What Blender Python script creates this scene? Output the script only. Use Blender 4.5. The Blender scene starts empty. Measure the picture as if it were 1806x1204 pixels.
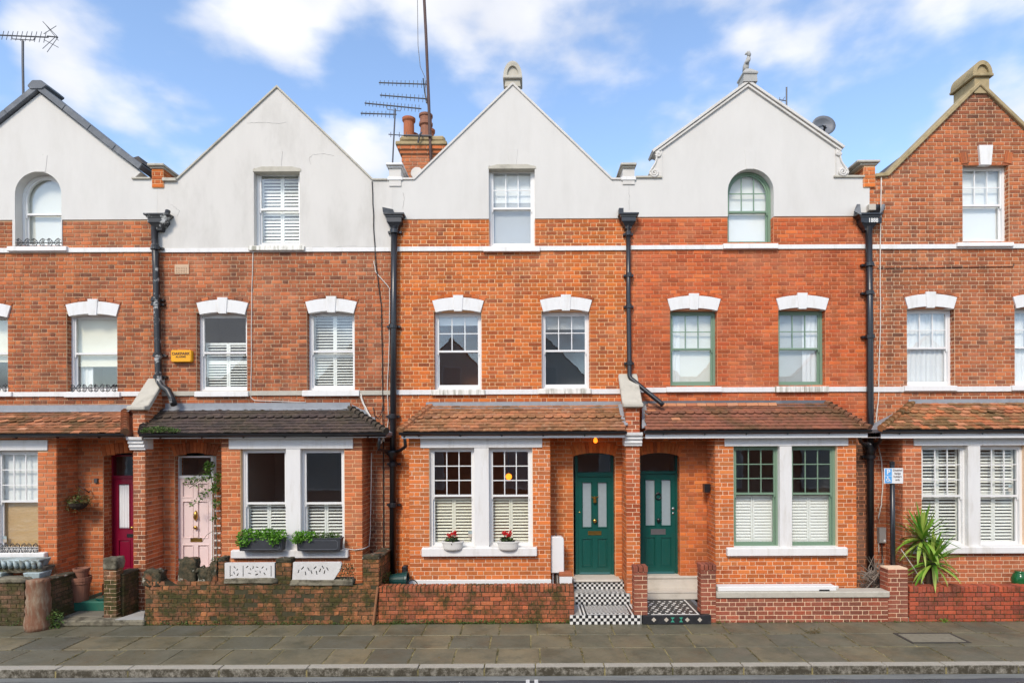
import bpy, bmesh, math, random
from mathutils import Vector, Matrix
from mathutils.geometry import tessellate_polygon
random.seed(11)
rad = math.radians
scene = bpy.context.scene
COL = scene.collection

# ------------------------------------------------------------------ camera
# main house front is the plane y = 0, the street lies towards -y, z = 0 is the pavement
CAM_H, CAM_D, FPX, ROLL = 3.3, 12.0, 1056.0, 0.0045
cam_d = bpy.data.cameras.new('camera'); cam = bpy.data.objects.new('camera', cam_d)
COL.objects.link(cam); scene.camera = cam
cam.location = (0, -CAM_D, CAM_H); cam.rotation_euler = (math.pi / 2, ROLL, 0)
cam_d.sensor_width = 36.0; cam_d.lens = 36.0 * FPX / 1806.0
cam_d.shift_x = -27.0 / 1806.0; cam_d.shift_y = 173.0 / 1806.0
cam_d.clip_start = 0.05; cam_d.clip_end = 2000
# ------------------------------------------------------------------ sky, sun, exposure
SUN_EL, SUN_AZ = rad(42), rad(200)          # azimuth clockwise from +y: behind the viewer, a little to the left
world = bpy.data.worlds.new('World'); scene.world = world; world.use_nodes = True
wn = world.node_tree.nodes; wl = world.node_tree.links; wn.clear()
w_out = wn.new('ShaderNodeOutputWorld'); w_bg = wn.new('ShaderNodeBackground')
w_sky = wn.new('ShaderNodeTexSky'); w_sky.sky_type = 'NISHITA'; w_sky.sun_disc = False
w_sky.sun_elevation = SUN_EL; w_sky.sun_rotation = SUN_AZ; w_sky.air_density = 1.0; w_sky.dust_density = 0.6; w_sky.ozone_density = 1.6
w_tc = wn.new('ShaderNodeTexCoord')
w_map = wn.new('ShaderNodeMapping'); w_map.inputs['Scale'].default_value = (1, 1, 1.9); w_map.inputs['Rotation'].default_value = (0, 0, rad(14)); w_map.inputs['Location'].default_value = (33.13, 16.61, 15.91)
wl.new(w_tc.outputs['Generated'], w_map.inputs['Vector'])
w_n = wn.new('ShaderNodeTexNoise'); w_n.inputs["Scale"].default_value = 4.3; w_n.inputs['Detail'].default_value = 7; w_n.inputs['Roughness'].default_value = 0.47
wl.new(w_map.outputs['Vector'], w_n.inputs['Vector'])
w_r = wn.new('ShaderNodeValToRGB'); w_r.color_ramp.interpolation = 'EASE'
w_r.color_ramp.elements[0].position = 0.455; w_r.color_ramp.elements[1].position = 0.63
w_r.color_ramp.elements[0].color = (0, 0, 0, 1); w_r.color_ramp.elements[1].color = (1, 1, 1, 1)
wl.new(w_n.outputs['Fac'], w_r.inputs['Fac'])
w_n2 = wn.new('ShaderNodeTexNoise'); w_n2.inputs['Scale'].default_value = 5.5; w_n2.inputs['Detail'].default_value = 5
wl.new(w_map.outputs['Vector'], w_n2.inputs['Vector'])
w_cc = wn.new('ShaderNodeMix'); w_cc.data_type = 'RGBA'
w_cc.inputs[6].default_value = (2.2, 2.35, 2.75, 1); w_cc.inputs[7].default_value = (4.1, 4.1, 4.15, 1)
wl.new(w_n2.outputs['Fac'], w_cc.inputs[0])
w_mix = wn.new('ShaderNodeMix'); w_mix.data_type = 'RGBA'
wl.new(w_r.outputs['Color'], w_mix.inputs[0]); wl.new(w_sky.outputs['Color'], w_mix.inputs[6]); wl.new(w_cc.outputs[2], w_mix.inputs[7])
wl.new(w_mix.outputs[2], w_bg.inputs['Color']); w_bg.inputs['Strength'].default_value = 0.15
wl.new(w_bg.outputs['Background'], w_out.inputs['Surface'])
sun_d = bpy.data.lights.new('sun', 'SUN'); sun = bpy.data.objects.new('sun', sun_d); COL.objects.link(sun)
sun_d.energy = 1.5; sun_d.angle = rad(14); sun_d.color = (1.0, 0.90, 0.77)
sdir = Vector((math.sin(SUN_AZ) * math.cos(SUN_EL), math.cos(SUN_AZ) * math.cos(SUN_EL), math.sin(SUN_EL)))
sun.rotation_euler = sdir.to_track_quat('Z', 'Y').to_euler(); sun.location = sdir * 40
vs = scene.view_settings
vs.view_transform = 'Standard'; vs.look = 'None'; vs.gamma = 1.0; vs.use_curve_mapping = False; vs.exposure = 1.02

# ------------------------------------------------------------------ pixel of the photograph + depth -> place
CA, SA = math.cos(ROLL), math.sin(ROLL)
def P(px, py, y):
    dx, dy = px - 903.0, py - 602.0
    ux = dx * CA - dy * SA; uy = dx * SA + dy * CA
    s = (CAM_D + y) / FPX
    return (ux - 27.0) * s, CAM_H + (173.0 - uy) * s
def XX(px, py, y): return P(px, py, y)[0]
def ZZ(px, py, y): return P(px, py, y)[1]
def R(x0, y0, x1, y1, y):
    xc, yc = (x0 + x1) / 2, (y0 + y1) / 2
    return XX(x0, yc, y), XX(x1, yc, y), ZZ(xc, y1, y), ZZ(xc, y0, y)       # X0 X1 Zbottom Ztop
def PP(px, py, y):
    x, z = P(px, py, y); return Vector((x, y, z))

# ------------------------------------------------------------------ mesh building
class MB:
    def __init__(s): s.v = []; s.f = []; s.m = []
    def add(s, vs_, fs_, mi=0):
        b = len(s.v); s.v.extend(vs_)
        for f in fs_: s.f.append(tuple(i + b for i in f)); s.m.append(mi)
    def box(s, x0, x1, y0, y1, z0, z1, mi=0):
        s.add([(x0,y0,z0),(x1,y0,z0),(x1,y1,z0),(x0,y1,z0),(x0,y0,z1),(x1,y0,z1),(x1,y1,z1),(x0,y1,z1)],
              [(0,3,2,1),(4,5,6,7),(0,1,5,4),(1,2,6,5),(2,3,7,6),(3,0,4,7)], mi)
        return s
    def hexa(s, pts, mi=0):                      # eight corners in box order
        s.add([tuple(p) for p in pts], [(0,3,2,1),(4,5,6,7),(0,1,5,4),(1,2,6,5),(2,3,7,6),(3,0,4,7)], mi); return s
    def prism(s, outer, y0, y1, holes=(), mi=0, axis='y'):
        loops = [list(outer)] + [list(h) for h in holes]
        flat = [p for l in loops for p in l]
        tris = tessellate_polygon([[Vector((p[0], p[1], 0)) for p in l] for l in loops])
        n = len(flat)
        mk = (lambda p, y: (p[0], y, p[1])) if axis == 'y' else ((lambda p, y: (y, p[0], p[1])) if axis == 'x' else (lambda p, y: (p[0], p[1], y)))
        vs_ = [mk(p, y0) for p in flat] + [mk(p, y1) for p in flat]
        fs_ = [tuple(t) for t in tris] + [tuple(i + n for i in reversed(t)) for t in tris]
        o = 0
        for l in loops:
            k = len(l)
            for i in range(k):
                a, b = o + i, o + (i + 1) % k
                fs_.append((a, b, b + n, a + n))
            o += k
        s.add(vs_, fs_, mi); return s
    def tube(s, pts, r, n=8, mi=0, caps=True):
        pts = [Vector(p) for p in pts]; k = len(pts)
        rs = r if isinstance(r, (list, tuple)) else [r] * k
        vs_ = []; ref = None
        for i, p in enumerate(pts):
            t = (pts[min(i + 1, k - 1)] - pts[max(i - 1, 0)])
            if t.length < 1e-9: t = Vector((0, 0, 1))
            t.normalize()
            if ref is None:
                ref = Vector((1, 0, 0)) if abs(t.x) < 0.8 else Vector((0, 1, 0))
            a = (ref - t * ref.dot(t)).normalized(); b = t.cross(a); ref = a
            for j in range(n):
                an = 2 * math.pi * j / n
                vs_.append(tuple(p + (a * math.cos(an) + b * math.sin(an)) * rs[i]))
        fs_ = []
        for i in range(k - 1):
            for j in range(n):
                fs_.append((i*n+j, i*n+(j+1)%n, (i+1)*n+(j+1)%n, (i+1)*n+j))
        if caps: fs_.append(tuple(range(n - 1, -1, -1))); fs_.append(tuple(range((k-1)*n, k*n)))
        s.add(vs_, fs_, mi); return s
    def lathe(s, prof, c, n=16, mi=0, sx=1.0, sy=1.0, axis='z'):
        vs_ = []; k = len(prof)
        for r, z in prof:
            for j in range(n):
                an = 2 * math.pi * j / n
                p = (r * math.cos(an) * sx, r * math.sin(an) * sy, z)
                if axis == 'y': p = (p[0], p[2], p[1])
                if axis == 'x': p = (p[2], p[0], p[1])
                vs_.append((c[0] + p[0], c[1] + p[1], c[2] + p[2]))
        fs_ = [(i*n+j, i*n+(j+1)%n, (i+1)*n+(j+1)%n, (i+1)*n+j) for i in range(k-1) for j in range(n)]
        fs_.append(tuple(range(n-1, -1, -1))); fs_.append(tuple(range((k-1)*n, k*n)))
        s.add(vs_, fs_, mi); return s
    def mesh(s, name, mats, bev=0.0, smooth=False, recalc=True, seg=1):
        me = bpy.data.meshes.new(name)
        me.from_pydata([tuple(v) for v in s.v], [], s.f)
        if not isinstance(mats, (list, tuple)): mats = [mats]
        for m in mats: me.materials.append(m)
        if any(s.m): me.polygons.foreach_set('material_index', s.m)
        if recalc or bev:
            bm = bmesh.new(); bm.from_mesh(me)
            if recalc: bmesh.ops.recalc_face_normals(bm, faces=bm.faces)
            if bev:
                es = [e for e in bm.edges if len(e.link_faces) == 2 and e.calc_face_angle(0) > 0.6]
                bmesh.ops.bevel(bm, geom=es, offset=bev, segments=seg, profile=0.6, affect='EDGES', clamp_overlap=True)
            bm.to_mesh(me); bm.free()
        if smooth: me.polygons.foreach_set('use_smooth', [True] * len(me.polygons))
        me.update(); return me
    def build(s, name, mats, parent=None, bev=0.0, smooth=False, recalc=True, **kw):
        return link(name, s.mesh(name, mats, bev, smooth, recalc), parent, **kw)

WL = {}
def wloc(o): return WL.get(o.name, Vector((0, 0, 0)))
def link(name, data, parent=None, loc=None, rot=None, scale=None, **kw):
    """loc None: the mesh holds world coordinates. Otherwise loc is the place of the mesh origin in the world."""
    o = bpy.data.objects.new(name, data); COL.objects.link(o)
    wp = Vector(loc) if loc is not None else Vector((0, 0, 0))
    if parent is not None:
        o.parent = parent; o.location = wp - wloc(parent)
    else: o.location = wp
    if rot is not None: o.rotation_euler = rot
    if scale is not None: o.scale = scale
    WL[o.name] = wp
    for k, v in kw.items(): o[k] = v
    return o
def thing(name, label, cat, loc, group=None):
    o = link(name, None, None, loc=loc); o.empty_display_size = 0.2
    o['label'] = label; o['category'] = cat
    if group: o['group'] = group
    return o
def tag(o, label, cat, group=None):
    o['label'] = label; o['category'] = cat
    if group: o['group'] = group
    return o

# ------------------------------------------------------------------ materials
def nmat(name):
    m = bpy.data.materials.new(name); m.use_nodes = True
    return m, m.node_tree.nodes, m.node_tree.links, m.node_tree.nodes['Principled BSDF']
def mixc(n, l, fac, a, b, mode='MIX'):
    x = n.new('ShaderNodeMix'); x.data_type = 'RGBA'; x.blend_type = mode
    for i, q in ((0, fac), (6, a), (7, b)):
        if isinstance(q, (int, float)): x.inputs[i].default_value = q
        elif isinstance(q, tuple): x.inputs[i].default_value = q if len(q) == 4 else (*q, 1)
        else: l.new(q, x.inputs[i])
    return x.outputs[2]
def noise(n, l, scale, detail=4, rough=0.55, vec=None, stretch=None):
    t = n.new('ShaderNodeTexNoise'); t.inputs['Scale'].default_value = scale; t.inputs['Detail'].default_value = detail; t.inputs['Roughness'].default_value = rough
    v = vec
    if v is None: v = n.new('ShaderNodeNewGeometry').outputs['Position']
    if stretch:
        mp = n.new('ShaderNodeMapping'); mp.inputs['Scale'].default_value = stretch; l.new(v, mp.inputs['Vector']); v = mp.outputs['Vector']
    l.new(v, t.inputs['Vector']); return t.outputs['Fac']
def ramp(n, l, fac, stops):
    r = n.new('ShaderNodeValToRGB'); e = r.color_ramp.elements
    e[0].position = stops[0][0]; e[0].color = (*stops[0][1], 1) if len(stops[0][1]) == 3 else stops[0][1]
    e[1].position = stops[-1][0]; e[1].color = (*stops[-1][1], 1) if len(stops[-1][1]) == 3 else stops[-1][1]
    for p, c in stops[1:-1]:
        q = e.new(p); q.color = (*c, 1)
    l.new(fac, r.inputs['Fac']); return r.outputs['Color']
def lim(n, l, fac, a, b):
    return ramp(n, l, fac, [(a, (0, 0, 0)), (b, (1, 1, 1))])
def bump(n, l, bs, h, strength=0.3, dist=0.01):
    b = n.new('ShaderNodeBump'); b.inputs['Strength'].default_value = strength; b.inputs['Distance'].default_value = dist
    l.new(h, b.inputs['Height']); l.new(b.outputs['Normal'], bs.inputs['Normal'])
def simple(name, c, rough=0.6, var=0.12, scale=6.0, bmp=0.0, dirt=0.0, dirtc=(0.10, 0.085, 0.06), spec=0.4, metal=0.0, bscale=60, stretch=None, dlo=0.52, dhi=0.75):
    m, n, l, b = nmat(name)
    f = noise(n, l, scale, 5, 0.6, stretch=stretch)
    lo = tuple(x * (1 - var) for x in c); hi = tuple(min(1, x * (1 + var)) for x in c)
    col = mixc(n, l, f, lo, hi)
    if dirt:
        d = noise(n, l, scale * 0.55, 8, 0.68, stretch=stretch)
        dd = lim(n, l, d, dlo, dhi)
        mm = n.new('ShaderNodeMath'); mm.operation = 'MULTIPLY'; mm.inputs[1].default_value = dirt; l.new(dd, mm.inputs[0])
        col = mixc(n, l, mm.outputs[0], col, dirtc)
    l.new(col, b.inputs['Base Color']); b.inputs['Roughness'].default_value = rough; b.inputs['Metallic'].default_value = metal
    b.inputs['Specular IOR Level'].default_value = spec
    if bmp: bump(n, l, b, noise(n, l, bscale, 6, 0.6), bmp, 0.004)
    return m
def brick_mat(name, cols, mode, soot=0.35, sootc=(0.055, 0.035, 0.026), moss=0.0, pale=0.25, palec=(0.55, 0.33, 0.22), rough=0.9, moss_lo=0.5):
    """cols: brick colours picked at random per brick; mode 'object' for single bricks, 'island' for joined ones"""
    m, n, l, b = nmat(name)
    if mode == 'object': rnd = n.new('ShaderNodeObjectInfo').outputs['Random']
    else: rnd = n.new('ShaderNodeNewGeometry').outputs['Random Per Island']
    k = len(cols)
    col = ramp(n, l, rnd, [(i / (k - 1), c) for i, c in enumerate(cols)])
    # second draw for brightness
    m2 = n.new('ShaderNodeMath'); m2.operation = 'MULTIPLY'; m2.inputs[1].default_value = 37.7; l.new(rnd, m2.inputs[0])
    m3 = n.new('ShaderNodeMath'); m3.operation = 'FRACT'; l.new(m2.outputs[0], m3.inputs[0])
    br = ramp(n, l, m3.outputs[0], [(0, (0.66, 0.66, 0.66)), (1, (1.2, 1.2, 1.2))])
    col = mixc(n, l, 1.0, col, br, 'MULTIPLY')
    f = noise(n, l, 34, 5, 0.65)
    col = mixc(n, l, lim(n, l, f, 0.35, 0.7), col, mixc(n, l, 0.22, col, palec))
    if pale:
        pz = noise(n, l, 1.25, 8, 0.66)
        q = n.new('ShaderNodeMath'); q.operation = 'MULTIPLY'; q.inputs[1].default_value = pale; l.new(lim(n, l, pz, 0.47, 0.70), q.inputs[0])
        col = mixc(n, l, q.outputs[0], col, palec)
    if soot:
        sz = noise(n, l, 0.9, 9, 0.7, stretch=(1.0, 1.0, 0.6))
        q = n.new('ShaderNodeMath'); q.operation = 'MULTIPLY'; q.inputs[1].default_value = soot; l.new(lim(n, l, sz, 0.47, 0.68), q.inputs[0])
        col = mixc(n, l, q.outputs[0], col, sootc)
    st = noise(n, l, 1.0, 7, 0.7, stretch=(3.2, 3.2, 0.35))
    q = n.new('ShaderNodeMath'); q.operation = 'MULTIPLY'; q.inputs[1].default_value = soot * 0.9; l.new(lim(n, l, st, 0.52, 0.74), q.inputs[0])
    col = mixc(n, l, q.outputs[0], col, sootc)
    if moss:
        mz = noise(n, l, 3.2, 8, 0.72)
        q = n.new('ShaderNodeMath'); q.operation = 'MULTIPLY'; q.inputs[1].default_value = moss; l.new(lim(n, l, mz, moss_lo, moss_lo + 0.14), q.inputs[0])
        mc = mixc(n, l, noise(n, l, 17, 4), (0.018, 0.022, 0.009), (0.075, 0.075, 0.02))
        col = mixc(n, l, q.outputs[0], col, mc)
    l.new(col, b.inputs['Base Color']); b.inputs['Roughness'].default_value = rough; b.inputs['Specular IOR Level'].default_value = 0.25
    bump(n, l, b, noise(n, l, 140, 5, 0.65), 0.45, 0.004)
    return m

BR_COLS = {
 1: [(0.176,0.060,0.032),(0.307,0.076,0.029),(0.417,0.101,0.029),(0.505,0.133,0.036),(0.384,0.095,0.032),(0.483,0.146,0.045),(0.439,0.111,0.034)],
 2: [(0.165,0.058,0.034),(0.263,0.076,0.034),(0.373,0.099,0.036),(0.439,0.119,0.040),(0.329,0.088,0.034),(0.472,0.142,0.051),(0.395,0.106,0.038)],
 3: [(0.314,0.070,0.020),(0.451,0.090,0.016),(0.559,0.127,0.017),(0.608,0.158,0.022),(0.519,0.111,0.016),(0.588,0.145,0.024),(0.480,0.099,0.018)],
 4: [(0.392,0.066,0.020),(0.519,0.096,0.020),(0.451,0.077,0.020),(0.588,0.133,0.029),(0.500,0.090,0.022),(0.559,0.119,0.029)],
 5: [(0.187,0.063,0.032),(0.286,0.078,0.032),(0.407,0.104,0.034),(0.472,0.127,0.038),(0.340,0.088,0.034),(0.494,0.155,0.051),(0.417,0.111,0.036)],
}
BAY_COLS = {
 1: [(0.461,0.111,0.034),(0.571,0.146,0.038),(0.516,0.127,0.036),(0.604,0.184,0.055)],
 2: [(0.483,0.124,0.040),(0.592,0.165,0.049),(0.526,0.137,0.040),(0.439,0.116,0.045)],
 3: [(0.549,0.122,0.022),(0.637,0.164,0.029),(0.588,0.138,0.022),(0.647,0.192,0.043)],
 4: [(0.559,0.127,0.022),(0.637,0.164,0.029),(0.510,0.107,0.024),(0.647,0.194,0.043)],
 5: [(0.461,0.121,0.047),(0.549,0.152,0.053),(0.407,0.101,0.040),(0.592,0.184,0.068)],
}
M = {}
soots = {1: 0.6, 2: 0.68, 3: 0.36, 4: 0.34, 5: 0.6}
for h in range(1, 6):
    M['br%d' % h] = brick_mat('brick_weathered_%d' % h, BR_COLS[h], 'island', soot=soots[h], pale=0.34 if h != 4 else 0.42, palec=(0.60,0.27,0.15))
    M['bay%d' % h] = brick_mat('brick_bay_%d' % h, BAY_COLS[h], 'object', soot=0.16, pale=0.3, palec=(0.58,0.30,0.18))
    M['bayj%d' % h] = brick_mat('brick_porch_%d' % h, BAY_COLS[h], 'island', soot=0.3, pale=0.2, palec=(0.55,0.28,0.16))
M['sooty'] = brick_mat('brick_sooty', [(0.07,0.04,0.03),(0.16,0.06,0.035),(0.24,0.07,0.035),(0.11,0.05,0.032),(0.20,0.075,0.04)], 'island', soot=0.7, moss=0.35, moss_lo=0.52)
M['mor1'] = simple('mortar_buff', (0.54,0.36,0.22), 0.95, 0.25, 3)
M['mor2'] = simple('mortar_tan', (0.52,0.35,0.22), 0.95, 0.25, 3)
M['mor3'] = simple('mortar_cream', (0.74,0.46,0.25), 0.95, 0.2, 3)
M['mor4'] = simple('mortar_reddened', (0.58,0.25,0.13), 0.95, 0.3, 3)
M['mor5'] = simple('mortar_pale', (0.62,0.43,0.28), 0.95, 0.2, 3)
M['morw'] = simple('mortar_whitish', (0.78,0.56,0.38), 0.95, 0.15, 3)
M['mord'] = simple('mortar_mossy', (0.055,0.048,0.024), 0.95, 0.6, 9, dirt=0.7, dirtc=(0.03,0.04,0.012))
M['render'] = simple('painted_render', (0.60,0.58,0.545), 0.85, 0.07, 1.9, bmp=0.25, dirt=0.26, dirtc=(0.40,0.375,0.33), bscale=38, stretch=(1.5,1,0.5), dlo=0.47, dhi=0.78)
M['render2'] = simple('stained_render', (0.59,0.565,0.525), 0.88, 0.08, 1.8, bmp=0.28, dirt=0.46, dirtc=(0.33,0.31,0.27), bscale=38, stretch=(1.4,1,0.5), dlo=0.48, dhi=0.76)
M['white'] = simple('white_gloss_paint', (0.74,0.735,0.72), 0.4, 0.03, 4, dirt=0.1, dirtc=(0.5,0.48,0.42))
M['whites'] = simple('white_masonry_paint', (0.70,0.69,0.67), 0.7, 0.06, 5, bmp=0.15, dirt=0.45, dirtc=(0.42,0.38,0.30), stretch=(2.5,1,0.5))
M['sillstain'] = simple('stained_sill_paint', (0.72,0.70,0.64), 0.75, 0.06, 5, bmp=0.1, dirt=0.75, dirtc=(0.16,0.15,0.09), stretch=(4,1,0.4), dlo=0.45, dhi=0.62)
M['stone'] = simple('weathered_stone', (0.46,0.43,0.36), 0.9, 0.15, 7, bmp=0.3, dirt=0.5, dirtc=(0.17,0.155,0.11))
M['stoneg'] = simple('grey_stone', (0.36,0.355,0.335), 0.9, 0.15, 7, bmp=0.3, dirt=0.45, dirtc=(0.14,0.135,0.10))
M['stonem'] = simple('mossy_sandstone', (0.36,0.28,0.155), 0.95, 0.2, 7, bmp=0.5, dirt=0.75, dirtc=(0.10,0.085,0.03))
M['sage'] = simple('sage_green_paint', (0.175,0.265,0.185), 0.45, 0.05, 4)
M['doorgreen'] = simple('dark_green_door_paint', (0.006,0.078,0.064), 0.22, 0.08, 4, spec=0.6, bmp=0.03, bscale=9, dirt=0.18, dirtc=(0.05,0.075,0.06))
M['pink'] = simple('pale_pink_door_paint', (0.78,0.63,0.605), 0.4, 0.03, 4)
M['crimson'] = simple('crimson_door_paint', (0.19,0.004,0.026), 0.3, 0.06, 4)
M['black'] = simple('black_gloss_iron', (0.012,0.013,0.016), 0.32, 0.2, 8, spec=0.6)
M['blackp'] = simple('peeling_black_iron', (0.014,0.014,0.015), 0.4, 0.2, 9, dirt=0.85, dirtc=(0.42,0.42,0.40), spec=0.5, dlo=0.56, dhi=0.6)
M['lead'] = simple('lead_sheet', (0.26,0.275,0.295), 0.55, 0.22, 7, bmp=0.25, dirt=0.35, dirtc=(0.10,0.105,0.11))
M['leadd'] = simple('dark_lead', (0.105,0.115,0.13), 0.5, 0.25, 7, bmp=0.2, dirt=0.4, dirtc=(0.30,0.31,0.32))
M['brass'] = simple('brass', (0.55,0.36,0.10), 0.28, 0.15, 12, metal=1.0)
M['chrome'] = simple('brushed_metal', (0.55,0.55,0.54), 0.3, 0.1, 12, metal=1.0)
M['alu'] = simple('aerial_metal', (0.10,0.10,0.105), 0.5, 0.2, 12, metal=0.4)
M['mast'] = simple('rusty_mast', (0.085,0.05,0.045), 0.7, 0.3, 9)
M['cablew'] = simple('white_cable', (0.62,0.58,0.52), 0.6, 0.12, 6)
M['cabled'] = simple('dark_cable', (0.03,0.026,0.024), 0.7, 0.2, 6)
M['slate'] = simple('roof_slate_dark', (0.07,0.062,0.06), 0.75, 0.3, 5, bmp=0.3)
M['shutter'] = simple('shutter_white', (0.84,0.84,0.79), 0.5, 0.02, 4)
M['shuttercream'] = simple('shutter_cream', (0.84,0.81,0.68), 0.5, 0.02, 4)
M['blind'] = simple('pale_roller_blind', (0.66,0.655,0.60), 0.85, 0.03, 3)
M['blindrefl'] = simple('grey_blind_and_reflection', (0.40,0.41,0.41), 0.85, 0.03, 3)
M['blindw'] = simple('white_blind', (0.74,0.75,0.74), 0.85, 0.03, 3)
M['cream'] = simple('cream_blind', (0.70,0.665,0.54), 0.85, 0.03, 3)
M['net'] = simple('net_curtain', (0.70,0.71,0.72), 0.9, 0.12, 40, stretch=(1,1,0.05))
M['curtain'] = simple('white_curtain', (0.70,0.71,0.70), 0.9, 0.08, 40, stretch=(1,1,0.05))
M['bamboo'] = simple('bamboo_blind', (0.50,0.32,0.14), 0.8, 0.3, 60, stretch=(0.15,1,1))
M['roomd'] = simple('room_dark', (0.20,0.17,0.15), 0.9, 0.1, 2)
M['roomw'] = simple('room_warm', (0.26,0.10,0.04), 0.9, 0.1, 2)
M['roomg'] = simple('room_grey', (0.22,0.235,0.24), 0.9, 0.1, 2)
M['roomp'] = simple('room_pale', (0.60,0.62,0.60), 0.9, 0.05, 2)
M['terracotta'] = simple('terracotta', (0.36,0.115,0.05), 0.85, 0.2, 8, bmp=0.2, dirt=0.35, dirtc=(0.15,0.07,0.04))
M['pot'] = simple('old_plant_pot', (0.27,0.12,0.075), 0.85, 0.2, 8, bmp=0.2, dirt=0.4, dirtc=(0.10,0.06,0.035))
M['wood'] = simple('old_wood', (0.27,0.12,0.055), 0.8, 0.25, 10)
M['soil'] = simple('soil', (0.035,0.026,0.018), 0.95, 0.4, 30, bmp=0.6)

def glass_mat(name, tint=(0.985, 0.995, 0.99), refl=1.0, frosted=0.0):
    m = bpy.data.materials.new(name); m.use_nodes = True; n = m.node_tree.nodes; l = m.node_tree.links; n.clear()
    o = n.new('ShaderNodeOutputMaterial'); mx = n.new('ShaderNodeMixShader'); t = n.new('ShaderNodeBsdfTransparent'); g = n.new('ShaderNodeBsdfGlossy')
    t.inputs['Color'].default_value = (*tint, 1); g.inputs['Roughness'].default_value = 0.015 + frosted; g.inputs['Color'].default_value = (0.95, 0.97, 1.0, 1)
    lw = n.new('ShaderNodeLayerWeight'); lw.inputs['Blend'].default_value = 0.5      # Schlick, the same from both sides of the pane
    pw = n.new('ShaderNodeMath'); pw.operation = 'POWER'; pw.inputs[1].default_value = 5.0; l.new(lw.outputs['Facing'], pw.inputs[0])
    mp = n.new('ShaderNodeMath'); mp.operation = 'MULTIPLY_ADD'; mp.inputs[1].default_value = 0.95; mp.inputs[2].default_value = 0.043 * refl
    l.new(pw.outputs[0], mp.inputs[0]); l.new(mp.outputs[0], mx.inputs['Fac'])
    b = n.new('ShaderNodeBump'); b.inputs['Strength'].default_value = 0.05; b.inputs['Distance'].default_value = 0.01
    l.new(noise(n, l, 3.5, 2), b.inputs['Height']); l.new(b.outputs['Normal'], g.inputs['Normal'])
    l.new(t.outputs[0], mx.inputs[1]); l.new(g.outputs[0], mx.inputs[2]); l.new(mx.outputs[0], o.inputs['Surface'])
    return m
M['glass'] = glass_mat('window_glass', refl=1.3)
M['obscure'] = simple('obscured_glass', (0.29,0.355,0.38), 0.18, 0.10, 14, spec=0.6, bmp=0.1)
def lamp_mat(name, c, s):
    m, n, l, b = nmat(name); b.inputs['Base Color'].default_value = (*c, 1); b.inputs['Emission Color'].default_value = (*c, 1); b.inputs['Emission Strength'].default_value = s
    return m
M['bulb'] = lamp_mat('lit_bulb', (1.0, 0.21, 0.012), 1.3)
M['globe'] = lamp_mat('lit_globe', (1.0, 0.24, 0.012), 1.5)
def tile_mat(name, cols, mode='object', lichen=0.4, lichenc=(0.48,0.36,0.22), moss=0.4, mossc=(0.06,0.055,0.018)):
    m, n, l, b = nmat(name)
    rnd = n.new('ShaderNodeObjectInfo').outputs['Random'] if mode == 'object' else n.new('ShaderNodeNewGeometry').outputs['Random Per Island']
    k = len(cols); col = ramp(n, l, rnd, [(i / (k - 1), c) for i, c in enumerate(cols)])
    col = mixc(n, l, noise(n, l, 30, 5, 0.6), mixc(n, l, 0.35, col, (0.03, 0.02, 0.015)), col)
    if moss:
        q = n.new('ShaderNodeMath'); q.operation = 'MULTIPLY'; q.inputs[1].default_value = moss; l.new(lim(n, l, noise(n, l, 1.9, 7, 0.68), 0.45, 0.65), q.inputs[0])
        col = mixc(n, l, q.outputs[0], col, mossc)
    if lichen:
        q = n.new('ShaderNodeMath'); q.operation = 'MULTIPLY'; q.inputs[1].default_value = lichen; l.new(lim(n, l, noise(n, l, 13, 5, 0.6), 0.6, 0.66), q.inputs[0])
        col = mixc(n, l, q.outputs[0], col, lichenc)
    l.new(col, b.inputs['Base Color']); b.inputs['Roughness'].default_value = 0.9; b.inputs['Specular IOR Level'].default_value = 0.25
    bump(n, l, b, noise(n, l, 90, 5, 0.6), 0.4, 0.004)
    return m
TILE = {
 1: [(0.270,0.115,0.059),(0.378,0.155,0.072),(0.216,0.101,0.055),(0.486,0.176,0.079),(0.297,0.135,0.072)],
 2: [(0.077,0.057,0.052),(0.106,0.075,0.065),(0.062,0.050,0.046),(0.125,0.088,0.073)],
 3: [(0.350,0.161,0.075),(0.476,0.210,0.095),(0.266,0.119,0.061),(0.560,0.224,0.102),(0.406,0.196,0.109)],
 4: [(0.275,0.106,0.067),(0.325,0.125,0.073),(0.225,0.094,0.061),(0.375,0.138,0.075)],
 5: [(0.270,0.142,0.059),(0.378,0.189,0.079),(0.216,0.115,0.055),(0.621,0.203,0.079),(0.324,0.176,0.079)],
}
for h in TILE:
    M['tile%d' % h] = tile_mat('roof_tile_%d' % h, TILE[h], 'object', lichen=(0.25, 0.15, 0.6, 0.12, 0.4)[h-1], moss=(0.7, 0.35, 0.55, 0.6, 0.65)[h-1])
    M['deck%d' % h] = simple('roof_deck_%d' % h, TILE[h][2], 0.95, 0.3, 6)
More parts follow.
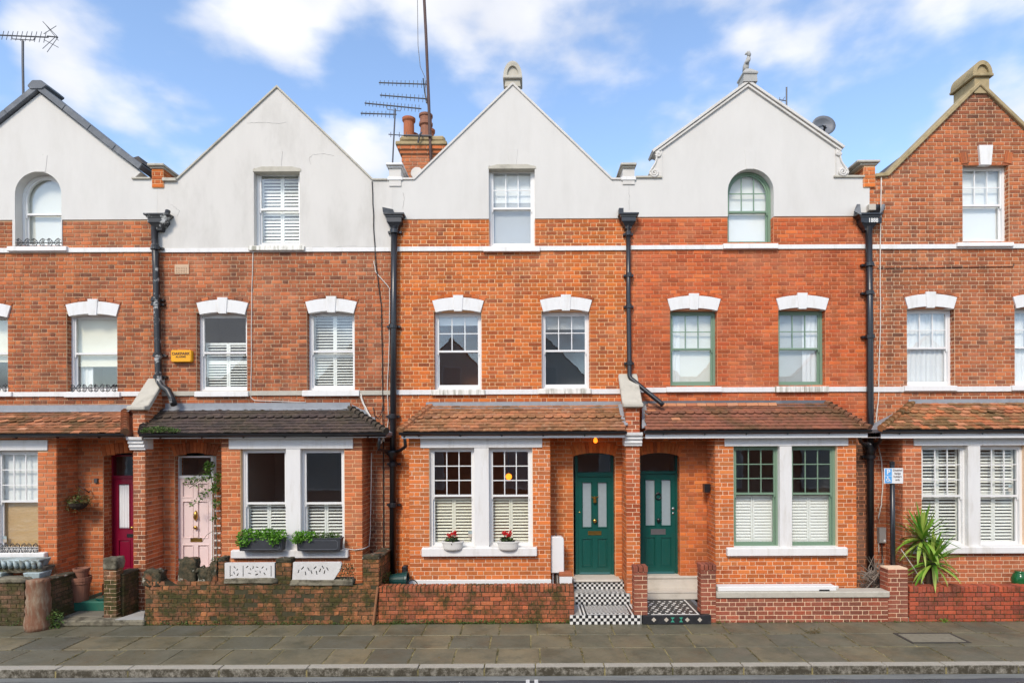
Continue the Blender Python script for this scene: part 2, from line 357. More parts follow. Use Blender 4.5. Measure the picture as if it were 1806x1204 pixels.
# ------------------------------------------------------------------ brickwork
def brick_verts(L, Hh, dep, rnd, rough=1.0):
    """a brick seen from outside: u along the wall, w outwards, z up, origin at the back centre"""
    e = 0.004
    j = lambda s: (rnd.random() - 0.5) * s * rough
    a, b = L / 2, Hh / 2
    out = []
    for (su, sz) in ((-1, -1), (1, -1), (1, 1), (-1, 1)): out.append((su * a, -0.006, sz * b))
    mid = []
    for (su, sz) in ((-1, -1), (1, -1), (1, 1), (-1, 1)): mid.append((su * a + j(0.004), dep - e + j(0.001), sz * b + j(0.004)))
    fr = []
    for (su, sz) in ((-1, -1), (1, -1), (1, 1), (-1, 1)): fr.append((su * (a - e) + j(0.006), dep + j(0.002), sz * (b - e) + j(0.005)))
    return out + mid + fr
BF = [(8, 9, 10, 11)] + [(i, (i + 1) % 4, 4 + (i + 1) % 4, 4 + i) for i in range(4)] + [(4 + i, 4 + (i + 1) % 4, 8 + (i + 1) % 4, 8 + i) for i in range(4)]
BCACHE = {}
def brick_mesh(L, Hh, dep, matkey, rough=1.0):
    key = (round(L, 2), round(Hh, 3), dep, matkey, random.randrange(4), rough)
    if key not in BCACHE:
        rr = random.Random(str(key)); mb = MB()
        mb.add([(u, -w, z) for u, w, z in brick_verts(key[0], Hh, dep, rr, rough)], BF)
        BCACHE[key] = mb.mesh('brick', M[matkey], recalc=True)
    return BCACHE[key], L / key[0] if key[0] else 1
def crossings(poly, holes, z):
    xs = []
    for lp in [poly] + list(holes):
        k = len(lp)
        for i in range(k):
            (x0, z0), (x1, z1) = lp[i], lp[(i + 1) % k]
            if (z0 <= z < z1) or (z1 <= z < z0): xs.append(x0 + (z - z0) / (z1 - z0) * (x1 - x0))
    xs.sort(); return list(zip(xs[0::2], xs[1::2]))
def lay(poly, holes=(), course=0.0795, joint=0.0135, z0=None, S=0.228, Hd=0.112, zoff=0, shift=0.0, stretcher=False):
    """rectangles (u0,u1,z0,z1) of bricks laid in Flemish bond inside poly minus holes"""
    zs = [p[1] for p in poly]; zb = min(zs) if z0 is None else z0; zt = max(zs)
    T = (S + Hd) if not stretcher else S
    out = []; k = 0; z = zb
    while z < zt - 0.02:
        ze = min(z + course, zt); zm = (z + ze) / 2
        for a, b in crossings(poly, holes, zm):
            if b - a < 0.05: continue
            off = ((k + zoff) % 2) * T / 2 + shift + random.uniform(-0.012, 0.012)
            cuts = []
            i = math.floor((a - off) / T) - 1
            while True:
                p = off + i * T
                if p > b: break
                cuts.append(p)
                if not stretcher: cuts.append(p + S)
                i += 1
            cuts = [c + random.uniform(-0.004, 0.004) for c in cuts if a + 0.055 < c < b - 0.055]
            pts = [a] + cuts + [b]
            for u0, u1 in zip(pts, pts[1:]):
                out.append((u0 + joint / 2, u1 - joint / 2, z + joint / 2, ze - joint / 2))
        z += course; k += 1
    return out
class Brickwork:
    """bricks of one building: the nearest become objects, the others one joined part"""
    def __init__(s, root, mat_obj, mat_join, cap=300): s.root = root; s.mo = mat_obj; s.mj = mat_join; s.cap = cap; s.n = 0; s.mb = MB(); s.rnd = random.Random(5)
    def put(s, rects, facing, at, as_obj=False, dep=0.009, mi=0, rough=1.0):
        for (u0, u1, z0, z1) in rects:
            if u1 - u0 < 0.02 or z1 - z0 < 0.02: continue
            L, Hh = u1 - u0, z1 - z0; uc, zc = (u0 + u1) / 2, (z0 + z1) / 2
            d = dep + s.rnd.uniform(-0.0015, 0.0015)
            if as_obj and facing == 'f' and s.n < s.cap:
                me, sc = brick_mesh(L, Hh, round(dep, 3), s.mo, rough)
                link('brick', me, s.root, loc=(uc, at, zc), scale=(sc, 1, 1), rot=(0, s.rnd.uniform(-0.004, 0.004), 0)); s.n += 1
                continue
            vs_ = brick_verts(L, Hh, d, s.rnd, rough)
            if facing == 'f': s.mb.add([(uc + u, at - w, zc + z) for u, w, z in vs_], BF, mi)
            elif facing == 'r': s.mb.add([(at + w, uc + u, zc + z) for u, w, z in vs_], BF, mi)
            else: s.mb.add([(at - w, uc + u, zc + z) for u, w, z in vs_], BF, mi)
    def arc(s, cx, cz, r, a0, a1, n, t, at, dep=0.012, mi=0):
        """bricks set round an arch, centre cx cz, radius r at their inner edge"""
        for i in range(n):
            t0 = a0 + (a1 - a0) * (i + 0.06) / n; t1 = a0 + (a1 - a0) * (i + 0.94) / n
            q = [(cx + rr * math.cos(a), cz + rr * math.sin(a)) for rr, a in ((r, t0), (r, t1), (r + t, t1), (r + t, t0))]
            s.mb.add([(x, at + 0.006, z) for x, z in q] + [(x, at - dep, z) for x, z in q], [(0,1,2,3),(4,5,6,7),(0,1,5,4),(1,2,6,5),(2,3,7,6),(3,0,4,7)], mi)
    def done(s, name='brickwork'):
        if s.mb.f:
            o = s.mb.build(name, [M[k] for k in s.mj], s.root, recalc=False); o['kind'] = 'stuff'
def rect(x0, x1, z0, z1): return [(x0, z0), (x1, z0), (x1, z1), (x0, z1)]

# ------------------------------------------------------------------ windows
def open_poly(x0, x1, zb, zt, rise=0.0, n=20):
    if rise <= 0: return rect(x0, x1, zb, zt)
    c, a = (x0 + x1) / 2, (x1 - x0) / 2
    pts = [(x0, zb), (x1, zb)]
    for i in range(n + 1):
        t = math.pi * i / n
        pts.append((c + a * math.cos(t), zt - rise + rise * math.sin(t)))
    return pts
def arch_z(x, x0, x1, zt, rise):
    if rise <= 0: return zt
    c, a = (x0 + x1) / 2, (x1 - x0) / 2
    q = max(0.0, 1 - ((x - c) / a) ** 2); return zt - rise + rise * math.sqrt(q)
SLAT = {}
def shutters(par, x0, x1, z0, z1, y, mat='shutter', pitch=0.052, tilt=42, panels=2, stile=0.034, split=None, tilt2=None):
    """louvred plantation shutters: a frame part plus every slat"""
    fm = MB(); w = (x1 - x0) / panels
    bands = [(z0, z1)] if split is None else [(z0, split), (split, z1)]
    for p in range(panels):
        a, b = x0 + p * w + 0.002, x0 + (p + 1) * w - 0.002
        fm.box(a, a + stile, y, y + 0.028, z0, z1); fm.box(b - stile, b, y, y + 0.028, z0, z1)
        for bi, (q0, q1) in enumerate(bands):
            fm.box(a + stile, b - stile, y + 0.001, y + 0.027, q0, q0 + 0.045); fm.box(a + stile, b - stile, y + 0.001, y + 0.027, q1 - 0.04, q1)
            n = max(1, int((q1 - q0 - 0.09) / pitch)); st = (q1 - q0 - 0.085) / n
            L = b - a - 2 * stile - 0.004
            key = (round(L, 2), mat)
            if key not in SLAT:
                s = MB(); k = 6
                prof = [(math.cos(t) * 0.030, math.sin(t) * 0.0045) for t in [2 * math.pi * i / k for i in range(k)]]
                s.prism(prof, -key[0] / 2, key[0] / 2, axis='x'); SLAT[key] = s.mesh('slat', M[mat])
            tl = tilt if (tilt2 is None or bi == 0) else tilt2
            for i in range(n):
                link('slat', SLAT[key], par, loc=((a + b) / 2, y + 0.014, q0 + 0.045 + (i + 0.5) * st), rot=(rad(tl + random.uniform(-2, 2)), 0, 0), scale=(L / key[0], 1, 1))
    fm.build('shutter_frame', M[mat], par)
def drape(par, x0, x1, z0, z1, y, mat, folds=5, name='curtain', amp=0.012):
    mb = MB(); n = folds * 6; v = []; f = []
    for i in range(n + 1):
        u = i / n; yy = y + amp * math.sin(u * folds * 2 * math.pi) + amp * 0.4 * math.sin(u * folds * 3.1 * math.pi + 1)
        v += [(x0 + (x1 - x0) * u, yy, z0), (x0 + (x1 - x0) * u, yy, z1)]
    v2 = [(a, b + 0.003, c) for a, b, c in v]; k = len(v)
    for i in range(n): f += [(2*i, 2*i+2, 2*i+3, 2*i+1), (k+2*i, k+2*i+1, k+2*i+3, k+2*i+2)]
    mb.add(v + v2, f); return mb.build(name, M[mat], par, smooth=True, recalc=False)
def room(house, x0, x1, z0, z1, y0, y1, mat):
    mb = MB(); t = 0.02
    mb.box(x0 - t, x1 + t, y1, y1 + t, z0 - t, z1 + t); mb.box(x0 - t, x0, y0, y1, z0 - t, z1 + t); mb.box(x1, x1 + t, y0, y1, z0 - t, z1 + t)
    mb.box(x0, x1, y0, y1, z0 - t, z0); mb.box(x0, x1, y0, y1, z1, z1 + t)
    return mb.build('room_interior', M[mat], house)
def sash(house, px, plane, paint='white', cols=3, rows=2, mid=0.5, rise_px=0, lcols=1, lrows=1, recess=0.075, fw=0.052, inside=(), roommat='roomd', roomd=1.1, glass='glass', wall_t=0.3, horns=True, make_room=True):
    X0, X1, Zb, Zt = R(*px, plane)
    rise = rise_px * (CAM_D + plane) / FPX
    y = plane + recess
    fr = MB(); fr.prism(open_poly(X0 - 0.012, X1 + 0.012, Zb, Zt + 0.012, rise), y, y + 0.11, [open_poly(X0 + fw, X1 - fw, Zb + 0.06, Zt - fw * 0.9, max(0, rise - fw * 0.5) if rise else 0)])
    win = fr.build('window', M[paint], house)
    sx0, sx1 = X0 + fw - 0.004, X1 - fw + 0.004; st, sb = Zt - fw * 0.9 + 0.004, Zb + 0.056
    r2 = max(0, rise - fw * 0.5) if rise else 0
    zm = sb + (st - sb) * mid
    sw = 0.036
    # upper sash
    up = MB(); up.prism(open_poly(sx0, sx1, zm - 0.02, st, r2), y + 0.016, y + 0.046, [open_poly(sx0 + sw, sx1 - sw, zm + 0.018, st - sw, max(0, r2 - sw * 0.5) if r2 else 0)])
    up.build('sash', M[paint], win)
    lo = MB(); lo.prism(rect(sx0, sx1, sb, zm + 0.018), y + 0.052, y + 0.082, [rect(sx0 + sw, sx1 - sw, sb + 0.055, zm - 0.02)])
    lo.build('sash', M[paint], win)
    if horns:
        for hx in (sx0, sx1 - sw):
            hb = MB(); hb.prism([(hx, zm - 0.021), (hx + sw, zm - 0.021), (hx + sw * 0.8, zm - 0.06), (hx + sw * 0.5, zm - 0.085), (hx + sw * 0.2, zm - 0.06)], y + 0.017, y + 0.045)
            hb.build('sash_horn', M[paint], win)
    def grid(ax0, ax1, az0, az1, nc, nr, yy, rr):
        bw = 0.018; cw = (ax1 - ax0) / nc; rh = (az1 - az0) / nr
        for i in range(1, nc):
            x = ax0 + i * cw; b = MB(); b.box(x - bw / 2, x + bw / 2, yy + 0.004, yy + 0.026, az0 - 0.004, arch_z(x, ax0, ax1, az1, rr) + 0.006); b.build('glazing_bar', M[paint], win)
        for k in range(1, nr):
            z = az0 + k * rh; b = MB(); b.box(ax0 - 0.004, ax1 + 0.004, yy + 0.006, yy + 0.024, z - bw / 2, z + bw / 2); b.build('glazing_bar', M[paint], win)
        for i in range(nc):
            for k in range(nr):
                a, b_ = ax0 + i * cw - 0.002, ax0 + (i + 1) * cw + 0.002; q0, q1 = az0 + k * rh - 0.002, az0 + (k + 1) * rh + 0.002
                pl = [(a, q0), (b_, q0)]
                if rr and k == nr - 1:
                    for s_ in range(7):
                        xx = b_ + (a - b_) * s_ / 6; pl.append((xx, max(q0 + 0.01, min(q1, arch_z(min(max(xx, ax0 + .001), ax1 - .001), ax0, ax1, az1, rr) + 0.01))))
                else: pl += [(b_, q1), (a, q1)]
                g = MB(); g.prism(pl, yy + 0.013, yy + 0.017); g.build('pane', M[glass], win)
    grid(sx0 + sw, sx1 - sw, zm + 0.018, st - sw, cols, rows, y + 0.016, max(0, r2 - sw * 0.5) if r2 else 0)
    grid(sx0 + sw, sx1 - sw, sb + 0.055, zm - 0.02, lcols, lrows, y + 0.052, 0)
    yi = y + 0.125
    ix0, ix1, iz0, iz1 = X0 + 0.012, X1 - 0.012, Zb + 0.03, Zt - 0.01
    Hh = iz1 - iz0
    for it in inside:
        k = it[0]
        if k == 'blind':                # top, bottom (fractions from the top), material; one sheet paints a pane reflection
            b = MB(); b.box(ix0 + 0.01, ix1 - 0.01, yi, yi + 0.004, iz1 - Hh * it[2], iz1 - Hh * it[1]); 
            b.box(ix0 + 0.012, ix1 - 0.012, yi - 0.006, yi + 0.010, iz1 - Hh * it[2] - 0.012, iz1 - Hh * it[2] + 0.012)
            b.build('roller_blind', M[it[3]], win)
        elif k == 'shutter':            # top, bottom fractions, material, tilt, pitch, panels, split fraction
            zs = iz1 - Hh * it[7] if len(it) > 7 and it[7] else None
            shutters(win, ix0 + 0.03, ix1 - 0.03, max(iz0, iz1 - Hh * it[2]), iz1 - Hh * it[1], yi + 0.02, it[3], it[5], it[4], it[6], split=zs)
        elif k == 'drape':
            drape(win, ix0 + (ix1 - ix0) * it[1], ix0 + (ix1 - ix0) * it[2], iz0, iz1, yi - 0.016, it[3], max(2, int(7 * (it[2] - it[1]) + 2)), amp=0.008)
        elif k == 'curtain':            # x fractions, material
            drape(win, ix0 + (ix1 - ix0) * it[1], ix0 + (ix1 - ix0) * it[2], iz0, iz1, yi + 0.06, it[3], max(2, int(6 * (it[2] - it[1]) + 2)))
    if make_room:
        room(house, X0 - 0.25, X1 + 0.25, Zb - 0.35, Zt + 0.15, plane + wall_t + 0.002, plane + wall_t + roomd, roommat)
    return win
def sill(house, px, plane, mat='whites', proj=0.07, depth=0.10, bev=0.006):
    X0, X1, Zb, Zt = R(*px, plane - proj)
    s = MB(); s.prism([(plane - proj, Zb), (plane + depth, Zb), (plane + depth, Zt + 0.022), (plane - proj + 0.006, Zt)], X0, X1, axis='x')
    return s.build('sill', M[mat], house, bev=bev)
def lintel(house, bw, x0, x1, yk, plane, mat='whites', arcmat=0):
    """white segmental head with keystone; yk = pixel row of the keystone's top"""
    xc = (x0 + x1) / 2
    def arc(xa, xb, yc, ye, n=12):
        return [P(xa + (xb - xa) * i / n, yc + (ye - yc) * (2 * i / n - 1) ** 2, plane - 0.03) for i in range(n + 1)]
    top = arc(x0, x1, yk + 4, yk + 10); bot = arc(x0 + 6, x1 - 6, yk + 26, yk + 30.5)
    m = MB(); m.prism(bot + top[::-1], plane - 0.03, plane + 0.10)
    o = m.build('lintel', M[mat], house, bev=0.003)
    k = MB(); k.prism([P(xc - 7, yk + 28.5, plane - 0.045), P(xc + 7, yk + 28.5, plane - 0.045), P(xc + 9, yk, plane - 0.045), P(xc - 9, yk, plane - 0.045)], plane - 0.045, plane + 0.02)
    k.build('keystone', M[mat], o, bev=0.004)
    # brick ring over the head
    w = XX(x1, yk, plane) - XX(x0, yk, plane); rs = w * w / 8 / (7.5 / 88.0)
    cx, zc = P(xc, yk + 2.5, plane)
    half = math.asin(min(0.9, (w / 2 + 0.03) / rs))
    bw.arc(cx, zc - rs, rs, math.pi / 2 + half, math.pi / 2 + 0.10 * half * 2, 3, 0.058, plane, 0.013, arcmat)
    bw.arc(cx, zc - rs, rs, math.pi / 2 - 0.10 * half * 2, math.pi / 2 - half, 3, 0.058, plane, 0.013, arcmat)
def band(house, x0, x1, yt, yb, plane, mat='whites', proj=0.03, px_tilt=True):
    X0, X1, Zb, Zt = R(x0, yt, x1, yb, plane - proj)
    m = MB(); m.prism([(plane - proj, Zb), (plane + 0.05, Zb), (plane + 0.05, Zt + 0.012), (plane - proj, Zt)], X0, X1, axis='x')
    return m.build('string_course', M[mat], house, bev=0.003)

# ------------------------------------------------------------------ doors
def door(house, leaf, fan, y, paint, style, metal='brass', frame=None):
    X0, X1, Zb, Zt = R(*leaf, y)
    frame = frame or paint
    fx0, fx1, fz0, fz1 = R(*fan, y)
    f = MB()
    f.box(X0 - 0.055, X0 + 0.002, y - 0.02, y + 0.10, Zb, fz1 + 0.03); f.box(X1 - 0.002, X1 + 0.055, y - 0.02, y + 0.10, Zb, fz1 + 0.03)
    f.box(X0 + 0.002, X1 - 0.002, y - 0.022, y + 0.098, Zt, fz0); f.box(X0 + 0.002, X1 - 0.002, y - 0.021, y + 0.099, fz1 - 0.005, fz1 + 0.03)
    f.build('door_frame', M[frame], house, bev=0.004)
    g = MB(); g.box(X0 + 0.002, X1 - 0.002, y + 0.03, y + 0.036, fz0, fz1 - 0.004); fo = g.build('fanlight', M['glass'], house)
    d = MB(); W = X1 - X0; Hh = Zt - Zb; holes = []
    def fr_(a, b, c, e): return (X0 + W * a, X0 + W * b, Zb + Hh * c, Zb + Hh * e)
    if style == 'glazed2':
        gl = [fr_(.13, .41, .487, .945), fr_(.59, .87, .487, .945)]; pn = [fr_(.12, .42, .085, .375), fr_(.58, .88, .085, .375)]
    elif style == 'six':
        gl = []; pn = [fr_(.10, .43, .80, .95), fr_(.57, .90, .80, .95), fr_(.10, .43, .37, .76), fr_(.57, .90, .37, .76), fr_(.10, .43, .07, .30), fr_(.57, .90, .07, .30)]
    else:
        gl = [fr_(.33, .80, .47, .93)]; pn = [fr_(.12, .44, .07, .36), fr_(.56, .88, .07, .36)]
    d.prism(rect(X0 + 0.003, X1 - 0.003, Zb + 0.004, Zt - 0.003), y, y + 0.045, [rect(*q) for q in gl + pn])
    if style != 'single':
        d.prism([(y - 0.03, Zb + 0.03), (y - 0.001, Zb + 0.02), (y - 0.001, Zb + 0.075), (y - 0.012, Zb + 0.07)], X0 + 0.03, X1 - 0.03, axis='x')
    leafo = d.build('door', M[paint], house)
    for q in pn:
        a, b, c, e = q; p = MB(); i1, i2 = 0.018, 0.045
        p.box(a, b, y + 0.026, y + 0.038, c, e)
        v = []
        for ins, yy in ((0, y + 0.018), (i2, y + 0.010)):
            v += [(a + ins, yy, c + ins), (b - ins, yy, c + ins), (b - ins, yy, e - ins), (a + ins, yy, e - ins)]
        if style == 'six': v = [(vx, vy + 0.006, vz) for vx, vy, vz in v]
        p.add(v + [(a, y + 0.030, c), (b, y + 0.030, c), (b, y + 0.030, e), (a, y + 0.030, e)],
              [(4,5,6,7), (0,1,5,4), (1,2,6,5), (2,3,7,6), (3,0,4,7), (8,9,1,0), (9,10,2,1), (10,11,3,2), (11,8,0,3)])
        po = p.build('panel', M[paint], leafo, recalc=False)
        mo = MB()
        for (xa, xb, za, zb_) in ((a - .008, b + .008, c - .008, c + .014), (a - .008, b + .008, e - .014, e + .008), (a - .008, a + .014, c + .014, e - .014), (b - .014, b + .008, c + .014, e - .014)):
            mo.box(xa, xb, y - 0.010, y + 0.02, za, zb_)
        mo.build('moulding', M[paint], leafo, bev=0.005)
    for q in gl:
        a, b, c, e = q; p = MB(); p.box(a - .004, b + .004, y + 0.018, y + 0.026, c - .004, e + .004); p.build('pane', M['obscure'], leafo)
        mo = MB()
        for (xa, xb, za, zb_) in ((a - .012, b + .012, c - .012, c + .008), (a - .012, b + .012, e - .008, e + .012), (a - .012, a + .008, c + .008, e - .008), (b - .008, b + .012, c + .008, e - .008)):
            mo.box(xa, xb, y - 0.012, y + 0.017, za, zb_)
        mo.build('moulding', M[paint], leafo, bev=0.004)
    return leafo, (X0, X1, Zb, Zt)
def knob(par, x, y, z, r, mat):
    k = MB(); k.lathe([(r * .55, 0.002), (r * .45, -0.02), (r * .9, -0.03), (r, -0.045), (r * .8, -0.062), (r * .2, -0.068)], (x, y, z), 14, axis='y'); return k.build('door_knob', M[mat], par, smooth=True)
def letterbox(par, x0, x1, z0, z1, y, mat):
    k = MB(); k.prism(rect(x0, x1, z0, z1), y - 0.010, y + 0.002, [rect(x0 + .016, x1 - .016, z0 + .014, z1 - .014)]); k.box(x0 + .014, x1 - .014, y - 0.004, y + 0.001, z0 + .012, z1 - .012)
    return k.build('letter_plate', M[mat], par, bev=0.002)

# ------------------------------------------------------------------ porch roof
TCACHE = {}
def tile_mesh(w, hgt, t, kind, matkey):
    key = (kind, matkey, random.randrange(3))
    if key not in TCACHE:
        rr = random.Random(str(key)); mb = MB(); n = 8 if kind == 'scallop' else 5; lo = []; 
        for i in range(n + 1):
            u = -w / 2 + w * i / n
            d = (0.078 * (1 - math.sqrt(max(0, 1 - (2 * i / n - 1) ** 2)))) if kind == 'scallop' else rr.uniform(-0.005, 0.005)
            cam_ = 0.006 * (1 - (2 * i / n - 1) ** 2)
            lo.append((u, d, cam_))
        up = [(u, hgt, c * 0.3) for u, d, c in lo]
        v = [(a, b, c) for a, b, c in lo] + up + [(a, b, c - t) for a, b, c in lo] + [(a, b, c - t) for a, b, c in up]; k = n + 1
        f = []
        for i in range(n): f += [(i, i+1, k+i+1, k+i), (2*k+i, 3*k+i, 3*k+i+1, 2*k+i+1), (i, 2*k+i, 2*k+i+1, i+1)]
        f += [(0, k, 3*k, 2*k), (n, 2*k+n, 3*k+n, k+n)]
        mb.add(v, f); TCACHE[key] = mb.mesh('roof_tile', M[matkey], recalc=True)
    return TCACHE[key]
def porch_roof(house, lt, lb, rt, rb, h, ytop=0.0, ybot=-0.75, rows=9, scal=(4,), wob=1.0, lead_side=True, top_py=(713, 713), bot_py=757):
    """lt/rt: px where the tiles meet the wall, lb/rb: px at the eaves"""
    xlt, zt1 = P(lt, top_py[0], ytop); xrt, zt2 = P(rt, top_py[1], ytop); xlb, zb1 = P(lb, bot_py, ybot); xrb, zb2 = P(rb, bot_py, ybot)
    zt = (zt1 + zt2) / 2; zb = (zb1 + zb2) / 2
    run = ytop - ybot; rise = zt - zb; sl = math.atan2(rise, run); Ls = math.hypot(run, rise)
    dk = MB(); dy = 0.03
    a, b, c, d = (xlb, ybot + 0.02, zb - dy), (xrb, ybot + 0.02, zb - dy), (xrt, ytop, zt - dy), (xlt, ytop, zt - dy)
    dn = lambda p: (p[0], p[1], p[2] - 0.05)
    dk.hexa([dn(a), dn(b), dn(c), dn(d), a, b, c, d])
    roof = dk.build('porch_roof', M['deck%d' % h], house)
    ex = Ls / rows; tl = ex + 0.065; w = 0.168; th = 0.018
    lift = math.atan2(th * 1.05, ex)
    for r in range(rows):
        s0 = r * ex
        t = s0 / Ls; tm = min(1, (s0 + ex * .5) / Ls)
        xa = xlb + (xlt - xlb) * tm; xb = xrb + (xrt - xrb) * tm
        kind = 'scallop' if (rows - 1 - r) in scal else 'plain'
        off = (r % 2) * w / 2 + random.uniform(-.01, .01)
        n0 = math.floor((xa - off) / w); n1 = math.ceil((xb - off) / w)
        for i in range(n0, n1):
            u0, u1 = max(xa, off + i * w), min(xb, off + (i + 1) * w)
            if u1 - u0 < 0.03: continue
            me = tile_mesh(w, tl, th, kind, 'tile%d' % h)
            so = s0 + random.uniform(-.006, .006) * wob - (0.01 if r == 0 else 0)
            lf_ = 0.040 if kind == 'scallop' else 0.026
            loc = ((u0 + u1) / 2, ybot + math.cos(sl) * so - math.sin(sl) * lf_, zb + math.sin(sl) * so + math.cos(sl) * lf_ + random.uniform(-.002, .005) * wob)
            link('roof_tile', me, roof, loc=loc, rot=(sl - lift + random.uniform(-.02, .02) * wob, random.uniform(-.02, .02) * wob, random.uniform(-.012, .012) * wob), scale=((u1 - u0) / w * 0.985, 1, 1))
    # hip ends where the edge is slanted
    for side, xt, xb_ in ((-1, xlt, xlb), (1, xrt, xrb)):
        if abs(xt - xb_) < 0.25: continue
        hs = MB()
        T = Vector((xt, ytop, zt)); B = Vector((xb_, ybot, zb)); W_ = Vector((xb_, ytop, zb))
        nrm = Vector((side * rise, 0, abs(xt - xb_))).normalized() * 0.012
        hs.add([tuple(T), tuple(B), tuple(W_), tuple(T - Vector((0, 0, .06))), tuple(B - Vector((0, 0, .06))), tuple(W_ - Vector((0, 0, .06)))], [(0,1,2),(3,5,4),(0,3,4,1),(1,4,5,2),(2,5,3,0)])
        hs.build('hip_end', M['lead' if lead_side else 'deck%d' % h], roof)
        nb = 9
        for i in range(nb):
            q = MB(); p0 = B.lerp(T, (i - 0.15) / nb) + Vector((0, 0, 0.03)); p1 = B.lerp(T, (i + 1.0) / nb) + Vector((0, 0, 0.022))
            q.tube([p0, p1], [0.075, 0.036], 8); q.build('hip_tile', M['tile%d' % h], roof)
    # eaves: fascia, gutter, soffit
    zs = ZZ((lb + rb) / 2, 772, -0.70)
    ge = MB(); gx0, gx1 = xlb - 0.02, xrb + 0.02
    ge.box(gx0 + 0.03, gx1 - 0.03, -0.715, -0.69, zs, zb - 0.035)
    ge.build('fascia', M['white'], house, bev=0.003)
    so_ = MB(); so_.box(xlb + 0.02, xrb - 0.02, -0.689, -0.002, zs + 0.012, zs + 0.03); so_.build('soffit', M['white'], house)
    gt = MB(); n = 9; ro, ri = 0.052, 0.044; cy, cz = -0.768, zb - 0.012
    prof = [(cy + ro * math.cos(math.pi + math.pi * i / n), cz + ro * math.sin(math.pi + math.pi * i / n)) for i in range(n + 1)] + [(cy + ri * math.cos(2 * math.pi - math.pi * i / n), cz + ri * math.sin(2 * math.pi - math.pi * i / n)) for i in range(n + 1)]
    gt.prism(prof, gx0, gx1, axis='x'); g_ = gt.build('gutter', M['black'], house, smooth=False)
    x = gx0 + 0.35
    while x < gx1 - 0.1:
        b_ = MB(); b_.tube([(x, cy, cz - 0.056), (x + .01, cy + 0.03, cz - 0.075), (x + .03, cy + 0.05, cz - 0.055)], 0.012, 6); b_.build('gutter_bracket', M['black'], g_); x += 0.78
    return roof, dict(zt=zt, zb=zb, sl=sl, xlt=xlt, xrt=xrt, xlb=xlb, xrb=xrb, zs=zs)
def flashing(house, x0, x1, yt, yb, mat='lead', y=-0.02, yf=-0.10):
    X0, X1, Zb, Zt = R(x0, yt, x1, yb, y)
    m = MB(); m.prism([(0.002, Zt), (-0.014, Zt), (-0.02, Zb + 0.03), (yf, Zb - 0.01), (yf, Zb - 0.018), (0.002, Zb + 0.015)], X0, X1, axis='x')
    return m.build('flashing', M[mat], house)

# ------------------------------------------------------------------ rainwater pipes
def downpipe(house, pts, r=0.058, mat='black', collars=(), hopper=None, cw=1.35, hmat='black'):
    m = MB(); V = [PP(px, py, y) for px, py, y in pts]
    m.tube(V, r, 14); d = m.build('downpipe', M[mat], house, smooth=True)
    for px, py, y in collars:
        p = PP(px, py, y); c = MB(); c.lathe([(r * 1.02, -0.045), (r * cw, -0.04), (r * cw, 0.03), (r * 1.15, 0.045)], p, 14); c.build('pipe_collar', M[mat], d, smooth=False)
        e = MB(); e.box(p.x - r * 2.1, p.x + r * 2.1, p.y + r * .6, -0.001, p.z - 0.02, p.z + 0.02); e.build('pipe_bracket', M[mat], d)
    if hopper:
        x0, x1, yt, yb, y = hopper
        X0, X1, Zb, Zt = R(x0, yt, x1, yb, y); xc = (X0 + X1) / 2; w = (X1 - X0) / 2; hh = Zt - Zb
        k = MB(); prof = [(0.30, 0.0), (0.34, .12), (0.62, .40), (0.72, .46), (0.72, .72), (0.80, .75), (0.84, .84), (1.0, .90), (1.0, 1.0)]
        for (w0, h0), (w1, h1) in zip(prof, prof[1:]):
            a, b = w * w0, w * w1; d0, d1 = 0.10 + 0.10 * w0, 0.10 + 0.10 * w1; z0, z1 = Zb + hh * h0, Zb + hh * h1
            yb_ = 0.0
            k.hexa([(xc - a, yb_ - d0, z0), (xc + a, yb_ - d0, z0), (xc + a, yb_ - .004, z0), (xc - a, yb_ - .004, z0), (xc - b, yb_ - d1, z1), (xc + b, yb_ - d1, z1), (xc + b, yb_ - .004, z1), (xc - b, yb_ - .004, z1)])
        k.build('hopper_head', M[hmat], d)
    return d
def text(body, size, mat, parent, loc, rot=(math.pi / 2, 0, 0), ext=0.0015, name='lettering', align='CENTER', sx=1.0, bold=0.0):
    cu = bpy.data.curves.new('lettering_curve', 'FONT'); cu.body = body; cu.size = size; cu.extrude = ext; cu.align_x = align; cu.align_y = 'CENTER'; cu.offset = bold
    tmp = bpy.data.objects.new('tmp_text', cu); COL.objects.link(tmp)
    bpy.context.view_layer.update()
    me = bpy.data.meshes.new_from_object(tmp.evaluated_get(bpy.context.evaluated_depsgraph_get()))
    bpy.data.objects.remove(tmp); me.materials.clear(); me.materials.append(M[mat] if isinstance(mat, str) else mat)
    return link(name, me, parent, loc=loc, rot=rot, scale=(sx, 1, 1))
def strip(pts, t):
    """band of thickness t above an open polyline (mitred)"""
    pts = [Vector(p) for p in pts]; off = []
    for i, p in enumerate(pts):
        ns = []
        if i > 0: d = (p - pts[i-1]).normalized(); ns.append(Vector((-d.y, d.x)))
        if i < len(pts) - 1: d = (pts[i+1] - p).normalized(); ns.append(Vector((-d.y, d.x)))
        nn = sum(ns, Vector((0, 0))); nn = nn / max(1e-6, nn.length)
        c = nn.dot(ns[0]); off.append(p + nn * (t / max(0.3, c)))
    return [tuple(p) for p in pts] + [tuple(p) for p in reversed(off)]
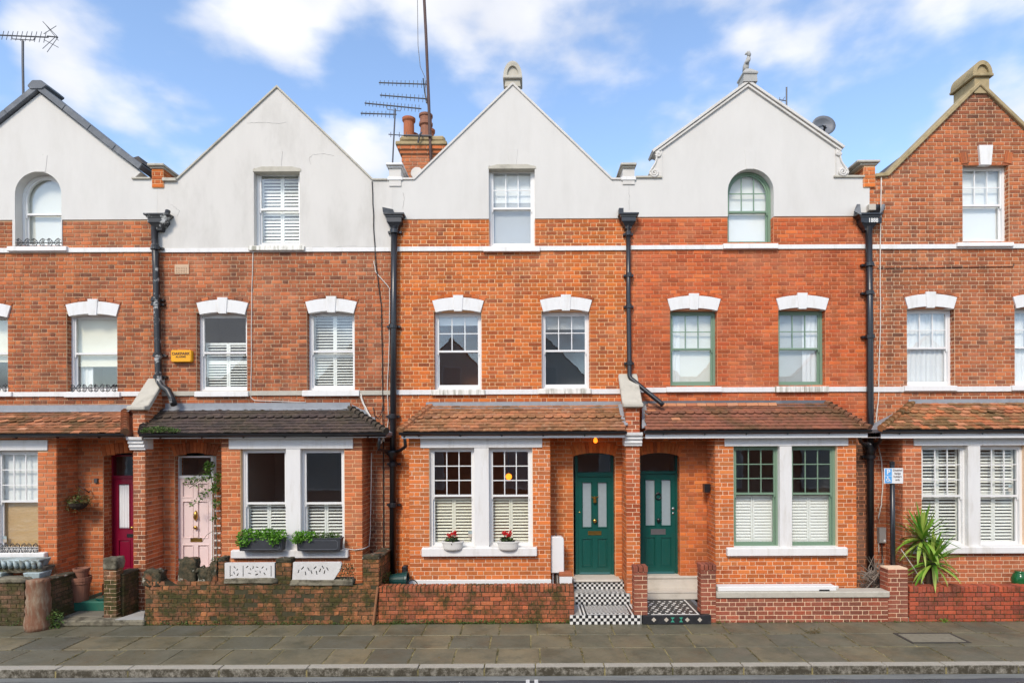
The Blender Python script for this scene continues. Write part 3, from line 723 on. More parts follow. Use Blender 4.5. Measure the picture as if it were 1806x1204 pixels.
# ------------------------------------------------------------------ the setting: road, pavement, kerb, forecourts
m, n, l, b = nmat('asphalt')
c_ = mixc(n, l, noise(n, l, 1.3, 6, 0.65), (0.040,0.043,0.050), (0.085,0.088,0.098))
c_ = mixc(n, l, lim(n, l, noise(n, l, 160, 3), 0.62, 0.7), c_, (0.20,0.20,0.21))
l.new(c_, b.inputs['Base Color']); b.inputs['Roughness'].default_value = 0.62
l.new(lim(n, l, noise(n, l, 1.1, 5, 0.6), 0.3, 0.75), b.inputs['Roughness']); bump(n, l, b, noise(n, l, 120, 4), 0.5, 0.006); M['asphalt'] = m
m, n, l, b = nmat('gutter_stain')
c_ = mixc(n, l, noise(n, l, 4, 8, 0.7, stretch=(0.35, 2.2, 1)), (0.055,0.054,0.046), (0.27,0.28,0.27))
l.new(c_, b.inputs['Base Color']); b.inputs['Roughness'].default_value = 0.75; bump(n, l, b, noise(n, l, 80, 4), 0.4, 0.005); M['gutterst'] = m
m, n, l, b = nmat('paving_slab')
rn = n.new('ShaderNodeObjectInfo').outputs['Random']
c_ = ramp(n, l, rn, [(0, (0.11,0.112,0.092)), (0.17, (0.33,0.26,0.155)), (0.33, (0.17,0.158,0.105)), (0.5, (0.38,0.295,0.18)), (0.67, (0.13,0.135,0.11)), (0.83, (0.27,0.225,0.14)), (1, (0.17,0.165,0.13))])
c_ = mixc(n, l, 1.0, c_, (0.82,0.83,0.66), 'MULTIPLY')
c_ = mixc(n, l, lim(n, l, noise(n, l, 2.2, 7, 0.7), 0.3, 0.75), mixc(n, l, 0.45, c_, (0.04,0.042,0.028)), c_)
c_ = mixc(n, l, lim(n, l, noise(n, l, 1.4, 6, 0.7), 0.47, 0.66), c_, (0.060,0.062,0.026))
c_ = mixc(n, l, lim(n, l, noise(n, l, 70, 3, 0.5), 0.70, 0.73), c_, (0.33,0.31,0.25))
c_ = mixc(n, l, 0.45, c_, mixc(n, l, noise(n, l, 220, 3), (0.03,0.03,0.025), (0.22,0.20,0.16)))
l.new(c_, b.inputs['Base Color']); l.new(ramp(n, l, noise(n, l, 1.9, 6, 0.6), [(0.35, (0.32,0.32,0.32)), (0.65, (0.8,0.8,0.8))]), b.inputs['Roughness'])
bump(n, l, b, noise(n, l, 55, 6, 0.65), 0.5, 0.006); M['slab'] = m
M['bed'] = simple('mossy_joint', (0.27,0.225,0.10), 0.95, 0.4, 7, dirt=0.9, dirtc=(0.055,0.055,0.025), dlo=0.42, dhi=0.58, bmp=0.5)
m, n, l, b = nmat('granite_kerb')
c_ = mixc(n, l, noise(n, l, 60, 4), (0.26,0.24,0.19), (0.50,0.47,0.40))
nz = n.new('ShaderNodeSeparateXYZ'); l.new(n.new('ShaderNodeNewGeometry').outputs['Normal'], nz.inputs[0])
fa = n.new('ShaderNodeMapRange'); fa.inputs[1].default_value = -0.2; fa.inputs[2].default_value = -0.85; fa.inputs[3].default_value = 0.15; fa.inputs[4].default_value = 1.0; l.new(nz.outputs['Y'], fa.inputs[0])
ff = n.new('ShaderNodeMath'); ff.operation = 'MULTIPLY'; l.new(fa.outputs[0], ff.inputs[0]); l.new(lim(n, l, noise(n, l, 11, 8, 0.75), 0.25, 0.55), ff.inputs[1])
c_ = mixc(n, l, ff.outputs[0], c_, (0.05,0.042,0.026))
l.new(c_, b.inputs['Base Color']); b.inputs['Roughness'].default_value = 0.85; bump(n, l, b, noise(n, l, 90, 5), 0.5, 0.005); M['kerb'] = m
M['paint'] = simple('road_paint', (0.62,0.62,0.60), 0.7, 0.1, 12, dirt=0.35, dirtc=(0.2,0.2,0.2))
M['court'] = simple('forecourt_concrete', (0.17,0.155,0.12), 0.95, 0.25, 5, bmp=0.3, dirt=0.6, dirtc=(0.05,0.055,0.03))

KY = -3.16                                   # back edge of the kerb
g = MB(); g.box(-160, 160, -160, 160, -0.6, -0.135); g.build('ground', M['asphalt'], None, kind='structure')
g = MB(); g.box(-40, 40, -11.2, KY - 0.16, -0.134, -0.122); g.build('road', M['asphalt'], None, kind='structure')
def wobble_strip(name, y0, y1, z, mat, amp, n=120, x0=-20, x1=20):
    mb = MB(); v = []; f = []
    for i in range(n + 1):
        x = x0 + (x1 - x0) * i / n; v += [(x, y0 + random.uniform(-amp, amp), z), (x, y1, z)]
    f = [(2*i, 2*i+2, 2*i+3, 2*i+1) for i in range(n)]; mb.add(v, f); return mb.build(name, M[mat], None, kind='structure')
wobble_strip('road_gutter', KY - 0.165 - 0.17, KY - 0.165, -0.118, 'gutterst', 0.012)
for px in (931.5, 946.5):
    x = XX(px, 1197, -3.5); q = MB(); q.box(x - 0.026, x + 0.026, -3.95, -3.46, -0.1215, -0.117); q.build('road_marking', M['paint'], None, kind='structure')
pv = link('pavement', MB().box(-20, 20, KY, -1.0, -0.13, -0.008).mesh('pavement', M['bed']), None, kind='structure')
rows = [(-1.235, -1.865), (-1.865, -2.50), (-2.50, KY)]
for ri, (ya, yb) in enumerate(rows):
    x = -13.2 + ri * 0.0
    while x < 12.5:
        w = 0.655
        if x < -2.8: w = random.choice((0.75, 0.9, 0.62, 0.8))
        elif x > 5.2: w = random.choice((0.65, 0.9, 0.75))
        q = MB(); j = random.uniform(0.007, 0.014); z = random.uniform(-0.004, 0.004)
        q.box(-w/2 + j, w/2 - j, -(ya - yb)/2 + j, (ya - yb)/2 - j, -0.05, 0)
        link('paving_slab', q.mesh('paving_slab', M['slab'], bev=0.006), pv, loc=(x + w/2, (ya + yb)/2, z), rot=(random.uniform(-.004,.004), random.uniform(-.004,.004), random.uniform(-.006,.006)))
        x += w
ke = link('kerb', MB().box(-20, 20, KY - 0.15, KY + 0.01, -0.13, -0.03).mesh('kerb', M['bed']), None, kind='structure')
xs_k = [XX(px, 1168, KY) for px in (238, 396, 548, 741, 856, 945, 1065, 1183, 1306, 1425, 1555, 1657)]
xs_k = [xs_k[0] - 1.05 * i for i in range(5, 0, -1)] + xs_k + [xs_k[-1] + 1.05 * i for i in range(1, 5)]
for a, b_ in zip(xs_k, xs_k[1:]):
    q = MB(); w = b_ - a - 0.014; q.box(-w/2, w/2, -0.08, 0.08, -0.13, 0.0)
    link('kerb_stone', q.mesh('kerb_stone', M['kerb'], bev=0.018, seg=3), ke, loc=((a + b_)/2, KY - 0.075, random.uniform(-.004, .006)), rot=(0, 0, random.uniform(-.003, .003)))
g = MB(); g.box(-14, 14, -1.22, 0.3, -0.13, 0.075); g.build('forecourt', M['court'], None, kind='structure')

# ------------------------------------------------------------------ the terrace across the street (mirrored in the panes)
M['oppbrick'] = simple('opposite_brick', (0.30,0.11,0.06), .9, .35, 5, dirt=.4, dirtc=(0.10,0.05,0.035))
OT = thing('terrace_building', 'brick terrace across the street, mirrored in the window panes', 'building', (0, -17.5, 0))
OY = -17.5
for i in range(-4, 5):
    xc_ = i * 4.75 + 1.0
    q = MB(); q.prism([(xc_ - 2.37, 0), (xc_ + 2.37, 0), (xc_ + 2.37, 6.4), (xc_ + 1.95, 6.4), (xc_, 8.4), (xc_ - 1.95, 6.4), (xc_ - 2.37, 6.4)], OY - .4, OY); q.build('facade', M['oppbrick'], OT)
    q = MB(); q.prism([(xc_ - 2.3, 5.4), (xc_ + 2.3, 5.4), (xc_ + 2.3, 6.3), (xc_ + 1.95, 6.3), (xc_, 8.3), (xc_ - 1.95, 6.3), (xc_ - 2.3, 6.3)], OY + .001, OY + .03); q.build('gable_render', M['render'], OT)
    for z_ in (3.95, 2.95): q = MB(); q.box(xc_ - 2.36, xc_ + 2.36, OY + .002, OY + .06, z_, z_ + .12); q.build('white_band', M['whites'], OT)
    for wx, wz, ww, wh in ((-1.1, 4.1, .85, 1.2), (1.1, 4.1, .85, 1.2), (0, 5.6, .85, 1.3), (-1.2, 1.0, 1.8, 1.85)):
        q = MB(); q.prism(rect(xc_ + wx - ww/2 - .06, xc_ + wx + ww/2 + .06, wz - .06, wz + wh + .06), OY + .031, OY + .09, [rect(xc_ + wx - ww/2, xc_ + wx + ww/2, wz, wz + wh)]); f_ = q.build('window', M['white'], OT)
        q = MB(); q.box(xc_ + wx - ww/2, xc_ + wx + ww/2, OY + .035, OY + .05, wz, wz + wh); q.build('pane', M['blindrefl'], f_)
q = MB(); q.box(-21, 23, OY - 7, OY - .41, 0, 6.2); q.build('house_body', M['oppbrick'], OT)
# ------------------------------------------------------------------ the houses
BAYY = -0.55
HS = {}
def terrace_house(n, label, party, gable, render_py, render_mat, top, ffs, bay, doorhole, mort, loc_px, extra_wall_hole=None):
    xl, xr = XX(party[0], 500, 0), XX(party[1], 500, 0)
    root = thing('terraced_house', label, 'house', (XX(loc_px, 700, 0), 0, 0), 'terraced houses in the row')
    bw = Brickwork(root, 'bay%d' % n, ['br%d' % n, 'bayj%d' % n, 'sooty'])
    HS[n] = dict(root=root, bw=bw, xl=xl, xr=xr)
    gp = [P(px, py, 0) for px, py in gable]
    holes = []
    for f in ffs: X0, X1, Zb, Zt = R(*f['px'], 0); holes.append(rect(X0, X1, Zb, Zt))
    if doorhole: X0, X1, Zb, Zt = R(*doorhole, 0); dh = (X0, X1, 0.3, Zt)
    bx0, bx1 = XX(bay['front'][0], 880, BAYY), XX(bay['front'][1], 880, BAYY)
    zbay = ZZ(sum(bay['front']) / 2, 770, BAYY)
    bayhole = rect(bx0 + 0.22, bx1 - 0.22, 0.55, zbay - 0.05)
    allh = holes + [bayhole] + ([open_poly(dh[0], dh[1], dh[2], dh[3], 0.07)] if doorhole else [])
    tx0, tx1, tzb, tzt = R(*top['px'], 0); rise = top.get('rise', 0) / 88.0
    tpoly = open_poly(tx0, tx1, tzb, tzt, rise)
    if render_py is None:
        outer = [(xl, -0.2), (xr, -0.2)] + gp[::-1]
        allh.append(tpoly); core_poly = outer
        zcover = None
    else:
        zr = ZZ((party[0] + party[1]) / 2, render_py, 0)
        if tzb < zr - 0.02:
            notch = [(tx1, zr), (tx1, tzb), (tx0, tzb), (tx0, zr)]
            core_poly = [(xl, -0.2), (xr, -0.2), (xr, zr)] + notch + [(xl, zr)]
            rp = [(xl, zr), (tx0, zr)] + tpoly[2:][::-1] + [(tx1, zr), (xr, zr)] + gp[::-1]
            rm = MB(); rm.prism(rp, -0.014, 0.30)
        else:
            core_poly = [(xl, -0.2), (xr, -0.2), (xr, zr), (xl, zr)]
            rm = MB(); rm.prism([(xl, zr), (xr, zr)] + gp[::-1], -0.014, 0.30, [tpoly])
        HS[n]['render'] = rm.build('rendered_gable', M[render_mat], root)
    cm = MB(); cm.prism(core_poly, 0.009, 0.30, allh)
    cm.build('wall_core', M[mort], root)
    layh = [h for h in allh if h is not bayhole] + [rect(bx0 + 0.02, bx1 - 0.02, -0.3, zbay)]
    up = lay(core_poly, layh, z0=0.0, shift=n * 0.07)
    zs = ZZ(sum(party) / 2, 766, 0)
    bw.put([q for q in up if q[2] > zs], 'f', 0.009, mi=0)
    low = [q for q in up if q[2] <= zs]; strip_mi = {2: 0, 4: 2}.get(n, 1)
    bw.put([q for q in low if q[0] <= bx1 - .1 or n == 1], 'f', 0.009, mi=1); bw.put([q for q in low if q[0] > bx1 - .1 and n != 1], 'f', 0.009, mi=strip_mi)
    for h in holes + ([tpoly] if render_py is None else []):
        x0, x1, z0, z1 = h[0][0], h[1][0], h[0][1], h[2][1]
        bw.put(lay(rect(0.012, 0.16, z0, z1), (), z0=math.floor(z0 / 0.0795) * 0.0795, S=0.12, Hd=0.06), 'r', x0 - 0.009 + 0.004)
        bw.put(lay(rect(0.012, 0.16, z0, z1), (), z0=math.floor(z0 / 0.0795) * 0.0795, S=0.12, Hd=0.06), 'l', x1 + 0.009 - 0.004)
    if render_py is not None and tzb < zr - 0.02:
        if top.get('jamb'):
            for xa, xb in ((tx0 - 0.05, tx0 + 0.004), (tx1 - 0.004, tx1 + 0.012)): jm_ = MB(); jm_.box(xa, xb, -0.016, 0.2, tzb, zr + 0.01); jm_.build('window_jamb', M[render_mat], root)
        else:
            for xx, fc in ((tx0 - 0.005, 'r'), (tx1 + 0.005, 'l')): bw.put(lay(rect(0.012, 0.16, tzb, zr), (), z0=tzb, S=0.12, Hd=0.06), fc, xx)
    if doorhole:
        zt_ = dh[3] - 0.05
        bw.put(lay(rect(0.012, 0.29, 0.45, zt_), z0=0.45, S=0.2, Hd=0.08), 'r', dh[0] - 0.005, mi=1)
        bw.put(lay(rect(0.012, 0.29, 0.45, zt_), z0=0.45, S=0.2, Hd=0.08), 'l', dh[1] + 0.005, mi=1)
        w = dh[1] - dh[0]; rs = (w * w / 4 + 0.07 ** 2) / (2 * 0.07); half = math.asin(w / 2 / rs)
        bw.arc((dh[0] + dh[1]) / 2, dh[3] - rs, rs, math.pi / 2 + half, math.pi / 2 - half, 13, 0.215, 0.0, 0.010, 1)
    # gable roof behind the parapet
    ap = max(gp, key=lambda p: p[1]); lo_ = gp[0][1]
    rf = MB(); rf.prism([(xl + 0.05, lo_ - 0.25), (ap[0], ap[1] - 0.22), (xr - 0.05, lo_ - 0.25), (xr - 0.05, lo_ - 0.37), (ap[0], ap[1] - 0.36), (xl + 0.05, lo_ - 0.37)], 0.31, 7.5)
    rf.build('roof', M['slate'], root)
    # windows
    for f in ffs:
        sash(root, f['px'], 0.0, f.get('paint', 'white'), f.get('cols', 3), f.get('rows', 2), recess=0.13, inside=f.get('inside', ()), roommat=f.get('room', 'roomd'), mid=f.get('mid', 0.5), lcols=f.get('lcols', 1))
        if f.get('lintel'): lintel(root, bw, f['lintel'][0], f['lintel'][1], f['lintel'][2], 0.0, f.get('lmat', 'whites'))
        if f.get('sill'): sill(root, f['sill'], 0.0, f.get('smat', 'whites'))
    HS[n]['topwin'] = sash(root, top['px'], 0.0, top.get('paint', 'white'), top.get('cols', 3), top.get('rows', 2), rise_px=top.get('rise', 0), recess=top.get('recess', 0.15), inside=top.get('inside', ()), roommat=top.get('room', 'roomg'), mid=top.get('mid', 0.5), lcols=top.get('lcols', 1), lrows=top.get('lrows', 1))
    if top.get('sill'): sill(root, top['sill'], 0.0, top.get('smat', 'whites'), proj=0.08)
    # bay
    wins = bay['wins']; lx0, lx1, lz0, lz1 = R(*bay['lintel'], BAYY - 0.02)
    bh = [rect(*R(*w_, BAYY)) for w_ in wins]
    bp = rect(bx0, bx1, -0.1, zbay)
    bc = MB(); bc.prism(rect(bx0 + 0.009, bx1 - 0.009, -0.1, zbay), BAYY + 0.009, BAYY + 0.21, bh)
    for (xa, xb) in ((bx0 + 0.009, bx0 + 0.2), (bx1 - 0.2, bx1 - 0.009)): bc.box(xa, xb, BAYY + 0.2105, 0.008, -0.1, zbay)
    bc.build('bay_core', M[bay.get('mort', mort)], root)
    mul = [rect(R(*wins[0], BAYY)[1] - 0.01, R(*wins[1], BAYY)[0] + 0.01, bh[0][0][1], bh[0][2][1])]
    bl = lay(bp, bh + mul + [rect(lx0 + 0.01, lx1 - 0.01, lz0, lz1)], z0=0.0, shift=0.11 * n)
    vis = bay.get('visible', (-400, 2300)); z_low = bay.get('zlow', 0.3)
    vx0, vx1 = XX(vis[0], 880, BAYY), XX(vis[1], 880, BAYY)
    seen = [q for q in bl if q[1] > vx0 and q[0] < vx1 and q[3] > z_low]; hid = [q for q in bl if not (q[1] > vx0 and q[0] < vx1 and q[3] > z_low)]
    bw.put(seen, 'f', BAYY + 0.009, as_obj=True); bw.put(hid, 'f', BAYY + 0.009, mi=1)
    bw.put(lay(rect(BAYY + 0.006, -0.002, 0, zbay), z0=0.0, shift=0.03), 'r', bx1 - 0.009, mi=1)
    bw.put(lay(rect(BAYY + 0.006, -0.002, 0, zbay), z0=0.0, shift=0.03), 'l', bx0 + 0.009, mi=1)
    lm = MB(); lm.box(lx0, lx1, BAYY - 0.022, BAYY + 0.02, lz0, lz1); lm.build('window_head', M['whites'], root, bev=0.004)
    mx0, mx1 = mul[0][0][0], mul[0][1][0]
    mm = MB(); mm.box(mx0 - 0.004, mx1 + 0.004, BAYY - 0.014, BAYY + 0.14, bh[0][0][1], lz0 + 0.003); mm.build('mullion', M['whites'], root, bev=0.004)
    for i, w_ in enumerate(wins):
        sash(root, w_, BAYY, bay.get('paint', 'white'), bay.get('cols', 3), bay.get('rows', 3), recess=0.09, inside=bay['inside'][i], mid=bay.get('mid', 0.52), make_room=False, lcols=bay.get('lcols', 1))
    sill(root, bay['sill'], BAYY, bay.get('smat', 'whites'), proj=0.09, depth=0.15, bev=0.012)
    room(root, bx0 + 0.24, bx1 - 0.24, 0.6, zbay - 0.08, BAYY + 0.215, 1.3, bay.get('room', 'roomd'))
    return root
S2 = lambda t, b, tilt=42, pitch=0.056, mat='shutter', panels=2, split=None: ('shutter', t, b, mat, tilt, pitch, panels, split)

# left-hand house with the crimson door
terrace_house(1, 'house at the left edge with crimson door and round-headed attic window', (-139, 279),
    [(-139, 316), (-90, 316), (-76, 284), (72, 165), (250, 304), (236, 316), (279, 316)], 388, 'render',
    dict(px=(28, 303, 110, 434), rise=40, jamb=True, cols=1, rows=1, recess=0.17, mid=0.47, inside=[('blind', 0.0, 0.98, 'blind')], room='roomp', sill=(12, 434, 117, 442)),
    [dict(px=(-73, 553, 14, 691), cols=1, rows=1, lintel=(-65, 19, 529), inside=[('blind', 0, 0.6, 'cream')], room='roomg', sill=(-68, 691, 20, 699)),
     dict(px=(118, 553, 207, 691), cols=1, rows=1, lintel=(116, 211, 527), inside=[('blind', 0, 0.66, 'cream'), ('curtain', 0.0, 0.3, 'curtain')], room='roomg', sill=(113, 691, 211, 700))],
    dict(front=(-150, 101), lintel=(-133, 776, 84, 794), wins=[(-116, 794, -38, 976), (-12, 794, 67, 976)], sill=(-130, 975, 78, 987), mid=0.50,
         inside=[[('blind', 0, 1, 'blindw')], [('blind', 0, 0.50, 'blindw'), ('blind', 0.5, 0.97, 'bamboo')]], visible=(-5, 120), mort='mor1'),
    (183, 798, 280, 1018), 'mor1', 70)
# second house: pink door
terrace_house(2, 'house with pink front door and plantation shutters, steep white gable', (279, 693),
    [(279, 319), (314, 319), (490, 156), (658, 319), (693, 319)], 438, 'render2',
    dict(px=(449, 297, 530, 433), cols=1, rows=1, recess=0.12, inside=[S2(0.0, 1.0, 62, 0.062, 'shutter', 2, 0.5)], room='roomg', sill=(438, 433, 537, 441), smat='sillstain'),
    [dict(px=(347, 551, 436, 690), cols=1, rows=1, lintel=(347, 438, 524), inside=[S2(0.36, 1.0, 30, 0.055, 'shutter', 2, 0.62)], lmat='whites', sill=(343, 690, 438, 699)),
     dict(px=(542, 548, 626, 688), cols=1, rows=1, lintel=(539, 630, 522), inside=[S2(0.0, 1.0, 34, 0.055, 'shutter', 2, 0.55)], sill=(533, 688, 634, 698))],
    dict(front=(391, 640), lintel=(404, 768, 623, 791), wins=[(425, 791, 507, 972), (530, 791, 608, 972)], sill=(407, 970, 614, 984), cols=1, rows=1, mid=0.46,
         inside=[[S2(0.54, 1.0, 30, 0.060)], [S2(0.54, 1.0, 26, 0.060)]], mort='mor3'),
    (309, 798, 382, 1018), 'mor2', 485)
# third house: bright orange brick, geraniums, lit lamp
terrace_house(3, 'bright orange brick house with scooped stone finial and lit globe lamp in window', (693, 1109),
    [(693, 318), (732, 318), (905, 150), (1079, 318), (1109, 318)], 386, 'render',
    dict(px=(863, 293, 944, 434), cols=3, rows=2, recess=0.12, inside=[('blind', 0.0, 0.40, 'blindw'), ('blind', 0.4, 0.98, 'blindrefl')], room='roomg', sill=(853, 434, 953, 443)),  # lower grey sheet is no blind: it paints the pane's grey reflection
    [dict(px=(766, 549, 850, 687), lintel=(763, 854, 520), sill=(761, 687, 856, 696), smat='sillstain', room='roomw', inside=[('blind', 0, 0.14, 'blindw')]),
     dict(px=(956, 548, 1041, 686), lintel=(953, 1045, 519), sill=(951, 685, 1044, 694), smat='sillstain', room='roomg', inside=[('blind', 0, 0.2, 'blindrefl')])],
    dict(front=(722, 972), lintel=(742, 768, 957, 789), wins=[(758, 789, 839, 968), (862, 789, 940, 968)], sill=(744, 966, 948, 981), mid=0.52,
         inside=[[S2(0.515, 0.97, 36, 0.056, 'shuttercream')], [S2(0.515, 0.97, 36, 0.056, 'shuttercream')]], room='roomw', mort='morw', zlow=0.6),
    (1012, 798, 1086, 1018), 'mor3', 905)
# fourth house: sage windows, shaped gable with scrolls
terrace_house(4, 'house with sage green windows and scrolled white gable topped by small statue', (1109, 1534),
    [(1109, 315), (1168, 315), (1166, 272), (1152, 268), (1319, 147), (1486, 262), (1474, 266), (1474, 313), (1534, 313)], 382, 'render',
    dict(px=(1284, 298, 1365, 430), rise=40, cols=3, rows=2, recess=0.14, mid=0.46, paint='sage', inside=[('blind', 0.0, 0.98, 'blindw')], room='roomp', sill=(1277, 429, 1374, 438)),
    [dict(px=(1183, 547, 1266, 681), lintel=(1178, 1272, 517), paint='sage', inside=[('blind', 0.0, 0.97, 'blind'), ('drape', 0.0, 0.26, 'curtain')], room='roomp', sill=(1177, 682, 1274, 691)),
     dict(px=(1374, 546, 1457, 681), lintel=(1370, 1463, 516), paint='sage', inside=[('blind', 0.0, 0.97, 'blindrefl'), ('drape', 0.62, 1.0, 'net')], room='roomg', sill=(1369, 681, 1463, 691), smat='sillstain')],
    dict(front=(1262, 1512), lintel=(1279, 768, 1497, 786), wins=[(1295, 786, 1377, 967), (1396, 786, 1478, 967)], sill=(1284, 966, 1497, 980), paint='sage', mid=0.53,
         inside=[[S2(0.50, 0.97, 64, 0.058)], [S2(0.50, 0.97, 64, 0.058)]], mort='morw', zlow=0.6),
    (1126, 798, 1200, 1018), 'mor4', 1320)
# right-hand house: brick gable
terrace_house(5, 'brown brick gabled house at the right edge with disabled bay sign', (1534, 1952),
    [(1534, 313), (1566, 311), (1727, 152), (1890, 308), (1952, 308)], None, None,
    dict(px=(1699, 289, 1781, 427), cols=3, rows=2, recess=0.12, inside=[('blind', 0, 0.98, 'blindw')], room='roomp', sill=(1690, 427, 1790, 434)),
    [dict(px=(1601, 543, 1685, 681), lintel=(1597, 1689, 514), inside=[('drape', 0, 1, 'net')], room='roomp', sill=(1597, 680, 1690, 689)),
     dict(px=(1791, 542, 1875, 680), lintel=(1788, 1880, 513), inside=[('drape', 0, 1, 'net')], room='roomp', sill=(1787, 679, 1880, 688))],
    dict(front=(1593, 1843), lintel=(1613, 764, 1826, 785), wins=[(1627, 785, 1709, 966), (1728, 785, 1810, 966)], sill=(1612, 964, 1830, 976), mid=0.50,
         inside=[[S2(0.0, 1.0, 30, 0.060, 'shutter', 2, 0.5)], [S2(0.0, 1.0, 40, 0.060, 'shutter', 2, 0.5)]], mort='morw', visible=(1580, 1806)),
    None, 'mor5', 1740)

# string courses
for hn, x0, x1, yt, yb, mt in ((1, -139, 278, 437, 445, 'whites'), (1, -139, 262, 691, 699, 'whites'), (2, 281, 692, 689, 697, 'stone'), (3, 695, 1108, 434, 442, 'whites'),
        (3, 695, 1102, 686.5, 695, 'whites'), (4, 1111, 1533, 431.5, 439, 'whites'), (4, 1124, 1533, 682.5, 691, 'whites'), (5, 1536, 1952, 430, 438, 'whites'), (5, 1536, 1952, 681, 690, 'whites'), (2, 281, 692, 437, 444, 'whites')):
    band(HS[hn]['root'], x0, x1, yt, yb, 0.0, mt)
# ------------------------------------------------------------------ gable copings, party piers, finials
def coping(hn, pts, t, y0, y1, mat, name='coping', bev=0.004):
    m = MB(); m.prism(strip([P(px, py, 0) for px, py in pts], t), y0, y1); return m.build(name, M[mat], HS[hn]['root'], bev=bev)
coping(2, [(300, 319), (314, 319), (490, 156), (658, 319), (684, 319)], 0.035, -0.045, 0.34, 'stone')
coping(3, [(710, 318), (732, 318), (905, 151), (1079, 318), (1096, 318)], 0.04, -0.04, 0.34, 'render2')
coping(4, [(1152, 271), (1319, 149), (1486, 264)], 0.05, -0.075, 0.34, 'render2')
coping(4, [(1157, 273), (1319, 155), (1482, 268)], 0.04, -0.055, 0.0, 'render2', 'moulding')
coping(4, [(1121, 315), (1168, 315)], 0.04, -0.05, 0.34, 'stone'); coping(4, [(1470, 314), (1524, 314)], 0.04, -0.05, 0.34, 'stone')
coping(5, [(1543, 314), (1566, 312), (1727, 153), (1890, 309)], 0.075, -0.06, 0.36, 'stonem', bev=0.012)
# lead capping of the left gable, in lengths
lp = [(-78, 287), (-30, 246), (20, 205), (72, 163), (116, 198), (160, 233), (204, 268), (250, 302)]
for a, b_ in zip(lp, lp[1:]):
    coping(1, [a, b_], 0.125, -0.09, 0.36, 'leadd', 'lead_capping', bev=0.012)
m = MB(); m.prism([P(62, 163, 0), P(82, 163, 0), P(92, 156, 0), P(80, 146, 0), P(64, 146, 0), P(55, 156, 0)], -0.11, 0.37); m.build('lead_ridge', M['leadd'], HS[1]['root'], bev=0.02)
m = MB(); m.prism([P(224, 282, 0), P(254, 289, 0), P(246, 276, 0)], -0.02, 0.36); m.build('slate_edge', M['slate'], HS[1]['root'])
coping(1, [(235, 317), (268, 317)], 0.035, -0.05, 0.34, 'stone'); coping(2, [(290, 321), (314, 321)], 0.06, -0.07, 0.34, 'stone', 'shoulder_stone')
# party piers between the gables: body + cap (run back over the party wall)
def party_pier(hn, x0, x1, yt, yb, brick, capx, capm, depth=0.55):
    X0, X1, Zb, Zt = R(x0, yt, x1, yb, -0.03); root = HS[hn]['root']
    p = MB(); p.box(X0, X1, -0.035, depth, Zb, Zt); o = p.build('party_pier', M['mor3' if brick else 'render2'], root)
    if brick:
        bw = Brickwork(o, 'bay3', ['br3']); bw.put(lay(rect(X0, X1, Zb, Zt), z0=Zb), 'f', -0.035); bw.put(lay(rect(-0.035, depth, Zb, Zt), z0=Zb), 'r', X1); bw.put(lay(rect(-0.035, depth, Zb, Zt), z0=Zb), 'l', X0); bw.done('pier_bricks')
    c = MB(); cx0, cx1 = XX(capx[0], yt, -0.05), XX(capx[1], yt, -0.05); xm0, xm1 = (X0 + cx0) / 2, (X1 + cx1) / 2
    c.box(xm0, xm1, -0.07, depth + .02, Zt - 0.002, Zt + 0.035); c.box(cx0, cx1, -0.11, depth + .04, Zt + 0.0352, Zt + 0.085)
    c.build('pier_cap', M[capm], o, bev=0.01)
    if not brick:
        d = MB(); d.box(X0 - 0.03, X1 + 0.03, -0.05, 0.0, ZZ((x0+x1)/2, 318, -.03), ZZ((x0+x1)/2, 312, -.03)); d.build('pier_moulding', M['whites'], o, bev=0.006)
party_pier(1, 269, 289, 298, 331, True, (263, 292), 'stone')
party_pier(3, 687, 708, 297, 328, False, (682, 712), 'whites')
party_pier(4, 1099, 1120, 297, 325, False, (1095, 1123), 'stone')
party_pier(5, 1524, 1544, 292, 330, True, (1510, 1551), 'stone')
X0, X1, Zb, Zt = R(1532, 315, 1556, 385, -0.012)
# keystones set in the rendered gables
for hn, xc, yt, yb, wt in ((1, 74, 274, 303, 10), (2, 490, 267, 300, 9), (3, 905, 262, 296, 9), (4, 1324, 265, 298, 10)):
    k = MB(); k.prism([P(xc - wt + 3, yb, -.02), P(xc + wt - 3, yb, -.02), P(xc + wt, yt, -.02), P(xc - wt, yt, -.02)], -0.021, 0.05); k.build('keystone', M['render' if hn != 2 else 'render2'], HS[hn]['root'], bev=0.003)
k = MB(); k.prism([P(1730, 291, -.04), P(1749, 291, -.04), P(1752, 256, -.04), P(1727, 256, -.04)], -0.05, 0.05); k.build('keystone', M['whites'], HS[5]['root'], bev=0.005)
cx, zc = P(1740, 285, 0); w = 1.0; rs = (w * w / 4 + .05 ** 2) / .1; half = math.asin(w / 2 / rs)
HS[5]['bw'].arc(cx, zc - rs, rs, math.pi/2 + half, math.pi/2 + 0.14, 6, 0.22, 0.0, 0.012); HS[5]['bw'].arc(cx, zc - rs, rs, math.pi/2 - 0.14, math.pi/2 - half, 6, 0.22, 0.0, 0.012)
# head boards over the attic windows of houses two and three
for hn, x0, x1, yt, yb in ((2, 447, 532, 294, 303), (3, 862, 946, 290, 298)):
    k = MB(); X0, X1, Zb, Zt = R(x0, yt, x1, yb, -.01); k.prism([(X0, Zb), (X1, Zb), (X1, Zt - .05), ((X0+X1)/2 + .3, Zt), ((X0+X1)/2 - .3, Zt), (X0, Zt - .05)], -0.025, 0.16); k.build('window_head', M['stone'], HS[hn]['root'], bev=0.003)
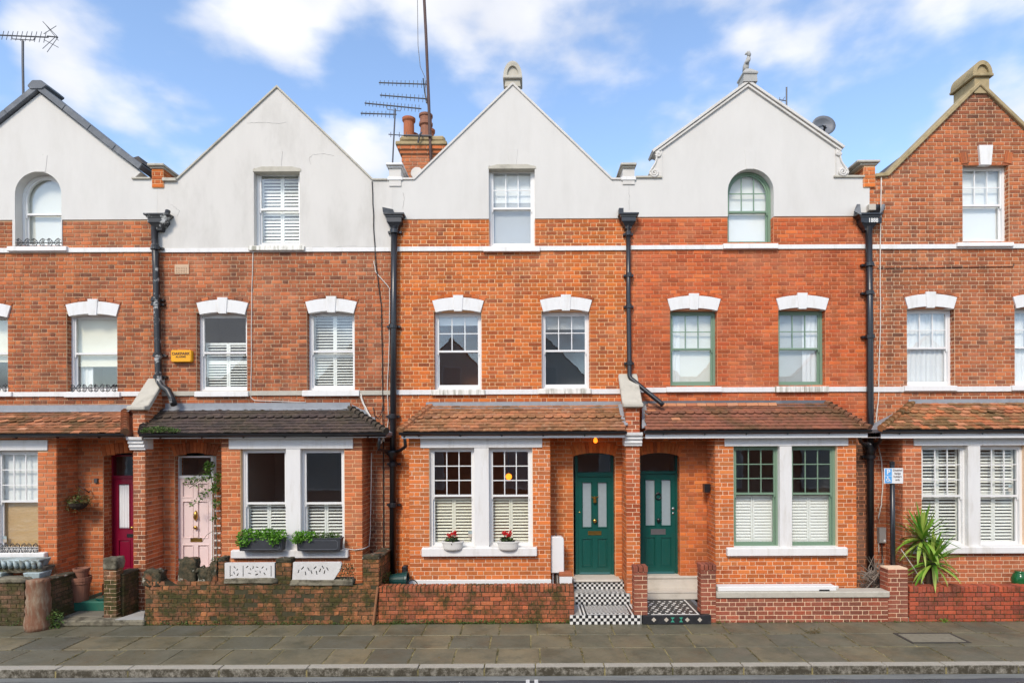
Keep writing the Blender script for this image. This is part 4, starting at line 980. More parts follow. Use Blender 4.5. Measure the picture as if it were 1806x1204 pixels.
# finial of the third house: pedestal with round-topped block
def scoop_finial(hn, xc, base, neck, top, wn, wt, mat, y0, y1):
    root = HS[hn]['root']; xm, z0 = P(xc, base, 0); z1 = ZZ(xc, neck, 0); z2 = ZZ(xc, top, 0); wn /= 88.0; wt /= 88.0
    a = MB(); a.prism([(xm - wn * 1.1, z0), (xm + wn * 1.1, z0), (xm + wn, z0 + .1), (xm + wn, z1), (xm - wn, z1), (xm - wn, z0 + .1)], y0 + .05, y1 - .05); o = a.build('finial', M[mat], root, bev=0.006)
    b_ = MB(); b_.box(xm - wt, xm + wt, y0, y1, z1 + .001, z1 + .06); b_.build('finial_band', M[mat], o, bev=0.012)
    zz = z1 + 0.062; r = wt * 0.96; h_ = z2 - zz
    out = [(xm + r * math.cos(math.pi * i / 16), zz + h_ * math.sin(math.pi * i / 16)) for i in range(17)]
    inn = [(xm + r * .62 * math.cos(math.pi * i / 12), zz + .02 + (h_ * .62) * math.sin(math.pi * i / 12)) for i in range(13)]
    c = MB(); c.prism(out, y0 + .03, y1 - .03, [inn]); c.build('finial_arch', M[mat], o)
    d = MB(); d.prism([(x, z) for x, z in inn], y0 + .07, y1 - .07); d.build('finial_core', M[mat], o)
scoop_finial(3, 905, 153, 141, 109, 13, 17, 'stone', -0.06, 0.34)
scoop_finial(5, 1731, 166, 138, 109, 13, 18, 'stonem', -0.08, 0.62)
# scrolls on the shaped gable
def scroll(xc, yc, s, root):
    o = None
    m = MB(); pts = [(0, 24), (20, 24), (23, 17), (20, 10), (13, 2), (9, -6), (8, -14), (10, -20), (4, -24), (0, -24)]
    m.prism([P(xc + s * px, yc + py, 0) for px, py in pts], -0.035, 0.22); o = m.build('scroll', M['render2'], root)
    for cx_, cy_, r0 in ((13, 16, 7.5), (6, -17, 4.5)):
        sp = MB(); pt = []
        for i in range(26):
            t = i / 25 * 3.6 * math.pi; r = r0 * (1 - i / 30)
            pt.append(PP(xc + s * (cx_ + r * math.cos(t)), yc + cy_ + r * math.sin(t), -0.042))
        sp.tube(pt, 0.024, 6); sp.build('scroll_volute', M['render2'], o, smooth=True)
    sp = MB(); sp.tube([PP(xc + s * px, yc + py, -0.04) for px, py in ((20, 20), (21, 14), (16, 6), (11, -2), (9, -10), (9, -16))], 0.02, 6); sp.build('scroll_edge', M['render2'], o, smooth=True)
scroll(1168, 289, -1, HS[4]['root']); scroll(1474, 287, 1, HS[4]['root'])
# small statue: a seated beast on a pyramid base
st = MB(); b0 = PP(1319, 147, 0.08)
def sec(zs):
    for (z0, w0, d0), (z1, w1, d1) in zip(zs, zs[1:]):
        st.hexa([(b0.x - w0, b0.y - d0, b0.z + z0), (b0.x + w0, b0.y - d0, b0.z + z0), (b0.x + w0, b0.y + d0, b0.z + z0), (b0.x - w0, b0.y + d0, b0.z + z0), (b0.x - w1, b0.y - d1, b0.z + z1), (b0.x + w1, b0.y - d1, b0.z + z1), (b0.x + w1, b0.y + d1, b0.z + z1), (b0.x - w1, b0.y + d1, b0.z + z1)])
sec([(-.06, .14, .17), (.08, .13, .16), (.10, .15, .18), (.13, .15, .18), (.26, .05, .06)])
so = st.build('statue_base', M['stoneg'], HS[4]['root'])
sb = MB(); q = lambda px, py, y=0.08: PP(px, py, y)
sb.tube([q(1315, 126), q(1316, 119), q(1318, 111), q(1320, 105), q(1321, 100)], [.055, .062, .05, .038, .028], 10)
sb.tube([q(1321, 101), q(1322, 97), q(1320, 93), q(1318, 92)], [.03, .042, .04, .02], 10)
sb.tube([q(1318, 94), q(1316, 95.5), q(1315, 97)], [.026, .018, .01], 8)
sb.tube([q(1317, 112, .02), q(1322, 106, 0), q(1324, 102, -.01)], [.03, .024, .012], 8)
sb.tube([q(1317, 112, .14), q(1322, 107, .17), q(1324, 103, .18)], [.03, .024, .012], 8)
sb.build('statue', M['stoneg'], so, smooth=True)

# ------------------------------------------------------------------ porch roofs, parapets and piers between doors
r1, g1 = porch_roof(HS[1]['root'], -100, -150, 221, 221, 1, top_py=(727, 723), bot_py=764, scal=(3, 4), lead_side=False)
r2, g2 = porch_roof(HS[2]['root'], 262, 251, 616, 681, 2, top_py=(722, 719), bot_py=763, scal=(3,))
r3, g3 = porch_roof(HS[3]['root'], 762, 707, 1101, 1104, 3, top_py=(716, 714), bot_py=760, scal=(4,), lead_side=False)
r4, g4 = porch_roof(HS[4]['root'], 1139, 1139, 1456, 1534, 4, top_py=(713, 710), bot_py=757, scal=(3,), lead_side=False, wob=0.5)
r5, g5 = porch_roof(HS[5]['root'], 1612, 1556, 1895, 1900, 5, top_py=(712, 709), bot_py=756, scal=(2, 3), wob=1.6)
flashing(HS[1]['root'], -139, 232, 714, 725, 'lead'); flashing(HS[2]['root'], 292, 618, 710, 722, 'lead')
flashing(HS[3]['root'], 752, 1100, 708, 718, 'lead'); flashing(HS[4]['root'], 1134, 1458, 706, 715, 'leadd'); flashing(HS[5]['root'], 1604, 1952, 703, 715, 'lead')
# row of new terracotta tiles under the flashing of the fourth house, and splashes of bright replacement tiles
M['newtile'] = tile_mat('new_clay_tile', [(0.50,0.19,0.085),(0.58,0.26,0.13),(0.44,0.15,0.07),(0.62,0.34,0.20)], lichen=0.1, moss=0.0)
x = g4['xlt'] + 0.03
while x < g4['xrt'] - 1.15:
    w = random.uniform(0.16, 0.24); q = MB(); q.box(-w/2 + .003, w/2 - .003, -0.007, 0.007, -0.04, 0.04)
    link('ridge_tile', q.mesh('ridge_tile', M['newtile'], bev=0.003), r4, loc=(x + w/2, -0.105, g4['zt'] - 0.022), rot=(-0.62 + random.uniform(-.05,.05), random.uniform(-.03,.03), 0)); x += w
# stepped lead beside the hips
for hn, pts in ((2, [(620, 712), (640, 722), (650, 722), (652, 735), (662, 735), (664, 748), (672, 750), (680, 766), (664, 766)]), (3, [(752, 716), (758, 710), (764, 716), (734, 738), (728, 742), (728, 734), (744, 728)]), (4, [(1456, 711), (1464, 718), (1474, 724), (1462, 722)]), (5, [(1618, 704), (1604, 708), (1600, 716), (1588, 720), (1584, 730), (1572, 736), (1566, 748), (1552, 764), (1560, 764), (1612, 714)])):
    q = MB(); q.prism([P(px, py, -.02) for px, py in pts], -0.026, -0.014); q.build('stepped_flashing', M['lead'], HS[hn]['root'])
# bright tiles scattered on houses one, four and five
for roof, k in ((r1, 26), (r4, 3), (r5, 40)):
    ch = [o for o in roof.children if o.name.startswith('roof_tile')]
    for o in random.sample(ch, min(k, len(ch))):
        o.data = o.data.copy(); o.data.materials[0] = M['newtile']

def porch_pier(hn, fx0, fx1, other, coping_px, front_top, console, key):
    """brick pier between two doors that rises through the roof as a parapet with a sloping stone"""
    root = HS[hn]['root']; bw = HS[hn]['bw']
    X0, X1 = XX(fx0, 880, -0.56), XX(fx1, 880, -0.56)
    zf = ZZ((fx0 + fx1) / 2, front_top, -0.60); zw = ZZ((fx0 + fx1) / 2, coping_px, 0)
    m = MB(); m.prism([(-0.551, 0.0), (0.008, 0.0), (0.008, zw), (-0.551, zf)], X0 + .009, X1 - .009, axis='x'); m.build('porch_pier', M['morw'], root)
    rc = lay(rect(X0, X1, 0.0, zf - 0.005), z0=0.0, S=0.21, Hd=0.1)
    bw.put(rc, 'f', -0.551, as_obj=True)
    side = [(-0.56, 0), (-0.002, 0), (-0.002, zw - .03), (-0.56, zf - .03)]
    bw.put(lay(side, z0=0.0), 'r', X1 - .009, mi=1); bw.put(lay(side, z0=0.0), 'l', X0 + .009, mi=1)
    # sloping coping stone with a nose at the front
    cx0, cx1 = X0 - 0.055, X1 + 0.055
    c = MB(); c.prism([(-0.66, zf), (-0.50, zf), (-0.002, zw), (-0.002, zw + .11), (-0.54, zf + .10), (-0.66, zf + .075)], cx0, cx1, axis='x'); c.build('coping_stone', M['stone'], root, bev=0.015)
    # moulded corbel below the eaves
    zc0, zc1 = ZZ((fx0+fx1)/2, console[1], -.62), ZZ((fx0+fx1)/2, console[0], -.70)
    hh = zc1 - zc0; prof = [(-0.56, zc0), (-0.60, zc0), (-0.61, zc0 + hh * .16), (-0.635, zc0 + hh * .22), (-0.625, zc0 + hh * .42), (-0.665, zc0 + hh * .52), (-0.65, zc0 + hh * .70), (-0.70, zc0 + hh * .78), (-0.71, zc0 + hh), (-0.56, zc0 + hh)]
    d = MB(); d.prism(prof, X0 - 0.03, X1 + 0.03, axis='x'); d.build('corbel', M['whites'], root, bev=0.003)
    for ea, eb in ((X0 - 0.035, X0 + .002), (X1 - .002, X1 + 0.035)):
        e = MB(); e.box(ea, eb, -0.555, -0.36, zc0 + hh * .05, zc1 - .02); e.build('corbel_side', M['whites'], root, bev=0.003)
porch_pier(2, 235, 257, 1, 676, 723, (770, 793), 1)
porch_pier(4, 1105, 1130, 3, 668, 718, (762, 786), 3)
# lead gutters each side of the parapet at house three/four
for hn, pts in ((3, [(1091, 716), (1098, 714), (1108, 750), (1099, 752)]), (4, [(1133, 722), (1140, 716), (1146, 752), (1133, 756)])):
    q = MB(); V = [PP(px, py, -0.10 if py < 730 else -0.60) + Vector((0, 0, .03)) for px, py in pts]; q.add([tuple(v) for v in V] + [tuple(v - Vector((0, 0, .02))) for v in V], [(0,1,2,3),(4,7,6,5),(0,4,5,1),(1,5,6,2),(2,6,7,3),(3,7,4,0)]); q.build('lead_soaker', M['lead'], HS[hn]['root'])
for hn in (1, 2, 3, 4, 5): HS[hn]['bw'].done()

# ------------------------------------------------------------------ front doors
lf, (a, b_, c, e) = door(HS[3]['root'], (1020, 840, 1079, 1014), (1020, 800, 1079, 832), 0.19, 'doorgreen', 'glazed2'); W = b_ - a; T = e - c; mxx = (a + b_) / 2
knob(lf, mxx, 0.19, c + T * .555, 0.042, 'brass'); letterbox(lf, mxx - .135, mxx + .135, c + T * .41, c + T * .45, 0.19, 'brass')
k = MB(); k.tube([(mxx, 0.165, c + T*.79), (mxx, 0.15, c + T*.775), (mxx, 0.15, c + T*.745), (mxx, .165, c + T*.735)], [.02, .03, .034, .018], 10); k.prism([(mxx, c+T*.775), (mxx - .06, c+T*.79), (mxx - .075, c+T*.805), (mxx - .02, c+T*.795), (mxx, c+T*.805), (mxx + .02, c+T*.795), (mxx + .075, c+T*.805), (mxx + .06, c+T*.79)], 0.172, 0.188)
k.build('door_knocker', M['brass'], lf, smooth=False)
k = MB(); k.lathe([(.014, .002), (.014, -.01), (.006, -.014)], (a + .035, .19, c + T*.64), 10, axis='y'); k.build('door_lock', M['brass'], lf)
lf, (a, b_, c, e) = door(HS[4]['root'], (1131, 835, 1192, 1013), (1131, 799, 1192, 830), 0.19, 'doorgreen', 'glazed2'); T = e - c; mxx = (a + b_) / 2
knob(lf, mxx, 0.19, c + T * .545, 0.042, 'black'); letterbox(lf, mxx - .15, mxx + .15, c + T * .40, c + T * .455, 0.19, 'chrome')
k = MB(); k.tube([(mxx + .058 * math.cos(t), .165, c + T*.78 + .058 * math.sin(t)) for t in [2*math.pi*i/20 for i in range(21)]], .011, 8); k.lathe([(.025, .0), (.022, -.03), (.006, -.034)], (mxx, .19, c + T*.81), 10, axis='y'); k.build('door_knocker', M['black'], lf, smooth=True)
k = MB(); k.lathe([(.026, .0), (.026, -.025), (.012, -.03)], (b_ - .05, .19, c + T*.655), 12, axis='y'); k.lathe([(.02, .0), (.02, -.02), (.01, -.024)], (b_ - .05, .19, c + T*.61), 12, axis='y'); k.build('door_lock', M['chrome'], lf)
lf, (a, b_, c, e) = door(HS[2]['root'], (317, 843, 374, 1010), (317, 806, 374, 838), 0.14, 'pink', 'six', frame='white'); T = e - c; mxx = (a + b_) / 2
knob(lf, mxx + .02, 0.14, c + T * .485, 0.04, 'brass'); letterbox(lf, mxx - .10, mxx + .14, c + T * .33, c + T * .375, 0.14, 'brass')
k = MB(); k.tube([(mxx + .02, .13, c + T*.66), (mxx + .02, .115, c + T*.64), (mxx + .02, .11, c + T*.59), (mxx + .02, .118, c + T*.56)], [.015, .032, .046, .02], 10); k.build('door_knocker', M['brass'], lf, smooth=True)
lf, (a, b_, c, e) = door(HS[1]['root'], (201, 843, 271, 1016), (201, 804, 271, 838), 0.26, 'crimson', 'glazed2'); T = e - c; mxx = (a + b_) / 2
knob(lf, mxx - .0, 0.26, c + T * .50, 0.035, 'brass'); letterbox(lf, mxx - .13, mxx + .13, c + T * .40, c + T * .435, 0.26, 'black')
drape(lf, a + .12, a + .33, c + T*.5, c + T*.93, 0.266, 'net', 4, 'door_curtain', 0.004)
# dark halls behind the fanlights
for hn, x0, x1 in ((1, 190, 276), (2, 310, 381), (3, 1013, 1085), (4, 1127, 1199)):
    X0, X1, Zb, Zt = R(x0, 800, x1, 1010, 0.3); room(HS[hn]['root'], X0 - .02, X1 + .02, Zb - .1, Zt + .1, 0.36, 1.2, 'roomg')
# thresholds and steps
M['tilew'] = simple('white_mosaic', (0.72,0.71,0.67), 0.35, 0.05, 20, dirt=0.3, dirtc=(0.35,0.34,0.28)); M['tileb'] = simple('black_mosaic', (0.02,0.02,0.022), 0.35, 0.2, 20)
M['stepstone'] = simple('pale_step_stone', (0.56,0.52,0.45), 0.8, 0.08, 6, bmp=0.15, dirt=0.45, dirtc=(0.27,0.24,0.18)); M['grout'] = simple('tile_grout', (0.30,0.30,0.28), 0.9, 0.1, 10)
def checker(root, o, du, dv, nu, nv, s, name='mosaic_tile', phase=0, off=0.004):
    """little square tiles over a face: o corner, du/dv unit directions, s size"""
    n_ = du.cross(dv).normalized(); mb = MB(); g_ = 0.0016
    for i in range(nu):
        for j in range(nv):
            p = o + du * (i * s + g_) + dv * (j * s + g_); a_, b2 = du * (s - 2*g_), dv * (s - 2*g_); h_ = n_ * (off + random.uniform(-.0008, .0008))
            v = [p, p + a_, p + a_ + b2, p + b2]; v = [tuple(q) for q in v] + [tuple(q + h_) for q in v]
            mb.add(v, [(4,5,6,7),(0,1,5,4),(1,2,6,5),(2,3,7,6),(3,0,4,7)], (i + j + phase) % 2)
    ob = mb.build(name, [M['tilew'], M['tileb']], root, recalc=False); ob['kind'] = 'stuff'; return ob
UX, UY, UZ = Vector((1,0,0)), Vector((0,1,0)), Vector((0,0,1))
s3 = thing('tiled_steps', 'black and white mosaic steps up to left-hand green door', 'steps', (XX(1060,1090,-1.2), -1.2, 0.0), 'front steps')
xa, xb = XX(1006, 1092, -1.31), XX(1133, 1092, -1.31)
la, lb_ = XX(1016, 1060, -.6), XX(1107, 1060, -.6)
st3 = MB(); st3.box(xa, xb - .004, -1.305, -0.585, 0.0, 0.157); st3.box(la - .02, XX(1112, 1050, -.56), -0.585, 0.2, 0.0, 0.366); st3.box(la - .02, XX(1106, 1030, -.2), -0.245, 0.2, 0.3, 0.505)
st3.build('step_body', M['grout'], s3)
tt = MB(); tt.box(XX(1011, 1020, -.28), XX(1096, 1020, -.28), -0.29, 0.25, 0.507, 0.555); tt.build('threshold', M['stepstone'], s3, bev=0.012)
s_ = 0.0545
checker(s3, Vector((xa, -1.307, 0.0)), UX, UZ, int((xb - xa) / s_), 3, s_, phase=0)
s_ = 0.0485; nn = int((XX(1110,1050,-.56) - la) / s_); checker(s3, Vector((la, -0.587, 0.16)), UX, UZ, nn, 4, s_, phase=1)
s_ = 0.0475; nn = int((XX(1104,1030,-.2) - la) / s_); checker(s3, Vector((la, -0.247, 0.368)), UX, UZ, nn, 3, s_, phase=1)
s_ = 0.036; x0_, x1_ = la + .03, XX(1118, 1075, -.9); checker(s3, Vector((x0_ + .12, -1.20, 0.158)), UX, UY, int((x1_ - x0_ - .22) / s_), 15, s_)
bd = MB()
for i, w_ in enumerate((0, .032, .064, .096)):
    for xx in (x0_ + w_, x1_ - w_ - .03): bd.box(xx, xx + .028, -1.29, -0.60, 0.158, 0.1625, i % 2)
bd.box(x0_ + .12, x1_ - .12, -1.29, -1.262, 0.158, 0.1625, 1); bd.box(x0_ + .12, x1_ - .12, -1.258, -1.23, 0.158, 0.1625, 0); bd.box(x0_ + .12, x1_ - .12, -0.64, -0.615, 0.158, 0.1625, 1)
o = bd.build('border_tile', [M['tilew'], M['tileb']], s3); o['kind'] = 'stuff'
checker(s3, Vector((la, -0.56, 0.367)), UX, UY, 22, 7, 0.044)
# fourth house: dark encaustic landing and pale stone steps
M['dark'] = simple('dark_encaustic', (0.022,0.023,0.026), 0.4, 0.25, 12, dirt=0.25, dirtc=(0.10,0.10,0.10)); M['teal'] = simple('green_encaustic', (0.05,0.30,0.21), 0.4, 0.1, 12); M['beige'] = simple('beige_encaustic', (0.48,0.43,0.36), 0.5, 0.1, 12)
M['slatepav'] = simple('slate_paving', (0.13,0.14,0.16), 0.6, 0.2, 8)
s4 = thing('tiled_steps', 'pale stone steps with dark star tiled landing at right-hand green door', 'steps', (XX(1195,1090,-1.2), -1.2, 0.0), 'front steps')
xa, xb = XX(1134.5, 1092, -1.33), XX(1255, 1092, -1.33)
q = MB(); q.box(xa, xb, -1.33, -0.27, 0.0, 0.158); q.build('landing', M['dark'], s4, bev=0.006)
q = MB(); X0, X1, Zb, Zt = R(1125, 1046, 1246, 1058, -.25); q.box(X0, X1, -0.27, 0.2, 0.158, 0.292); q.box(X0, X1, -0.285, -0.05, 0.2921, 0.312); q.build('step', M['stepstone'], s4, bev=0.006)
q = MB(); q.box(X0, X1, -0.04, 0.2, 0.29, 0.52); q.box(X0, X1, -0.06, 0.25, 0.5201, 0.565); q.build('step', M['stepstone'], s4, bev=0.006)
q = MB(); wx0, wx1 = XX(1150, 1085, -1.3), XX(1235, 1085, -1.3); fx1 = XX(1210, 1058, -.3)
for (p0, p1, y0, y1) in ((wx0, wx1, -1.275, -1.25),): q.box(p0, p1, y0, y1, .158, .1625)
q.box(wx1 - .028, wx1, -1.249, -0.30, .158, .1625); q.box(wx0 - .16, wx0 - .132, -1.1, -0.30, .158, .1625)
q.build('border_tile', M['tilew'], s4); 
q = MB(); q.box(wx1 + .10, xb - .02, -1.2, -0.3, .158, .1618); q.build('slate_strip', M['slatepav'], s4)
st_ = MB()
for i in range(8):
    for j in range(8):
        cx = wx0 - .05 + (i + (j % 2) * .5) * .108; cy = -1.19 + j * .11
        if cx > wx1 - .06: continue
        r_ = .032 if (i + j) % 2 == 0 else .014
        st_.lathe([(r_, 0), (r_, .0045)], (cx, cy, .158), 8)
o = st_.build('star_tile', M['tilew'], s4); o['kind'] = 'stuff'
for px, kind in ((1154, 'd'), (1176, 'd'), (1187, 't'), (1202, 't'), (1213, 'd'), (1235, 'd')):
    x, z = P(px, 1092, -1.332); q = MB(); r_ = .042
    if kind == 'd': q.prism([(x - r_, z), (x, z - r_), (x + r_, z), (x, z + r_)], -1.336, -1.328); q.build('inset_tile', M['beige'], s4)
    else: q.prism([(x - .036, z - .042), (x + .036, z - .042), (x, z)], -1.336, -1.328); q.prism([(x, z), (x + .036, z + .042), (x - .036, z + .042)], -1.336, -1.328); q.build('inset_tile', M['teal'], s4)
# plinths
for hn, x0, x1, yt, yb, pj in ((3, 722, 973, 1022, 1032, .03), (4, 1264, 1480, 1033, 1043, .03)):
    X0, X1, Zb, Zt = R(x0, yt, x1, yb, BAYY - pj); q = MB(); q.box(X0, X1, BAYY - pj, BAYY + .01, 0.05, Zt); q.build('plinth', M['white'], HS[hn]['root'], bev=0.006)

# ------------------------------------------------------------------ downpipes and hopper heads
downpipe(HS[2]['root'], [(273, 400, -.11), (276, 480, -.11), (280, 660, -.11), (281, 672, -.13), (287, 681, -.18), (297, 688, -.22), (303, 700, -.25), (308, 714, -.28)], 0.062, 'blackp',
    [(275, 437, -.11), (275.5, 528, -.11), (276, 536, -.11), (279, 626, -.11), (280, 664, -.11)], (256, 300, 377, 405, -.15), hmat='blackp')
q = MB(); q.tube([PP(291, 392, -.12), PP(295, 380, -.14), PP(297, 372, -.1)], 0.05, 8); q.build('overflow_spout', M['blackp'], HS[2]['root'])
downpipe(HS[3]['root'], [(696, 400, -.11), (695, 560, -.11), (693, 1015, -.13)], 0.064, 'black',
    [(696, 408, -.11), (694, 575, -.11), (693, 734, -.12), (694, 818, -.13), (694, 890, -.13)], (678, 714, 376, 405, -.15))
q = MB(); q.hexa([PP(676, 374, -.2), PP(697, 378, -.2), PP(697, 378, -.01), PP(676, 374, -.01), PP(675, 365, -.24), PP(694, 369, -.24), PP(694, 369, -.01), PP(675, 365, -.01)]); q.build('lead_chute', M['leadd'], HS[3]['root'])
# branch connections under the eaves between houses two and three
q = MB(); q.tube([PP(670, 770, -.70), PP(669, 792, -.60), PP(680, 795, -.35), PP(692, 796, -.13)], 0.032, 10); q.tube([PP(714, 768, -.70), PP(716, 787, -.60), PP(706, 794, -.35), PP(694, 797, -.13)], 0.032, 10); q.lathe([(.06, -.14), (.07, -.06), (.15, .02), (.16, .06)], PP(693, 800, -.14), 14)
q.build('pipe_branch', M['black'], HS[3]['root'], smooth=True)
downpipe(HS[4]['root'], [(1109, 398, -.10), (1109, 520, -.10), (1111, 662, -.10), (1113, 667, -.12), (1166, 710, -.30), (1170, 714, -.32)], 0.046, 'black',
    [(1109, 412, -.10), (1110, 485, -.10), (1110, 540, -.10), (1111, 640, -.10)], (1092, 1127, 376, 402, -.15))
q = MB(); q.box(*R(1092, 368, 1100, 378, -.1)[:2], -.14, -.01, *R(1092, 368, 1100, 378, -.1)[2:]); q.build('overflow_spout', M['black'], HS[4]['root'])
d5 = downpipe(HS[5]['root'], [(1533, 400, -.11), (1535, 580, -.11), (1536, 770, -.12), (1536, 1010, -.13)], 0.062, 'black',
    [(1534, 466, -.11), (1534, 516, -.11), (1535, 593, -.11), (1536, 805, -.13)], (1513, 1556, 376, 405, -.16))
x, z = P(1541, 388.5, -.18); text('1888', 0.115, 'tilew', d5, (x, -0.178, z), sx=0.85, bold=0.002)
q = MB(); q.box(XX(1524, 385, -.17), XX(1556, 385, -.17), -.174, -.11, ZZ(1540, 393, -.17), ZZ(1540, 384, -.17)); q.build('date_panel', M['black'], d5, bev=.003)
q = MB()
q.hexa([PP(1507, 372, -.2), PP(1520, 379, -.2), PP(1520, 379, -.02), PP(1507, 372, -.02), PP(1512, 360, -.26), PP(1518, 360, -.26), PP(1518, 360, -.02), PP(1512, 360, -.02)]); q.hexa([PP(1552, 377, -.2), PP(1560, 370, -.2), PP(1560, 370, -.02), PP(1552, 377, -.02), PP(1556, 360, -.24), PP(1562, 360, -.24), PP(1562, 360, -.02), PP(1556, 360, -.02)])
q.build('lead_chute', M['lead'], d5)
q = MB(); q.box(XX(1533, 366, -.1), XX(1545, 366, -.1), -.12, -.02, ZZ(1540, 371, -.1), ZZ(1540, 360, -.1)); q.build('loose_brick', M['beige'], d5, bev=.006)
q = MB(); q.box(XX(1514, 366, -.05), XX(1557, 366, -.05), -.012, -.006, ZZ(1536, 379, -.05), ZZ(1536, 359, -.05)); q.build('outlet_back', M['black'], d5)
q = MB(); q.tube([PP(1515, 762, -.70), PP(1518, 778, -.55), PP(1530, 790, -.15)], 0.03, 8); q.tube([PP(1556, 762, -.70), PP(1553, 778, -.5), PP(1540, 790, -.15)], 0.035, 8); q.lathe([(.06, -.2), (.10, -.06), (.13, .02), (.13, .10)], PP(1536, 788, -.14), 12); q.build('pipe_branch', M['black'], d5, smooth=True)

# hairline cracks in the rendered gables
for hn, pts in ((2, [(436, 217), (462, 216), (490, 218), (509, 216)]), (2, [(590, 275), (570, 271), (552, 273), (546, 280), (548, 292)]), (2, [(665, 436), (620, 434), (580, 437), (545, 435)]), (1, [(256, 378), (262, 384), (260, 400)]), (1, [(76, 272), (74, 286), (75, 300)]), (3, [(712, 340), (714, 352), (711, 372)]), (4, [(1110, 326), (1111, 350), (1110, 374)]), (2, [(302, 360), (318, 372), (312, 384)])):
    q = MB(); V = []
    for (p0, p1) in zip(pts, pts[1:]):
        for k in range(6): V.append(PP(p0[0] + (p1[0] - p0[0]) * k / 6 + random.uniform(-.8, .8), p0[1] + (p1[1] - p0[1]) * k / 6 + random.uniform(-.8, .8), -.0145))
    q.tube(V, [random.uniform(.0015, .004) for _ in V], 4); q.build('crack', M['stoneg'], HS[hn]['root'])
# ------------------------------------------------------------------ garden walls
GW = -1.24
GCOL = {
 'g1': [(0.10,0.06,0.034),(0.16,0.085,0.042),(0.07,0.05,0.032),(0.20,0.10,0.05)],
 'g2': [(0.22,0.075,0.028),(0.34,0.115,0.036),(0.15,0.065,0.030),(0.42,0.16,0.05),(0.28,0.085,0.03)],
 'g3': [(0.34,0.075,0.028),(0.46,0.11,0.036),(0.27,0.065,0.028),(0.50,0.135,0.045),(0.24,0.07,0.035)],
 'g4': [(0.25,0.052,0.026),(0.33,0.068,0.030),(0.20,0.052,0.030),(0.37,0.095,0.042)],
 'g5': [(0.34,0.045,0.016),(0.44,0.070,0.020),(0.26,0.040,0.018),(0.40,0.058,0.018)],
}
for k, ms, so_, ml in (('g1', 0.85, 0.5, 0.42), ('g2', 0.93, 0.6, 0.425), ('g3', 0.88, 0.35, 0.455), ('g4', 0.35, 0.3, 0.58), ('g5', 0.6, 0.35, 0.53)):
    M[k] = brick_mat('garden_brick_' + k, GCOL[k], 'object', soot=so_, moss=ms, pale=0.2 if k == 'g4' else 0.08, palec=(0.50,0.32,0.24), moss_lo=ml, rough=0.75 if k == 'g5' else 0.9)
    M[k + 'j'] = brick_mat('garden_brick_joined_' + k, GCOL[k], 'island', soot=so_, moss=ms, pale=0.08, moss_lo=ml)
M['mossg'] = simple('moss', (0.085,0.10,0.022), 0.95, 0.5, 14, bmp=0.8, dirt=0.6, dirtc=(0.03,0.035,0.012))
def bricks_on(root, rects, key, y, rough=1.0, dep=0.009, mo=None, cap=300):
    bw = Brickwork(root, key, [key + 'j'], cap); bw.put(rects, 'f', y + dep, as_obj=True, dep=dep, rough=rough); return bw
def garden_wall(label, x0, x1, yt, yb, key, mort, rowlock=False, y=GW, thick=0.215, rough=1.0, course=0.0787, joint=0.011, top=None, loc_px=None, name='garden_wall', erode=0.0):
    X0, X1, _, Zt = R(x0, yt, x1, yb, y); root = thing(name, label, 'wall', ((X0 + X1) / 2, y, 0), 'garden walls')
    zt = Zt - (0.112 if rowlock else 0.0)
    poly = rect(X0, X1, -0.005, zt) if top is None else [(X0, -0.005), (X1, -0.005)] + [P(px, py, y) for px, py in top[::-1]]
    inn = [(min(max(px, X0 + .01), X1 - .01), z if z < 0.05 else z - .008) for px, z in poly]
    c = MB(); c.prism(inn, y + 0.009, y + thick - .009); c.build('wall_core', M[mort], root)
    rc = lay(poly, z0=zt - math.ceil(zt / course) * course if top is None else 0.0, course=course, joint=joint)
    rc = [(a, b, max(c_, 0.0), d) for a, b, c_, d in rc if d > 0.03]
    if erode: rc = [q for q in rc if random.random() > erode]
    rc.sort(key=lambda q: abs((q[0] + q[1]) / 2))
    bw = Brickwork(root, key, [key + 'j'], 300)
    bw.put(rc, 'f', y + 0.009, as_obj=True, rough=rough)
    bw.put(lay(rect(y + .004, y + thick - .004, 0, zt), z0=0.0, course=course), 'r', X1 - .010); bw.put(lay(rect(y + .004, y + thick - .004, 0, zt), z0=0.0, course=course), 'l', X0 + .010)
    bw.done('end_bricks')
    if rowlock:
        x = X0; i = 0
        me = []
        for v in range(5):
            q = MB(); q.box(-.0335, .0335, -.111, .111, -.052, .052); q.v = [(a + random.uniform(-.003, .003), b + random.uniform(-.003, .003), c_ + random.uniform(-.004, .004)) for a, b, c_ in q.v]; me.append(q.mesh('coping_brick', M[key], bev=0.007))
        while x < X1 - 0.03:
            link('coping_brick', random.choice(me), root, loc=(x + .0375, y + .104, Zt - .053 + random.uniform(-.004, .004)), rot=(random.uniform(-.02, .02), random.uniform(-.03, .03), random.uniform(-.03, .03))); x += 0.0765
        q = MB(); q.box(X0 + .005, X1 - .005, y + .006, y + .2, zt - .004, Zt - .012); q.build('coping_bed', M[mort], root)
    return root, X0, X1, Zt
